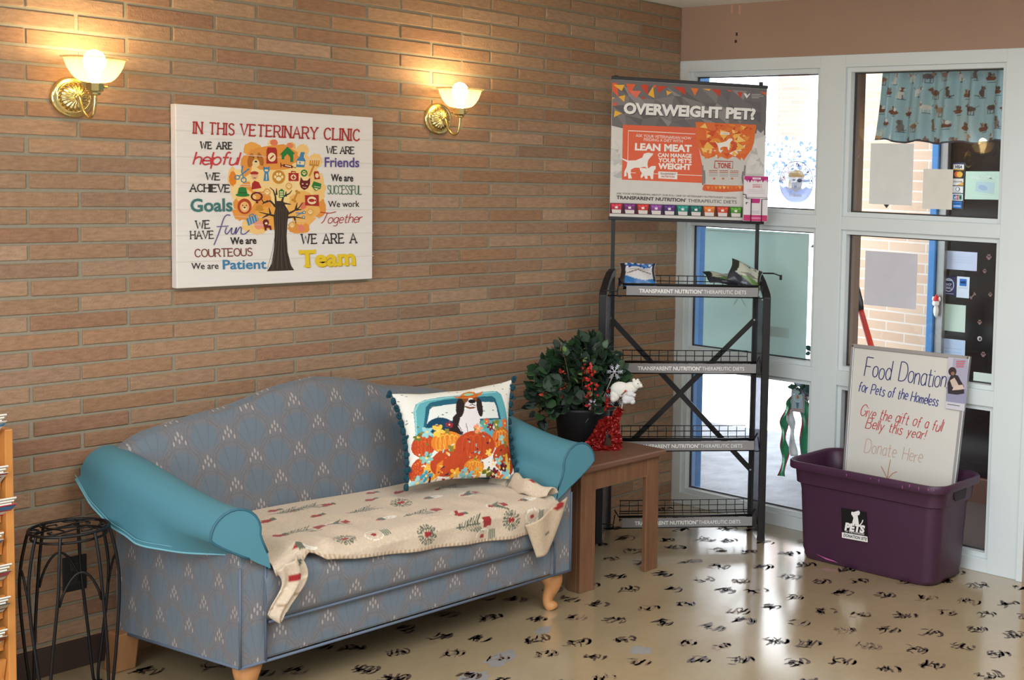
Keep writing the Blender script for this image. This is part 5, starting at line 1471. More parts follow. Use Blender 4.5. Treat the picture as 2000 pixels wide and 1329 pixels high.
# ================================================================== DISPLAY RACK
FLc = Vector((-.791, -.237, 0)); RE = Vector((.70005, -.71410, 0)); RN = Vector((-.71410, -.70005, 0)); UZ = Vector((0, 0, 1))
def RP(s, d, z): return FLc+RE*s-RN*d+UZ*z
def rack():
    t = thing('display_rack', 'tall black wire display rack with overweight pet poster in the corner', 'display rack', tuple(RP(.39, .11, 0)))
    bk = M('black_powder_coat', (28, 28, 31), .4, .2, nz=.12, ns=60)
    wire = M('black_wire', (24, 23, 26), .38, .3, nz=.1)
    gp = bpy.data.materials.new('smoky_side_panel'); gp.use_nodes = True
    nt = gp.node_tree; nt.nodes.clear(); N = nt.nodes; L = nt.links
    o_ = N.new('ShaderNodeOutputMaterial'); mx = N.new('ShaderNodeMixShader'); tr = N.new('ShaderNodeBsdfTransparent'); pb = N.new('ShaderNodeBsdfPrincipled'); nz = N.new('ShaderNodeTexNoise'); mr = N.new('ShaderNodeMapRange')
    nz.inputs['Scale'].default_value = 8; mr.inputs['To Min'].default_value = .34; mr.inputs['To Max'].default_value = .42
    L.new(nz.outputs['Fac'], mr.inputs['Value']); L.new(mr.outputs[0], mx.inputs[0])
    tr.inputs[0].default_value = (.62, .62, .66, 1); pb.inputs['Base Color'].default_value = (.16, .16, .18, 1); pb.inputs['Roughness'].default_value = .4
    L.new(tr.outputs[0], mx.inputs[1]); L.new(pb.outputs[0], mx.inputs[2]); L.new(mx.outputs[0], o_.inputs[0])
    # side frames: front leg bent over at the top to the rear post
    D = .225
    for s0, s1, sg in ((0.028, .066, -1), (.785, .752, 1)):
        mb = MB()
        hw = .0165
        path = [RP(s0, 0, 0), RP(s0, 0, 1.16)]+[RP(s0+(s1-s0)*f, D*f, 1.16+.09*math.sin(f*PI/2)) if f < 1 else RP(s1, D, 1.25) for f in (.04, .12, .25, .45, .7, 1)]
        secs = []
        for i, p in enumerate(path):
            tt = (path[min(i+1, len(path)-1)]-path[max(i-1, 0)]).normalized()
            sd = RE; up = tt.cross(sd).normalized()
            secs.append([p+sd*hw+up*hw, p-sd*hw+up*hw, p-sd*hw-up*hw, p+sd*hw-up*hw])
        mb.loft(secs, bk, True, True)
        fm = build(mb, 'side_frame', t, bevel=.003)
        mb = MB(); mb.obox(RP(s1, D, .63), RE, RN, UZ, .013, .013, .63, bk); build(mb, 'rear_post', t, bevel=.003)
        mb = MB(); a, b = RP(s0+(s1-s0)*.1, .02, 0), RP(s0+(s1-s0)*.9, D-.015, 0)
        mb.hexa([a+UZ*.02+RE*.002, b+UZ*.02+RE*.002, b+UZ*.02-RE*.002, a+UZ*.02-RE*.002, a+UZ*1.12+RE*.002, b+UZ*1.16+RE*.002, b+UZ*1.16-RE*.002, a+UZ*1.12-RE*.002], gp)
        q = build(mb, 'side_panel', t)
        mb = MB(); mb.obox(RP(s1+(.0 if sg < 0 else .0), D-.004, 1.71), RE, RN, UZ, .009, .009, .47, bk); build(mb, 'sign_post', t, bevel=.002)
        mb = MB(); mb.obox(RP(s0, 0, .006), RE, RN, UZ, .018, .018, .006, blk); build(mb, 'foot', t)
    mb = MB(); mb.tube([RP(.75, .18, 1.262), RP(.83, .18, 1.262), RP(.865, .17, 1.25)], .0028, wire, 6); mb.tube([RP(.75, .15, 1.262), RP(.83, .15, 1.262), RP(.865, .17, 1.25)], .0028, wire, 6); mb.obox(RP(.866, .168, 1.243), RE, RN, UZ, .006, .006, .012, wire)
    build(mb, 'sign_hook', t, smooth=False)
    # diagonal braces between the rear posts
    for (a, b, dd) in (((.060, 1.03), (.748, .29), .008), ((.748, 1.03), (.060, .32), .014)):
        p, q = RP(a[0], D-dd, a[1]), RP(b[0], D-dd, b[1]); ax = (q-p); ln = ax.length; ax.normalize(); sd = ax.cross(RN)
        mb = MB(); mb.obox((p+q)/2, ax, sd, RN, ln/2, .0125, .002, bk)
        for e_ in (p, q): mb.ball(e_+RN*.006, .006, .006, .006, M('zinc_bolt', (200, 200, 204), .3, .8), 8, 6)
        build(mb, 'brace', t)
    # four wire shelves with printed strips
    lab = M('label_strip_grey', (140, 138, 140), .45, nz=.06)
    inkW = (238, 238, 236)
    for zc in (1.183, .822, .455, .090):
        mb = MB(); zf = zc+.004; zt = zc+.028; s0, s1 = .118, .742
        mb.tube([RP(s0, .012, zt), RP(s1, .012, zt)], .0055, wire, 8)
        mb.tube([RP(.05, .012, zc-.026), RP(s1, .012, zc-.026)], .003, wire, 6)
        for d in (.05, .105, .16, .20): mb.tube([RP(s0, d, zf), RP(s1-.005, d, zf)], .0025, wire, 6)
        n = 14
        for k in range(n+1):
            s = s0+.005+(s1-s0-.03)*k/n
            mb.tube([RP(s, .012, zt), RP(s, .02, zf), RP(s, .20, zf), RP(s, .203, zf+.052)], .0019, wire, 5)
        for h in (.026, .052): mb.tube([RP(s0, .203, zf+h), RP(s1-.025, .203, zf+h)], .0022, wire, 5)
        for sA, sB, sg in ((s0, .02, -1), (s1, .775, 1)):    # end loops hooked on the legs
            mb.tube(crom([RP(sA, .012, zt), RP(sA+.012*sg, .012, zt+.022), RP(sA+.02*sg, .06, zt+.02), RP(sA+.012*sg, .12, zf+.01)], 4), .003, wire, 6)
            mb.tube(crom([RP(sA, .004, zc-.026), RP(sA+.022*sg, -.002, zc-.026), RP(sA+.030*sg, .0, zc-.005), RP(sB, .002, zc-.002)], 4), .0035, wire, 6)
            mb.tube([RP(sA+.018*sg, .008, zt+.012), RP(sA+.026*sg, .01, zc-.02)], .003, wire, 6)
        sh_ = build(mb, 'wire_shelf', t, smooth=True)
        mb = MB(); mb.obox(RP(.438, .004, zc), RE, RN, UZ, .304, .0012, .0215, lab)
        a = Art(mb, [(0, 0), (608, 0), (608, 43), (0, 43)], [RP(.134, .0026, zc+.0215), RP(.742, .0026, zc+.0215), RP(.742, .0026, zc-.0215), RP(.134, .0026, zc-.0215)])
        a.text('TRANSPARENT NUTRITION', (58, 31), (343, 31), 18, inkW, bold=.030); a.ell(348, 15, 3, 3, inkW)
        a.text('THERAPEUTIC DIETS', (355, 31), (552, 31), 18, inkW, bold=.0)
        q = build(mb, 'label_strip', sh_); q['label'] = 'grey printed label strip'
    # poster
    pd = .205
    TL, TR, BR, BL = RP(.050, pd, 2.160), RP(.780, pd, 2.147), RP(.777, pd, 1.512), RP(.048, pd, 1.516)
    mb = MB(); pale = M('poster_stock', (214, 211, 206), .5, nz=.03)
    back = -RN*.004
    mb.hexa([BL+back, BR+back, BR, BL, TL+back, TR+back, TR, TL], pale)
    src = [(110, 105), (1357, 185), (1327, 1252), (88, 1213)]
    a = Art(mb, src, [TL, TR, BR, BL])
    rr = random.Random(9)
    GY = [(112, 108, 110), (128, 123, 124), (98, 95, 98), (142, 137, 138), (104, 100, 103)]
    PALE = [(206, 203, 199), (196, 193, 190), (220, 217, 213), (186, 183, 181)]
    a.poly([(110, 107), (1357, 187), (1346, 560), (1180, 520), (900, 505), (600, 490), (190, 500), (106, 480)], GY[0])
    # faceted grey ground
    cells = []
    for i in range(11):
        for j in range(5):
            x = 110+i*118+rr.uniform(-35, 35); y = 150+j*85+i*6+rr.uniform(-25, 25); cells.append((x, y))
    for i in range(10):
        for j in range(4):
            A_, B_, C_, D_ = cells[i*5+j], cells[(i+1)*5+j], cells[(i+1)*5+j+1], cells[i*5+j+1]
            def cl(p): return (min(max(p[0], 109), 1345), min(max(p[1], 134+(p[0]-109)*.063), 545))
            for tri in ((A_, B_, C_), (A_, C_, D_)):
                if rr.random() < .75: a.poly([cl(p) for p in tri], rr.choice(GY))
    for k in range(46):
        side = rr.random() < .4
        x = rr.uniform(100, 190) if side else rr.uniform(1190, 1330); y = rr.uniform(520, 1000)
        if not side and y > 860: continue
        s = rr.uniform(20, 55); th = rr.uniform(0, 6.28)
        pts = [(min(max(x+s*math.cos(th+q), 98), 1332), y+s*math.sin(th+q)) for q in (0, 2.0, 4.1)]
        a.poly(pts, rr.choice(PALE))
    a.poly([(100, 900), (1330, 960), (1330, 1130), (93, 1100)], (214, 211, 206))
    OR, YE, RD_ = (218, 96, 58), (232, 176, 62), (196, 66, 44)
    for tri, c in (([(110, 134), (150, 134), (160, 250), (112, 200)], OR), ([(118, 150), (210, 150), (186, 200)], YE), ([(160, 245), (215, 232), (206, 290)], YE), ([(220, 140), (300, 145), (250, 230)], OR), ([(248, 195), (345, 200), (300, 262)], (222, 110, 90)), ([(340, 148), (400, 150), (396, 232), (350, 180)], RD_), ([(398, 230), (440, 160), (450, 258)], YE), ([(440, 152), (470, 155), (446, 180)], OR), ([(470, 160), (555, 162), (480, 215)], RD_), ([(545, 195), (592, 212), (552, 236)], YE), ([(600, 165), (690, 170), (705, 235), (620, 180)], RD_), ([(742, 176), (806, 180), (776, 240)], (226, 120, 60)), ([(840, 182), (904, 184), (890, 200)], YE), ([(910, 186), (985, 190), (975, 248)], RD_), ([(1030, 192), (1080, 196), (1060, 208)], OR), ([(1118, 208), (1160, 212), (1140, 262)], RD_), ([(1300, 208), (1355, 212), (1350, 238)], OR), ([(112, 295), (148, 290), (146, 318), (118, 322)], (206, 96, 76)), ([(130, 356), (190, 380), (122, 412)], YE), ([(345, 240), (382, 262), (350, 266)], RD_), ([(112, 250), (134, 256), (112, 264)], YE)):
        a.poly(tri, c)
    # logo at top right
    a.poly([(1168, 218), (1192, 224), (1194, 240), (1216, 220), (1220, 226), (1192, 262)], (232, 230, 228))
    for k, w in enumerate((75, 95, 60)): a.rect(1232, 226+k*13+1, 1232+w, 231+k*13+1, (186, 182, 180))
    a.text('OVERWEIGHT PET?', (204, 384), (1264, 436), 86, (72, 68, 70), bold=.06); a.text('OVERWEIGHT PET?', (200, 378), (1262, 430), 86, (238, 236, 234), bold=.05)
    # orange panel
    a.poly([(196, 472), (842, 498), (842, 944), (188, 916)], (224, 100, 66))
    wl = (240, 228, 220)
    a.line([(236, 760), (240, 520), (780, 548)], 5, wl); a.line([(440, 868), (840, 884)], 5, wl); a.line([(238, 860), (300, 862)], 5, wl)
    a.text('ASK YOUR VETERINARIAN HOW', (300, 570), (746, 594), 24, wl, bold=.006); a.text('FEEDING A DIET WITH', (364, 602), (678, 618), 24, wl, bold=.006)
    a.text('LEAN MEAT', (292, 676), (750, 692), 56, (244, 238, 232), bold=.045)
    a.text('CAN MANAGE', (478, 732), (750, 740), 32, (244, 238, 232), bold=.035); a.text("YOUR PET'S", (480, 774), (750, 782), 34, (244, 238, 232), bold=.035); a.text('WEIGHT', (480, 828), (748, 836), 46, (244, 238, 232), bold=.045)
    wt = (240, 236, 232)
    a.poly([(188, 742), (240, 762), (300, 760), (352, 738), (366, 706), (398, 698), (440, 704), (438, 716), (418, 736), (400, 760), (394, 790), (400, 830), (372, 812), (330, 820), (290, 820), (262, 834), (258, 870), (270, 906), (240, 908), (236, 868), (224, 850), (226, 886), (206, 892), (208, 850), (226, 812), (232, 776), (190, 752)], wt)
    a.poly([(330, 820), (400, 826), (428, 806), (462, 806), (460, 830), (446, 846), (442, 878), (440, 912), (424, 912), (414, 884), (392, 886), (398, 908), (376, 910), (368, 882), (344, 906), (338, 890), (350, 862), (336, 846)], wt)
    a.poly([(482, 850), (636, 856), (634, 914), (482, 906)], wt); a.text('TRANSPARENT', (494, 876), (624, 880), 17, (190, 80, 56), bold=.03); a.text('NUTRITION', (506, 898), (612, 902), 16, (190, 80, 56), bold=.03)
    # food bag
    a.poly([(780, 450), (1272, 474), (1250, 620), (1232, 680), (1190, 780), (1172, 900), (1166, 1010), (1000, 1016), (850, 1006), (836, 995), (850, 900), (836, 800), (808, 660), (790, 560)], (204, 200, 194))
    def inbag(y): 
        f = (y-450)/570
        return (780+70*min(f*1.3, 1), 1272-100*min(f*1.35, 1))
    bagc = [(222, 104, 46), (232, 150, 58), (240, 184, 84), (206, 78, 40), (226, 120, 50), (244, 198, 110)]
    a.poly([(780, 450), (1272, 474), (1250, 620), (1234, 672), (1180, 748), (1080, 730), (1040, 752), (960, 720), (880, 748), (830, 720), (808, 660), (790, 560)], (222, 110, 50))
    for k in range(80):
        y = rr.uniform(462, 735); l, r_ = inbag(y); x = rr.uniform(l+30, r_-40); s = rr.uniform(22, 58); th = rr.uniform(0, 6.28)
        a.poly([(min(max(x+s*math.cos(th+q), l+6), r_-8), max(y+s*math.sin(th+q)*.8, 458+(x-780)*.05)) for q in (0, 2.1, 4.0)], rr.choice(bagc+[(232, 226, 220)]*(1 if y > 640 else 0)))
    a.poly([(850, 955), (1000, 962), (1168, 966), (1164, 1010), (1000, 1018), (850, 1006), (836, 995)], (214, 98, 56))
    for k in range(9): x = 870+k*32; a.poly([(x, 968), (x+28, 972), (x+14, 996)], rr.choice(bagc))
    for x0_, y0_, y1_ in ((838, 800, 960), (852, 840, 950), (1180, 800, 960), (1164, 850, 950)): a.line([(x0_, y0_), (x0_+(4 if x0_ < 1000 else -6), (y0_+y1_)/2), (x0_+2, y1_)], 12, (132, 128, 126))
    a.poly([(936, 604), (958, 622), (990, 618), (1030, 606), (1048, 586), (1074, 584), (1080, 596), (1062, 616), (1054, 640), (1056, 676), (1044, 678), (1036, 650), (1004, 650), (980, 662), (984, 690), (970, 690), (964, 656), (958, 636)], (238, 232, 224))
    a.poly([(982, 532), (1056, 536), (1054, 556), (982, 552)], (240, 232, 220)); a.text('NUTRITION', (992, 548), (1046, 551), 9, (190, 90, 50), bold=.02)
    a.text('TONE', (960, 822), (1064, 824), 42, (180, 56, 40), bold=.03)
    a.line([(960, 824), (934, 822), (938, 766), (1082, 770), (1080, 826), (1066, 826)], 5, (180, 56, 40))
    for k in range(4):
        for i in range(3): a.rect(890+i*85, 840+k*14+i*2, 960+i*84, 845+k*14+i*2, ((180, 96, 70) if k < 2 else (170, 164, 160)))
    for x in (932, 1004, 1076): a.ell(x, 908, 10, 8, (196, 110, 84))
    # captions
    a.text('ASK YOUR VETERINARIAN ABOUT OUR FULL LINE OF VETERINARY NUTRITIONIST CREATED', (144, 1034), (1112, 1072), 15, (96, 92, 92))
    a.text('TRANSPARENT NUTRITION', (144, 1072), (696, 1096), 28, (70, 67, 68), bold=.028); a.ell(704, 1074, 5, 5, (70, 67, 68)); a.ell(704, 1074, 3, 3, (214, 211, 206)); a.text('THERAPEUTIC DIETS', (720, 1098), (1114, 1112), 28, (84, 80, 82))
    # row of small bags along the foot
    bagcol = [(190, 50, 70), (120, 48, 116), (196, 54, 56), (136, 70, 150), (84, 50, 122), (38, 140, 128), (24, 104, 96), (222, 116, 48), (204, 70, 44), (84, 150, 48), (150, 60, 110)]
    for k in range(11):
        x = 92+k*107; y = 1104+k*3.4
        if x > 1220: continue
        c = bagcol[k]; dk_ = tuple(int(v*.45) for v in c)
        a.poly([(x, y), (x+106, y+3), (x+104, y+88), (x-2, y+85)], dk_)
        a.poly([(x+6, y+4), (x+100, y+6), (x+90, y+50), (x+88, y+84), (x+18, y+82), (x+14, y+46)], c)
        a.poly([(x+14, y+52), (x+90, y+55), (x+88, y+84), (x+18, y+82)], (222, 214, 212))
        for q in range(5): a.poly([(x+18+q*14, y+10+q % 2*14), (x+32+q*14, y+14), (x+24+q*14, y+30)], tuple(min(255, int(v*1.25)+20) for v in c))
        a.poly([(x+40, y+28), (x+62, y+26), (x+64, y+44), (x+42, y+44)], (236, 230, 228))
    po = build(mb, 'poster', t); po['label'] = 'orange and grey overweight pet poster'
    for z0, z1, A_, B_ in ((0, .016, TL, TR), (-.016, 0, BL, BR)):
        mb = MB()
        mb.hexa([A_+UZ*z0-RN*.006-RE*.004, B_+UZ*z0-RN*.006+RE*.004, B_+UZ*z0+RN*.006+RE*.004, A_+UZ*z0+RN*.006-RE*.004, A_+UZ*z1-RN*.006-RE*.004, B_+UZ*z1-RN*.006+RE*.004, B_+UZ*z1+RN*.006+RE*.004, A_+UZ*z1+RN*.006-RE*.004], bk)
        build(mb, 'poster_rail', po, bevel=.002)
    # sample carton in a wire holder on the right sign post
    c0, c1 = .676, .792; za, zb, zm = 1.728, 1.512, 1.628; d0, d1 = .150, .192
    t2 = thing('sample_carton', 'white and magenta carton in a wire holder at the poster corner', 'carton', tuple(RP(.735, .17, 1.512)))
    ct = M('carton_white', (226, 220, 224), .5, nz=.03)
    mb = MB(); mb.obox(RP((c0+c1)/2, (d0+d1)/2, (za+zb)/2), RE, RN, UZ, (c1-c0)/2, (d1-d0)/2, (za-zb)/2, ct)
    a = Art(mb, [(1176, 880), (1362, 880), (1362, 1258), (1176, 1258)], [RP(c0, d0, za), RP(c1, d0, za), RP(c1, d0, zb), RP(c0, d0, zb)])
    MG = (188, 44, 124); PK = (206, 84, 150)
    a.rect(1178, 882, 1360, 912, MG)
    for k in range(14): x = 1182+k*12.5; a.poly([(x, 905), (x+16, 905), (x+8+rr.uniform(-6, 6), 925+rr.uniform(0, 16))], rr.choice([MG, PK, (150, 30, 100)]))
    a.rect(1240, 892, 1304, 908, (236, 226, 232)); a.text('TONE', (1254, 904), (1290, 904), 8, MG, bold=.02)
    [a.rect(1251+q*9, 958, 1255+q*9, 977, (196, 60, 80)) for q in range(6)]; a.line([(1244, 982), (1244, 950), (1310, 950), (1310, 982)], 2.5, (196, 60, 80))
    for k in range(3): a.rect(1205, 994+k*14, 1338, 998+k*14, (206, 190, 200))
    a.rect(1178, 1056, 1360, 1062, (150, 140, 150)); a.rect(1178, 1206, 1360, 1256, (196, 54, 112)); a.rect(1230, 1224, 1320, 1240, (222, 130, 170))
    a.poly([(1230, 1068), (1304, 1068), (1298, 1104), (1302, 1160), (1234, 1160), (1236, 1104)], (226, 220, 224)); a.poly([(1230, 1068), (1304, 1068), (1298, 1106), (1236, 1106)], MG)
    for k in range(2): a.rect(1240, 1172+k*14, 1298, 1176+k*14, (170, 160, 170))
    a.rect(1192, 1100, 1210, 1106, (40, 36, 40)); a.rect(1194, 1106, 1200, 1118, (40, 36, 40))
    build(mb, 'carton', t2)
    mb = MB(); dz = d0-.006
    mb.tube([RP(c0-.006, dz, 1.640), RP(c0+.010, dz, 1.638), RP(c0+.012, dz, 1.620), RP(c0+.036, dz, 1.618), RP(c0+.036, dz, zb-.006), RP(c0+.036, d1, zb-.006)], .002, wire, 6)
    mb.tube([RP(c1+.004, dz, 1.640), RP(c1+.004, dz, 1.620), RP(c1-.030, dz, 1.618), RP(c1-.030, dz, zb-.006), RP(c1-.030, d1, zb-.006)], .002, wire, 6)
    build(mb, 'wire_holder', t2, smooth=True)
rack()

# ---- treat pouches on the top shelf
def pouch(name, o, ux, up, w, h, bulge, base, paint, label):
    o = Vector(o); ux = Vector(ux).normalized(); up = Vector(up).normalized(); nn = ux.cross(up)
    nu, nv = 44, 36; pts = []; X = []; Y = []
    for side in (1, -1):
        for j in range(nv+1):
            for i in range(nu+1):
                u, v = i/nu, j/nv; b = (max(0, 1-(2*u-1)**2))**.6*(max(0, 1-(2*v-1)**2))**.6
                wv = 1+.05*math.sin(v*PI*2)
                p = o+ux*(u-.5)*w*(1-.06*math.sin(v*PI))*wv+up*v*h+nn*(side*bulge*b*(1+.25*math.sin(u*9+v*5))+.004*math.sin(u*7))
                pts.append(p); X.append(u); Y.append(v)
    pt = Paint(X, Y, base); paint(pt)
    fs = []
    n1 = (nu+1)*(nv+1)
    for sd in (0, 1):
        for j in range(nv):
            for i in range(nu):
                q = [sd*n1+j*(nu+1)+i, sd*n1+j*(nu+1)+i+1, sd*n1+(j+1)*(nu+1)+i+1, sd*n1+(j+1)*(nu+1)+i]
                fs.append(tuple(q if sd == 0 else q[::-1]))
    mb = MB(); mb.add(pts, fs, PCH)
    return tag(build(mb, name, smooth=True, colors=pt.c), label, 'treat pouch', 'treat pouches on the top shelf')
PCH = attr_mat('glossy_pouch_film', rough=.3, nz=.06, ns=30, spec=.5)
def p_blue(p):
    rn = random.Random(2)
    p.poly([(.0, 0), (1, 0), (1, 1), (0, 1)], (214, 214, 216)); p.poly([(0, .76), (1, .76), (1, 1), (0, 1)], (40, 100, 176))
    for _ in range(40): p.ell(rn.random(), rn.uniform(.74, .98), .035, .05, rn.choice([(30, 70, 150), (90, 150, 210), (232, 234, 238)]))
    p.poly([(0, 0), (1, 0), (1, .34), (.7, .22), (.4, .30), (.15, .42), (0, .38)], (46, 118, 190)); p.line([(.2, .52), (.5, .62), (.85, .52)], .05, (120, 110, 104)); p.line([(.25, .66), (.8, .66)], .04, (150, 150, 160))
    p.poly([(0, 0), (.16, 0), (.12, 1), (0, 1)], (34, 36, 42)); p.poly([(.92, .2), (1, .2), (1, 1), (.93, 1)], (38, 40, 46))
def p_green(p):
    rn = random.Random(6)
    p.poly([(.0, 0), (1, 0), (1, 1), (0, 1)], (186, 190, 178)); p.poly([(.12, .30), (.55, .46), (.95, .40), (1, .1), (.4, .12), (.1, .16)], (98, 134, 72)); p.poly([(.3, .5), (.62, .62), (.9, .56), (.7, .44)], (128, 132, 116))
    p.poly([(0, 0), (1, 0), (.95, .12), (.5, .30), (.2, .40), (0, .5)], (46, 50, 62)); p.poly([(.40, .10), (.60, .12), (.58, .20), (.42, .18)], (128, 132, 150))
    for _ in range(12): p.ell(rn.uniform(.25, .9), rn.uniform(.84, .92), .022, .02, (52, 56, 50))
    p.poly([(0, .3), (.20, .5), (.22, 1), (0, 1)], (34, 44, 40)); p.poly([(.9, .35), (1, .3), (1, 1), (.88, 1)], (38, 46, 42)); p.poly([(0, .95), (1, .95), (1, 1), (0, 1)], (38, 46, 42))
zs = 1.19
pouch('treat_pouch', RP(.185, .09, zs+.002), RE, UZ*.82-RN*.57, .170, .130, .022, (200, 200, 204), p_blue, 'blue and white treat pouch at the left end of the top rack shelf')
pouch('treat_pouch', RP(.60, .135, zs+.020), RE*.96+UZ*-.05, UZ*.35-RN*.70+RE*-.28, .15, .11, .014, (200, 200, 204), p_green, 'flatter green pouch tucked beneath the other at the right of the top shelf')
pouch('treat_pouch', RP(.675, .055, zs+.016), RE*.92-UZ*.40, UZ*.80-RN*.45+RE*.20, .165, .115, .018, (200, 200, 204), p_green, 'black and green pouch propped highest at the right end of the top shelf')

# ================================================================== PURPLE DONATION BIN
def rrect(cx, cy, hx, hy, r, z, n=6):
    pts = []
    for sx, sy, a0 in ((1, 1, 0), (-1, 1, PI/2), (-1, -1, PI), (1, -1, 3*PI/2)):
        for k in range(n+1):
            a = a0+PI/2*k/n; pts.append((cx+sx*(hx-r)+r*math.cos(a), cy+sy*(hy-r)+r*math.sin(a), z))
    return pts
def donation_bin():
    cx, cy = -.205, -1.455
    t = thing('storage_bin', 'large open purple plastic bin for pet food donations under the whiteboard', 'storage bin', (cx, cy, 0))
    pm = M('purple_plastic', (68, 38, 62), .42, nz=.08, ns=9, bump=.06, bs=200, spec=.45)
    mb = MB(); S = []
    for hx, hy, r, z in ((.118, .325, .05, .0), (.132, .345, .06, .004), (.136, .352, .062, .016), (.138, .354, .062, .020), (.138, .354, .062, .034), (.142, .358, .06, .05), (.150, .372, .062, .32), (.153, .377, .062, .345), (.164, .390, .065, .352), (.168, .396, .068, .408), (.172, .400, .068, .416), (.190, .414, .075, .418), (.193, .417, .078, .424), (.193, .417, .078, .446), (.189, .413, .076, .452), (.182, .406, .072, .452), (.166, .392, .066, .438), (.160, .386, .062, .352), (.149, .372, .060, .345), (.138, .354, .058, .05), (.132, .346, .055, .010)):
        S.append(rrect(cx, cy, hx, hy, r, z))
    mb.loft(S, pm); mb.add(S[0], [tuple(range(len(S[0])-1, -1, -1))], pm); mb.add(S[-1], [tuple(range(len(S[-1])))], pm)
    sc_ = M('pale_scuff', (176, 86, 150), .6, nz=.3, ns=60)
    rr = random.Random(3)
    def fx(z): return cx-.142-.008*(z-.05)/.27-.0012
    mb.add([(fx(.05)-.0005, -1.235, .030), (fx(.05)-.0008, -1.20, .036), (fx(.05)-.0008, -1.30, .024), (fx(.05)-.0005, -1.325, .018), (fx(.05)-.0005, -1.26, .020)], [(0, 1, 4), (0, 4, 3, 2)], sc_)
    for k in range(9):
        y = rr.uniform(-1.84, -1.30); z = .440+rr.uniform(-.006, .006); h = rr.uniform(.004, .014)
        mb.add([(cx-.1942, y, z), (cx-.1942, y-.004, z), (cx-.1942, y-.003, z-h), (cx-.1942, y-.001, z-h)], [(0, 1, 2, 3)], sc_)
    build(mb, 'tub', t, smooth=True, merge=True)
    o = [q for q in t.children][0]
    es = o.modifiers.new('edge', 'EDGE_SPLIT'); es.split_angle = math.radians(50)
    hd = M('handle_hole_shade', (36, 16, 34), .6)  # darker purple block paints the shade inside the hand holes
    for sy in (1, -1):
        mb = MB(); y0 = cy+sy*.3945; mb.hexa([(cx-.045, y0-.006, .365), (cx+.045, y0-.006, .365), (cx+.045, y0+.006, .375), (cx-.045, y0+.006, .375), (cx-.065, y0-.002, .424), (cx+.065, y0-.002, .424), (cx+.065, y0+.010, .424), (cx-.065, y0+.010, .424)], hd)
        build(mb, 'handle', t, bevel=.004)
    # sticker
    x = cx-.1500
    P4 = [(-0.356, -1.338, 0.272), (-0.356, -1.472, 0.276), (-0.356, -1.485, 0.144), (-0.356, -1.347, 0.139)]
    mb = MB(); a = Art(mb, [(360, 858), (482, 880), (490, 1028), (363, 1005)], P4, .0012)
    a.poly([(360, 858), (482, 880), (490, 1028), (363, 1005)], (20, 18, 20)); W = (232, 230, 228)
    a.poly([(363, 978), (488, 1000), (490, 1028), (363, 1005)], W)
    a.poly([(410, 888), (418, 880), (432, 876), (446, 872), (452, 882), (448, 894), (440, 896), (444, 920), (448, 950), (420, 946), (414, 930), (420, 908)], W); a.line([(448, 948), (462, 930), (466, 918)], 5, W); a.ell(414, 886, 5, 9, W)
    a.text('PETS', (376, 966), (472, 982), 36, W, bold=.06); a.text('OF THE HOMELESS', (378, 977), (472, 993), 9, (200, 198, 196), bold=.02); a.text('DONATION SITE', (370, 999), (484, 1020), 15, (40, 38, 40), bold=.03)
    s_ = build(mb, 'sticker', t); s_['label'] = 'black and white pets sticker'
donation_bin()

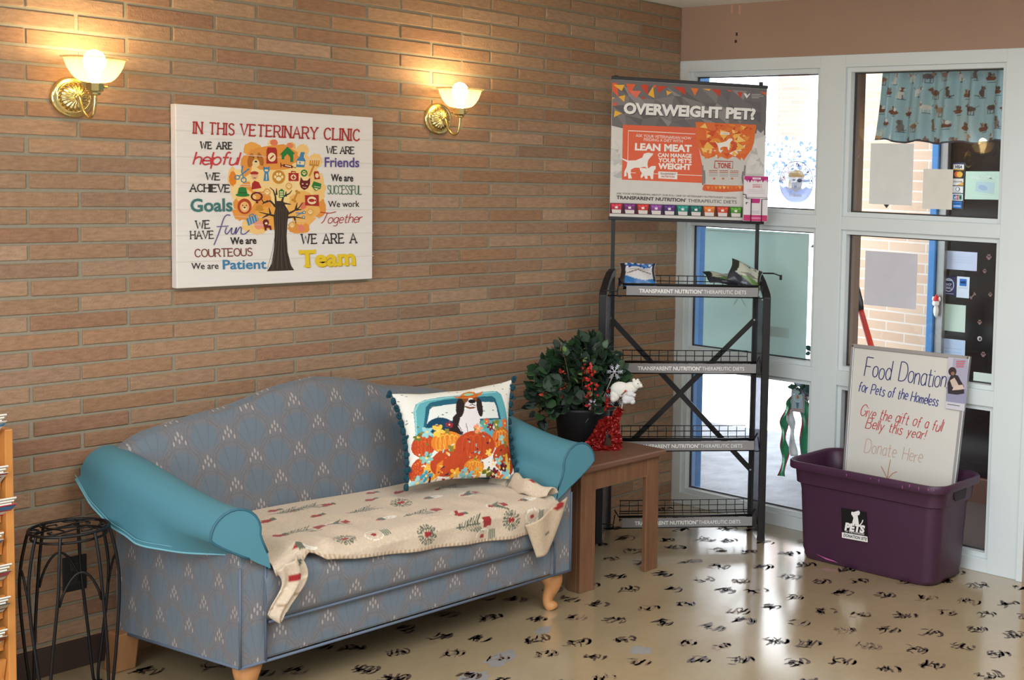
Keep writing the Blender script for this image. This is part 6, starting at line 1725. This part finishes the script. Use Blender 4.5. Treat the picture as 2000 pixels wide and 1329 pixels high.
# ================================================================== WHITEBOARD
def whiteboard():
    TL, TR, BRv, BLv = [Vector(p) for p in [(-0.03049764643727393, -1.1441899851595423, 0.9563808082248735), (-0.02948078930598097, -1.7776692502452933, 0.9617326878632584), (-0.1348586878487188, -1.786764559875201, 0.40711216921726834), (-0.14378990262013147, -1.1947080602605382, 0.36010577568351776)]]
    ext = 1.50
    BL = TL+(BLv-TL)*ext; BR = TR+(BRv-TR)*ext
    t = thing('whiteboard', 'framed whiteboard lettered Food Donations standing in the purple bin', 'whiteboard', tuple((BL+BR)/2))
    n_ = (BL-TL).cross(TR-TL).normalized()
    if n_.x > 0: n_ = -n_
    mb = MB(); bw = M('whiteboard_enamel', (214, 212, 206), .28, nz=.03, ns=3, spec=.5)
    bk_ = -n_*.010
    mb.hexa([BL+bk_, BR+bk_, BR, BL, TL+bk_, TR+bk_, TR, TL], bw); build(mb, 'panel', t)
    fm = M('satin_aluminium', (182, 182, 184), .4, .6, nz=.06)
    u = (TR-TL).normalized(); w = (BL-TL).normalized()
    mb = MB()
    def bar(p, q, inn):
        ax = (q-p); L_ = ax.length; ax.normalize(); mid = (p+q)/2+inn*.008
        mb.obox(mid-n_*.003, ax, inn, n_, L_/2, .009, .010, fm)
    bar(TL, TR, w); bar(BL, BR, -w); bar(TL, BL, u); bar(TR, BR, -u)
    build(mb, 'frame', t, bevel=.003)
    class Line:
        def pen(q, *p, **kw):
            m_ = MB(); Art(m_, [(412, 55), (990, 118), (918, 748), (370, 697)], [TL, TR, BRv, BLv], .0008).pen(*p, **kw); build(m_, 'handwriting', t)
    a = Line()
    NV, RDm, FD = (52, 52, 110), (186, 62, 66), (196, 160, 140)
    random.seed(12)
    a.pen('Food Donations', (472, 212), (894, 276), 92, 4.6, NV, slant=.02, jit=.06, gap=.12, space=.55)
    a.pen('for Pets of the Homeless', (442, 288), (830, 360), 50, 4.2, (50, 56, 130), slant=.06, jit=.06, gap=.16, space=.42)
    a.pen('Give the gift of a full', (450, 404), (848, 486), 54, 3.8, RDm, slant=.12, jit=.07, gap=.16, space=.42)
    a.pen('Belly this year!', (478, 466), (766, 524), 50, 3.8, RDm, slant=.12, jit=.07, gap=.18, space=.5)
    a.pen('Donate Here', (472, 586), (752, 640), 64, 3.0, FD, jit=.06, gap=.16, space=.6)
    mb = MB(); a = Art(mb, [(412, 55), (990, 118), (918, 748), (370, 697)], [TL, TR, BRv, BLv], .0008)
    a.line([(602, 622), (592, 670), (587, 716)], 4, (190, 140, 110)); a.line([(556, 656), (574, 690), (588, 718), (612, 690), (634, 682)], 4, (190, 140, 110))
    build(mb, 'drawn_arrow', t)
    mb = MB(); A2 = Art(mb, [(412, 55), (990, 118), (918, 748), (370, 697)], [TL, TR, BRv, BLv], .0095)
    c4 = [(888, 122), (988, 132), (966, 386), (874, 372)]
    A2.poly(c4, (206, 204, 214)); A2.poly([(888, 124), (986, 134), (972, 352), (876, 338)], (172, 168, 190)); A2.poly([(880, 268), (976, 280), (972, 352), (876, 338)], (150, 150, 178)); A2.poly([(888, 124), (912, 127), (904, 220), (884, 216)], (196, 194, 206))
    A2.poly([(886, 300), (884, 250), (898, 214), (910, 204), (936, 212), (948, 236), (964, 262), (966, 300), (930, 306)], (58, 50, 56)); A2.ell(908, 192, 20, 22, (64, 52, 50)); A2.ell(910, 202, 9, 9, (150, 110, 96))
    A2.poly([(896, 236), (918, 222), (932, 246), (940, 262), (932, 276), (908, 268)], (206, 184, 172)); A2.poly([(918, 262), (958, 256), (966, 278), (940, 282), (906, 284)], (214, 192, 180))
    for k in range(4): A2.rect(926, 140+k*9, 972-k*3, 144+k*9, (196, 70, 80))
    A2.line([(884, 352), (944, 361)], 3, (60, 58, 66))
    cd = build(mb, 'photo_card', None)
    cd.location = cd.location
    tag(cd, 'small photo card of a seated person with a dog taped on the whiteboard corner', 'photo card')
whiteboard()

# ================================================================== THINGS ON AND BEHIND THE GLASS
def sheet(name, y0, y1, z0, z1, x, rgb, label, cat, group=None, art=None, trans=0.0, tilt=0.0):
    mb = MB()
    if trans:
        m = bpy.data.materials.new('backlit_paper'); m.use_nodes = True
        nt = m.node_tree; nt.nodes.clear(); N = nt.nodes; L = nt.links
        o_ = N.new('ShaderNodeOutputMaterial'); mx = N.new('ShaderNodeMixShader'); tl = N.new('ShaderNodeBsdfTranslucent'); df = N.new('ShaderNodeBsdfDiffuse'); nz = N.new('ShaderNodeTexNoise'); cr = N.new('ShaderNodeValToRGB')
        nz.inputs['Scale'].default_value = 3; c = lin(rgb)
        cr.color_ramp.elements[0].color = tuple(v*.92 for v in c)+(1,); cr.color_ramp.elements[1].color = tuple(min(1, v*1.06) for v in c)+(1,)
        L.new(nz.outputs['Fac'], cr.inputs[0]); L.new(cr.outputs[0], tl.inputs[0]); L.new(cr.outputs[0], df.inputs[0])
        mx.inputs[0].default_value = 1-trans; L.new(tl.outputs[0], mx.inputs[1]); L.new(df.outputs[0], mx.inputs[2]); L.new(mx.outputs[0], o_.inputs[0])
    else: m = M('sheet_%02x%02x%02x' % rgb, rgb, .7, nz=.03, ns=5)
    if trans: mb.add([(x, y0, z0+tilt), (x, y1, z0), (x, y1, z1), (x, y0, z1+tilt)], [(0, 1, 2, 3)], m)
    else: mb.hexa([(x, y0, z0+tilt), (x, y1, z0), (x+.0008, y1, z0), (x+.0008, y0, z0+tilt), (x, y0, z1+tilt), (x, y1, z1), (x+.0008, y1, z1), (x+.0008, y0, z1+tilt)], m)
    if art:
        a = Art(mb, [(0, 0), (100, 0), (100, 100), (0, 100)], [(x, y1, z1), (x, y0, z1+tilt), (x, y0, z0+tilt), (x, y1, z0)])
        art(a)
    return tag(build(mb, name), label, cat, group)
GXI = .0535
sheet('poster_back', -.815, -.146, .834, 1.456, GXI, (186, 218, 216), 'large pale teal back of a poster covering the middle left pane', 'poster', None,
      lambda a: (a.line([(2, 2), (98, 2)], .8, (196, 214, 212)), a.line([(30, 62), (36, 54), (42, 62)], 1.2, (188, 212, 210)), a.rect(56, 76, 84, 84, (182, 208, 206))), trans=.22)
sheet('paper_sheet', -1.396, -1.158, 1.614, 1.898, GXI, (242, 245, 243), 'large pale grey paper taped to the upper right pane below the curtain', 'paper', None, lambda a: a.poly([(35, 100), (42, 106), (48, 100)], (60, 60, 60)), trans=.22)
sheet('paper_sheet', -1.608, -1.452, 1.603, 1.784, GXI, (248, 245, 236), 'cream paper taped beside the payment card decal strip', 'paper', trans=.22)
sheet('paper_sheet', -1.437, -1.148, 1.137, 1.393, GXI, (226, 226, 236), 'lavender grey paper taped to the middle right pane above the whiteboard', 'paper', trans=.22)
# round decal seen from behind
def decal():
    c = (0.053, -0.726, 1.705); R = .102
    mb = MB(); x = GXI
    a = Art(mb, [(-1, -1), (1, -1), (1, 1), (-1, 1)], [(x, c[1]+R, c[2]+R), (x, c[1]-R, c[2]+R), (x, c[1]-R, c[2]-R), (x, c[1]+R, c[2]-R)], .0002)
    BLU, PW, DKB = film((104, 122, 190), .6), film((206, 214, 232), .35), film((70, 78, 108), .85)
    a.line([(math.cos(k*PI/24), math.sin(k*PI/24)) for k in range(48)], .05, film((110, 120, 160), .7), True); a.ell(0, 0, .97, .97, PW, 0, 48); a.ell(0, 0, .70, .70, film((226, 230, 238), .25), 0, 40)
    a.poly([(math.cos(k*PI/24)*.97, .15+math.sin(k*PI/24)*.82) for k in range(25)]+[(-.8, .3), (-.6, .2), (-.4, .32), (-.2, .22), (0, .32), (.2, .2), (.4, .32), (.6, .2), (.8, .3)], BLU)
    msg = "LET'S RIDE THIS WAVE TOGETHER"
    n = len(msg)
    for i, ch in enumerate(msg):
        if ch == ' ': continue
        th = math.radians(-198+i*(216/(n-1)))         # from the left round the top to the right
        th = PI-th-0.0                                # mirrored order
        th = math.radians(18-i*(216/(n-1)))
        px, py = .83*math.cos(th), .83*math.sin(th); tx, ty = -math.sin(th), math.cos(th)
        p0 = (px-tx*.045, py-ty*.045); p1 = (px+tx*.045, py+ty*.045)
        a.text(ch, (p0[0]-math.cos(th)*.07, p0[1]-math.sin(th)*.07) if False else (p1[0]-math.cos(th)*.07, p1[1]-math.sin(th)*.07), (p0[0]-math.cos(th)*.07, p0[1]-math.sin(th)*.07), .14, DKB, bold=.02) if False else a.text(ch, (px+tx*.045*1-math.cos(th)*.07, py+ty*.045-math.sin(th)*.07), (px-tx*.045-math.cos(th)*.07, py-ty*.045-math.sin(th)*.07), -.14, DKB, bold=.02)
    a.ell(0, -.02, .40, .44, film((236, 232, 228), .6)); a.ell(0, -.32, .46, .26, film((226, 200, 140), .7), 0, 24, PI, 2*PI); a.rect(-.48, -.34, .48, -.24, film((216, 186, 130), .8)); a.poly([(-.42, -.2), (-.5, .3), (-.3, .4), (-.36, 0)], film((226, 200, 140), .6))
    a.poly([(-.3, .02), (.34, .02), (.3, .34), (0, .52), (-.26, .34)], film((214, 220, 236), .7)); a.line([(-.22, -.1), (-.06, -.1)], .05, DKB); a.ell(.2, -.08, .15, .09, film((90, 100, 130), .8)); a.text('H', (-.1, .3), (.02, .3), .2, film((100, 110, 170), .8), bold=.02)
    [a.rect(-.40+q*.1, .56+.02*(q % 2), -.33+q*.1, .70, film((220, 226, 240), .8)) for q in range(8)]
    tag(build(mb, 'round_decal'), 'round blue and white decal with reversed lettering on the upper left pane', 'decal')
decal()
# valance curtain
def curtain():
    nu, nv = 210, 100; pts = []; X = []; Y = []
    for j in range(nv+1):
        for i in range(nu+1):
            u, v = i/nu, j/nv
            yt = -1.122-.74*u; yb = -1.086-.775*u; y = yt+(yb-yt)*v
            z = 2.246+(1.918-2.246)*v+.006*math.sin(u*24)*v-.012*math.sin(u*PI)*v
            x = .19+.020*math.sin(u*34+.6*math.sin(v*3))*(0.5+.5*v)+.008*math.sin(u*71)
            pts.append((x, y, z)); X.append(u*4.9); Y.append(v*2.17)
    p = Paint(X, Y, (150, 178, 184)); rn = random.Random(8)
    BR = [(112, 86, 74), (92, 76, 70), (136, 106, 88), (200, 196, 186), (206, 202, 194), (124, 114, 110), (150, 124, 106), (104, 96, 96)]
    for r in range(7):
        for k in range(14):
            x = k*.56+(.28 if r % 2 else 0)+rn.uniform(-.07, .07); y = .2+r*.48+rn.uniform(-.06, .06); c = rn.choice(BR); c2 = rn.choice(BR); s = rn.uniform(.85, 1.15); f = rn.choice((-1, 1)); kind = rn.randrange(3)
            if kind == 0:
                p.ell(x, y, .15*s, .075*s, c); p.ell(x+.14*s*f, y-.08*s, .06*s, .055*s, c2); p.ell(x+.19*s*f, y-.07*s, .035*s, .025*s, c); p.ell(x+.12*s*f, y-.14*s, .018, .04, c)
                for q in (-.11, -.04, .06, .12): p.line([(x+q*s, y+.04), (x+q*s, y+.16*s)], .028, c)
                p.line([(x-.14*s*f, y-.04), (x-.21*s*f, y-.12)], .022, c2)
            elif kind == 1:
                p.ell(x, y+.03, .07*s, .12*s, c); p.ell(x+.03*f, y-.11*s, .06*s, .06*s, c2); p.ell(x+.08*f, y-.10*s, .03, .022, c); p.ell(x-.01*f, y-.13, .02, .05, c); p.line([(x+.05, y+.06), (x+.06, y+.16)], .03, c2); p.line([(x-.06*f, y+.13), (x-.15*f, y+.10)], .03, c)
            else:
                p.ell(x, y+.06, .16*s, .06*s, (124, 62, 48)); p.poly([(x-.13, y+.02), (x+.13, y+.02), (x+.11, y+.13), (x-.11, y+.13)], (112, 76, 60)); p.ell(x-.05, y-.05, .06, .07, c); p.ell(x+.06, y-.03, .055, .06, c2); p.line([(x-.1, y-.1), (x-.06, y-.02)], .03, c2)
            p.ell(x+.03, y+.18, .12, .012, (78, 100, 108))
    p.poly([(0, 2.12), (7.4, 2.12), (7.4, 2.2), (0, 2.2)], (66, 66, 74))
    mb = MB(); mb.add(pts, [(j*(nu+1)+i+1, j*(nu+1)+i, (j+1)*(nu+1)+i, (j+1)*(nu+1)+i+1) for j in range(nv) for i in range(nu)], attr_mat('printed_curtain', rough=.9, nz=.08, ns=140, spec=.1))
    t = thing('valance_curtain', 'short blue curtain printed with dogs behind the upper right pane', 'curtain', (.19, -1.48, 1.915))
    build(mb, 'cloth', t, smooth=True, colors=p.c)
    mb = MB(); mb.tube([(.19, -1.10, 2.243), (.19, -1.87, 2.243)], .006, alu, 8); build(mb, 'rod', t, smooth=True)
curtain()
# entrance door papers, decals
DX = 1.1462
sheet('door_notice', -1.145, -.874, 1.252, 1.354, DX, (190, 200, 222), 'wide pale blue notice highest on the dark door in the middle right pane', 'notice', None, lambda a: [a.rect(20, 30+k*14, 90, 33+k*14, (180, 190, 214)) for k in range(3)])
sheet('door_notice', -1.086, -.90, .91, 1.059, DX, (194, 214, 198), 'square pale green notice on the dark door below the card decals', 'notice')
sheet('door_notice', -1.091, -.90, .70, .866, DX, (176, 196, 222), 'pale blue notice lowest on the dark door behind the whiteboard top', 'notice', None, lambda a: [a.rect(22, 30+k*12, 88, 33+k*12, (160, 182, 212)) for k in range(4)])
sheet('certificate', -1.265, -1.054, 1.641, 1.793, DX, (186, 212, 194), 'mint green certificate beside the payment decal strip on the dark door', 'certificate', None, lambda a: (a.text('WELCOME', (14, 28), (86, 28), 13, (206, 224, 210), bold=.03), a.poly([(32, 36), (84, 40), (84, 80), (30, 72)], (176, 198, 204)), a.ell(52, 58, 14, 9, (150, 176, 200), .4), a.line([(22, 84), (84, 90)], 2, (204, 222, 208))), tilt=.004)
def strip():
    y0, y1, z0, z1 = -1.050, -.967, 1.581, 1.842
    t = thing('payment_decals', 'black strip of six payment card logos on the dark door', 'decal strip', (DX, -1.01, z0))
    mb = MB(); mb.box(DX, DX+.0008, y0, y1, z0, z1, M('decal_black', (22, 20, 22), .5)); build(mb, 'backing', t)
    n = 6
    for k in range(n):
        zt = z1-.006-k*(z1-z0-.01)/n; zb = zt-.037
        mb = MB(); w0, w1 = y1-.008, y0+.008
        a = Art(mb, [(0, 0), (100, 0), (100, 60), (0, 60)], [(DX, w0, zt), (DX, w1, zt), (DX, w1, zb), (DX, w0, zb)], .0010)
        if k == 0: a.rect(0, 0, 100, 60, (222, 220, 214)); a.rect(0, 0, 100, 10, (50, 60, 110)); a.rect(0, 50, 100, 60, (206, 160, 60)); a.text('VISA', (16, 44), (84, 44), 26, (40, 44, 70), bold=.05, shear=.2)
        elif k == 1: a.rect(0, 0, 100, 60, (40, 36, 34)); a.ell(38, 30, 28, 26, (206, 90, 40)); a.ell(62, 30, 28, 26, (224, 168, 60))
        elif k == 2: a.rect(0, 0, 100, 60, (222, 216, 206)); a.poly([(40, 60), (100, 28), (100, 60)], (222, 160, 70)); a.text('DISCOVER', (8, 34), (92, 34), 14, (50, 46, 46), bold=.03)
        elif k == 3: a.rect(0, 0, 100, 60, (220, 220, 216)); a.ell(50, 26, 22, 20, (60, 76, 110)); a.ell(48, 26, 14, 16, (220, 220, 216)); a.rect(20, 50, 80, 54, (110, 110, 120))
        elif k == 4: a.rect(0, 0, 100, 60, (206, 216, 220)); a.rect(10, 8, 34, 52, (40, 90, 150)); a.rect(38, 8, 62, 52, (170, 50, 60)); a.rect(66, 8, 90, 52, (50, 130, 80)); a.text('JCB', (14, 38), (86, 38), 16, (232, 232, 232), bold=.03)
        else: a.rect(8, 0, 92, 60, (40, 116, 190)); a.text('AMERICAN', (14, 26), (86, 26), 12, (220, 230, 240), bold=.02); a.text('EXPRESS', (16, 46), (84, 46), 12, (220, 230, 240), bold=.02)
        build(mb, 'card_logo', t)
strip()
sheet('shop_sticker', -1.020, -.926, 1.108, 1.213, DX, (32, 38, 86), 'navy sticker with white ring emblem on the dark door', 'sticker', None, lambda a: (a.ell(50, 46, 36, 36, (206, 210, 226), 0, 28), a.ell(50, 46, 31, 31, (32, 38, 86), 0, 28), a.rect(30, 18, 70, 24, (206, 210, 226)), a.text('SHOP', (30, 50), (70, 50), 14, (206, 210, 226), bold=.03), a.text('SMALL', (26, 68), (74, 68), 14, (206, 210, 226), bold=.03), a.rect(14, 90, 86, 93, (180, 186, 210))))
sheet('card_sticker', -1.103, -1.024, 1.100, 1.216, DX, (206, 216, 228), 'pale card sticker with a blue square beside the navy sticker', 'sticker', None, lambda a: (a.rect(22, 10, 78, 44, (34, 104, 184)), a.text('AMEX', (28, 32), (72, 32), 12, (216, 226, 240), bold=.03), a.rect(14, 52, 86, 54, (150, 160, 176))))
sheet('door_notice', -1.275, -1.150, .635, .70, DX, (204, 218, 206), 'torn pale scrap at the lower right of the dark door', 'notice')
pk = M('pink_paw_decal', (128, 96, 92), .7, nz=.25, ns=90)
for (y, z, s, lab) in ((-1.217, 1.332, .020, 'highest paw decal on the dark door'), (-1.195, 1.255, .015, 'small paw decal under the highest one on the dark door'), (-1.235, 1.13, .015, 'paw decal near the frame edge beside the bone decal on the dark door'), (-1.176, .974, .017, 'paw decal level with the green notice on the dark door'), (-1.206, .80, .019, 'lowest paw decal above the pale scrap on the dark door')):
    mb = MB(); a = Art(mb, [(-1, -1), (1, -1), (1, 1), (-1, 1)], [(DX, y+s, z+s), (DX, y-s, z+s), (DX, y-s, z-s), (DX, y+s, z-s)])
    a.ell(0, .3, .5, .42, pk)
    for x_, y_ in ((-.6, -.1), (-.22, -.6), (.25, -.6), (.62, -.1)): a.ell(x_, y_, .22, .28, pk)
    tag(build(mb, 'paw_decal'), lab, 'decal', 'paw decals on the dark door')
mb = MB(); a = Art(mb, [(-1, -1), (1, -1), (1, 1), (-1, 1)], [(DX, -1.108, 1.136), (DX, -1.148, 1.136), (DX, -1.148, 1.096), (DX, -1.108, 1.096)])
a.line([(-.5, .5), (.5, -.5)], .35, pk)
for x_, y_ in ((-.75, .45), (-.45, .75), (.45, -.75), (.75, -.45)): a.ell(x_, y_, .26, .26, pk)
tag(build(mb, 'bone_decal'), 'small pink bone decal right of the card sticker on the dark door', 'decal')
mb = MB(); a = Art(mb, [(-1, -1), (1, -1), (1, 1), (-1, 1)], [(DX, -1.164, .90), (DX, -1.196, .90), (DX, -1.196, .87), (DX, -1.164, .87)])
a.ell(0, 0, .9, .9, (196, 190, 190)); a.ell(.1, .1, .5, .6, (60, 54, 54))
tag(build(mb, 'round_sticker'), 'small round white and dark sticker above the lowest paw decal', 'sticker')
# clipped dog ornament on the door frame
t = thing('dog_clip', 'tiny white dog ornament in a red hat on the door frame', 'ornament', (1.10, -.925, .985))
mb = MB(); wf = M('bear_white', (226, 222, 214)); mb.ball((1.10, -.925, 1.02), .012, .016, .035, wf, 10, 8); mb.ball((1.095, -.925, 1.062), .014, .022, .018, wf, 10, 8); mb.ball((1.10, -.945, 1.085), .006, .008, .014, wf, 8, 6); mb.ball((1.10, -.905, 1.085), .006, .008, .014, wf, 8, 6); build(mb, 'dog_body', t, smooth=True)
mb = MB(); mb.lathe([(.018, 1.076), (.014, 1.092), (.002, 1.112)], (1.098, -.925, 0), M('santa_red', (190, 40, 44), .8), 12); build(mb, 'hat', t, smooth=True)

# ================================================================== OUTSIDE THE LEFT PANES, SHOVEL
t = thing('snow_shovel', 'red handled snow shovel with black grip leaning outside the right window', 'shovel', (.36, -1.28, 0))
g0 = Vector((.33, -.868, 1.262)); g1 = Vector((.35, -.995, .908)); dd = (g1-g0).normalized()
mb = MB(); mb.tube([g0+dd*.15, g0+dd*1.12], .016, M('red_handle', (204, 62, 44), .35, nz=.05), 12); build(mb, 'shaft', t, smooth=True)
mb = MB(); mb.tube([g0+Vector((0, .01, -.01)), g0+dd*.02, g0+dd*.06, g0+dd*.16, g0+dd*.20], [.016, .026, .030, .026, .018], blk, 12); build(mb, 'grip', t, smooth=True)
mb = MB(); e0 = g0+dd*1.10; mb.grid(lambda u, v: (e0.x+.05*(2*u-1)**2-.03, e0.y+(u-.5)*.34-v*.10, e0.z-v*.235+.02), 12, 8, M('shovel_blade', (60, 62, 68), .4)); build(mb, 'blade', t, smooth=True, solid=.004)
rnd = random.Random(31)
t = thing('holiday_garland', 'green and red ribbon garland hanging outside the left window', 'garland', (.31, -.62, .2))
mb = MB(); ng = [M('pine_needle', (42, 78, 62), .7, nz=.3), M('pine_needle_blue', (70, 104, 110), .7, nz=.3), M('silver_glitter', (196, 196, 208))]
for k in range(16):
    z = 1.46-k*.052; up_ = z > .98
    leafy(mb, (.33, -.705+.012*math.sin(k*1.7), z), .03, .035 if up_ else .05, .045, 12 if up_ else 60, .03, [M('frosted_sprig', (150, 156, 166), .8)] if up_ else ng, rnd, .2)
for k in range(4): leafy(mb, (.31, -.60-.03*k, .655), .03, .04, .03, 26, .045, ng, rnd, .2)
build(mb, 'evergreen', t)
def ribbon_strip(path, w, mats_, name):
    P = crom(path, 6); mb = MB(); n = len(P)
    for f0, f1, m in ((-1, -.78, mats_[1]), (-.78, .78, mats_[0]), (.78, 1, mats_[1])):
        vs = []
        for i, p in enumerate(P):
            p = Vector(p); vs += [p+Vector((.012*math.sin(i*.7+f0*2), f0*w, 0)), p+Vector((.012*math.sin(i*.7+f1*2), f1*w, 0))]
        mb.add(vs, [(2*i, 2*i+1, 2*i+3, 2*i+2) for i in range(n-1)], m)
    return build(mb, name, t, smooth=True, solid=.001)
gr, rd_ = M('green_satin', (44, 140, 96), .4, nz=.15, ns=40), M('red_trim', (190, 50, 60), .6)
ribbon_strip([(.30, -.565, .60), (.30, -.535, .545), (.30, -.507, .47), (.30, -.503, .38), (.31, -.507, .28), (.30, -.497, .165)], .022, (gr, rd_), 'ribbon_tail')
ribbon_strip([(.31, -.61, .62), (.31, -.625, .52), (.32, -.63, .40), (.32, -.628, .25)], .030, (gr, rd_), 'ribbon_tail')
ribbon_strip([(.33, -.665, .70), (.34, -.672, .55), (.34, -.675, .40), (.34, -.67, .22)], .026, (M('navy_ribbon', (74, 84, 120), .6), rd_), 'ribbon_tail')
ribbon_strip([(.305, -.585, .60), (.305, -.56, .56), (.30, -.545, .49), (.305, -.555, .40), (.305, -.568, .28)], .020, (M('white_ribbon', (228, 230, 230), .6), M('white_ribbon', (228, 230, 230))), 'ribbon_tail')
mb = MB(); a = None
mb.box(.285, .289, -.641, -.557, .520, .645, M('tag_frame', (176, 150, 140), .6))
a = Art(mb, [(0, 0), (100, 0), (100, 150), (0, 150)], [(.285, -.557, .645), (.285, -.641, .645), (.285, -.641, .520), (.285, -.557, .520)])
a.rect(8, 8, 92, 142, (170, 190, 196)); a.ell(50, 55, 32, 36, (206, 216, 214)); a.ell(50, 55, 26, 30, (178, 196, 200)); a.ell(50, 56, 10, 12, (196, 130, 80)); a.poly([(38, 90), (62, 90), (56, 126), (44, 126)], (90, 120, 140)); a.rect(14, 128, 86, 138, (196, 150, 140))
build(mb, 'hanging_card', t)
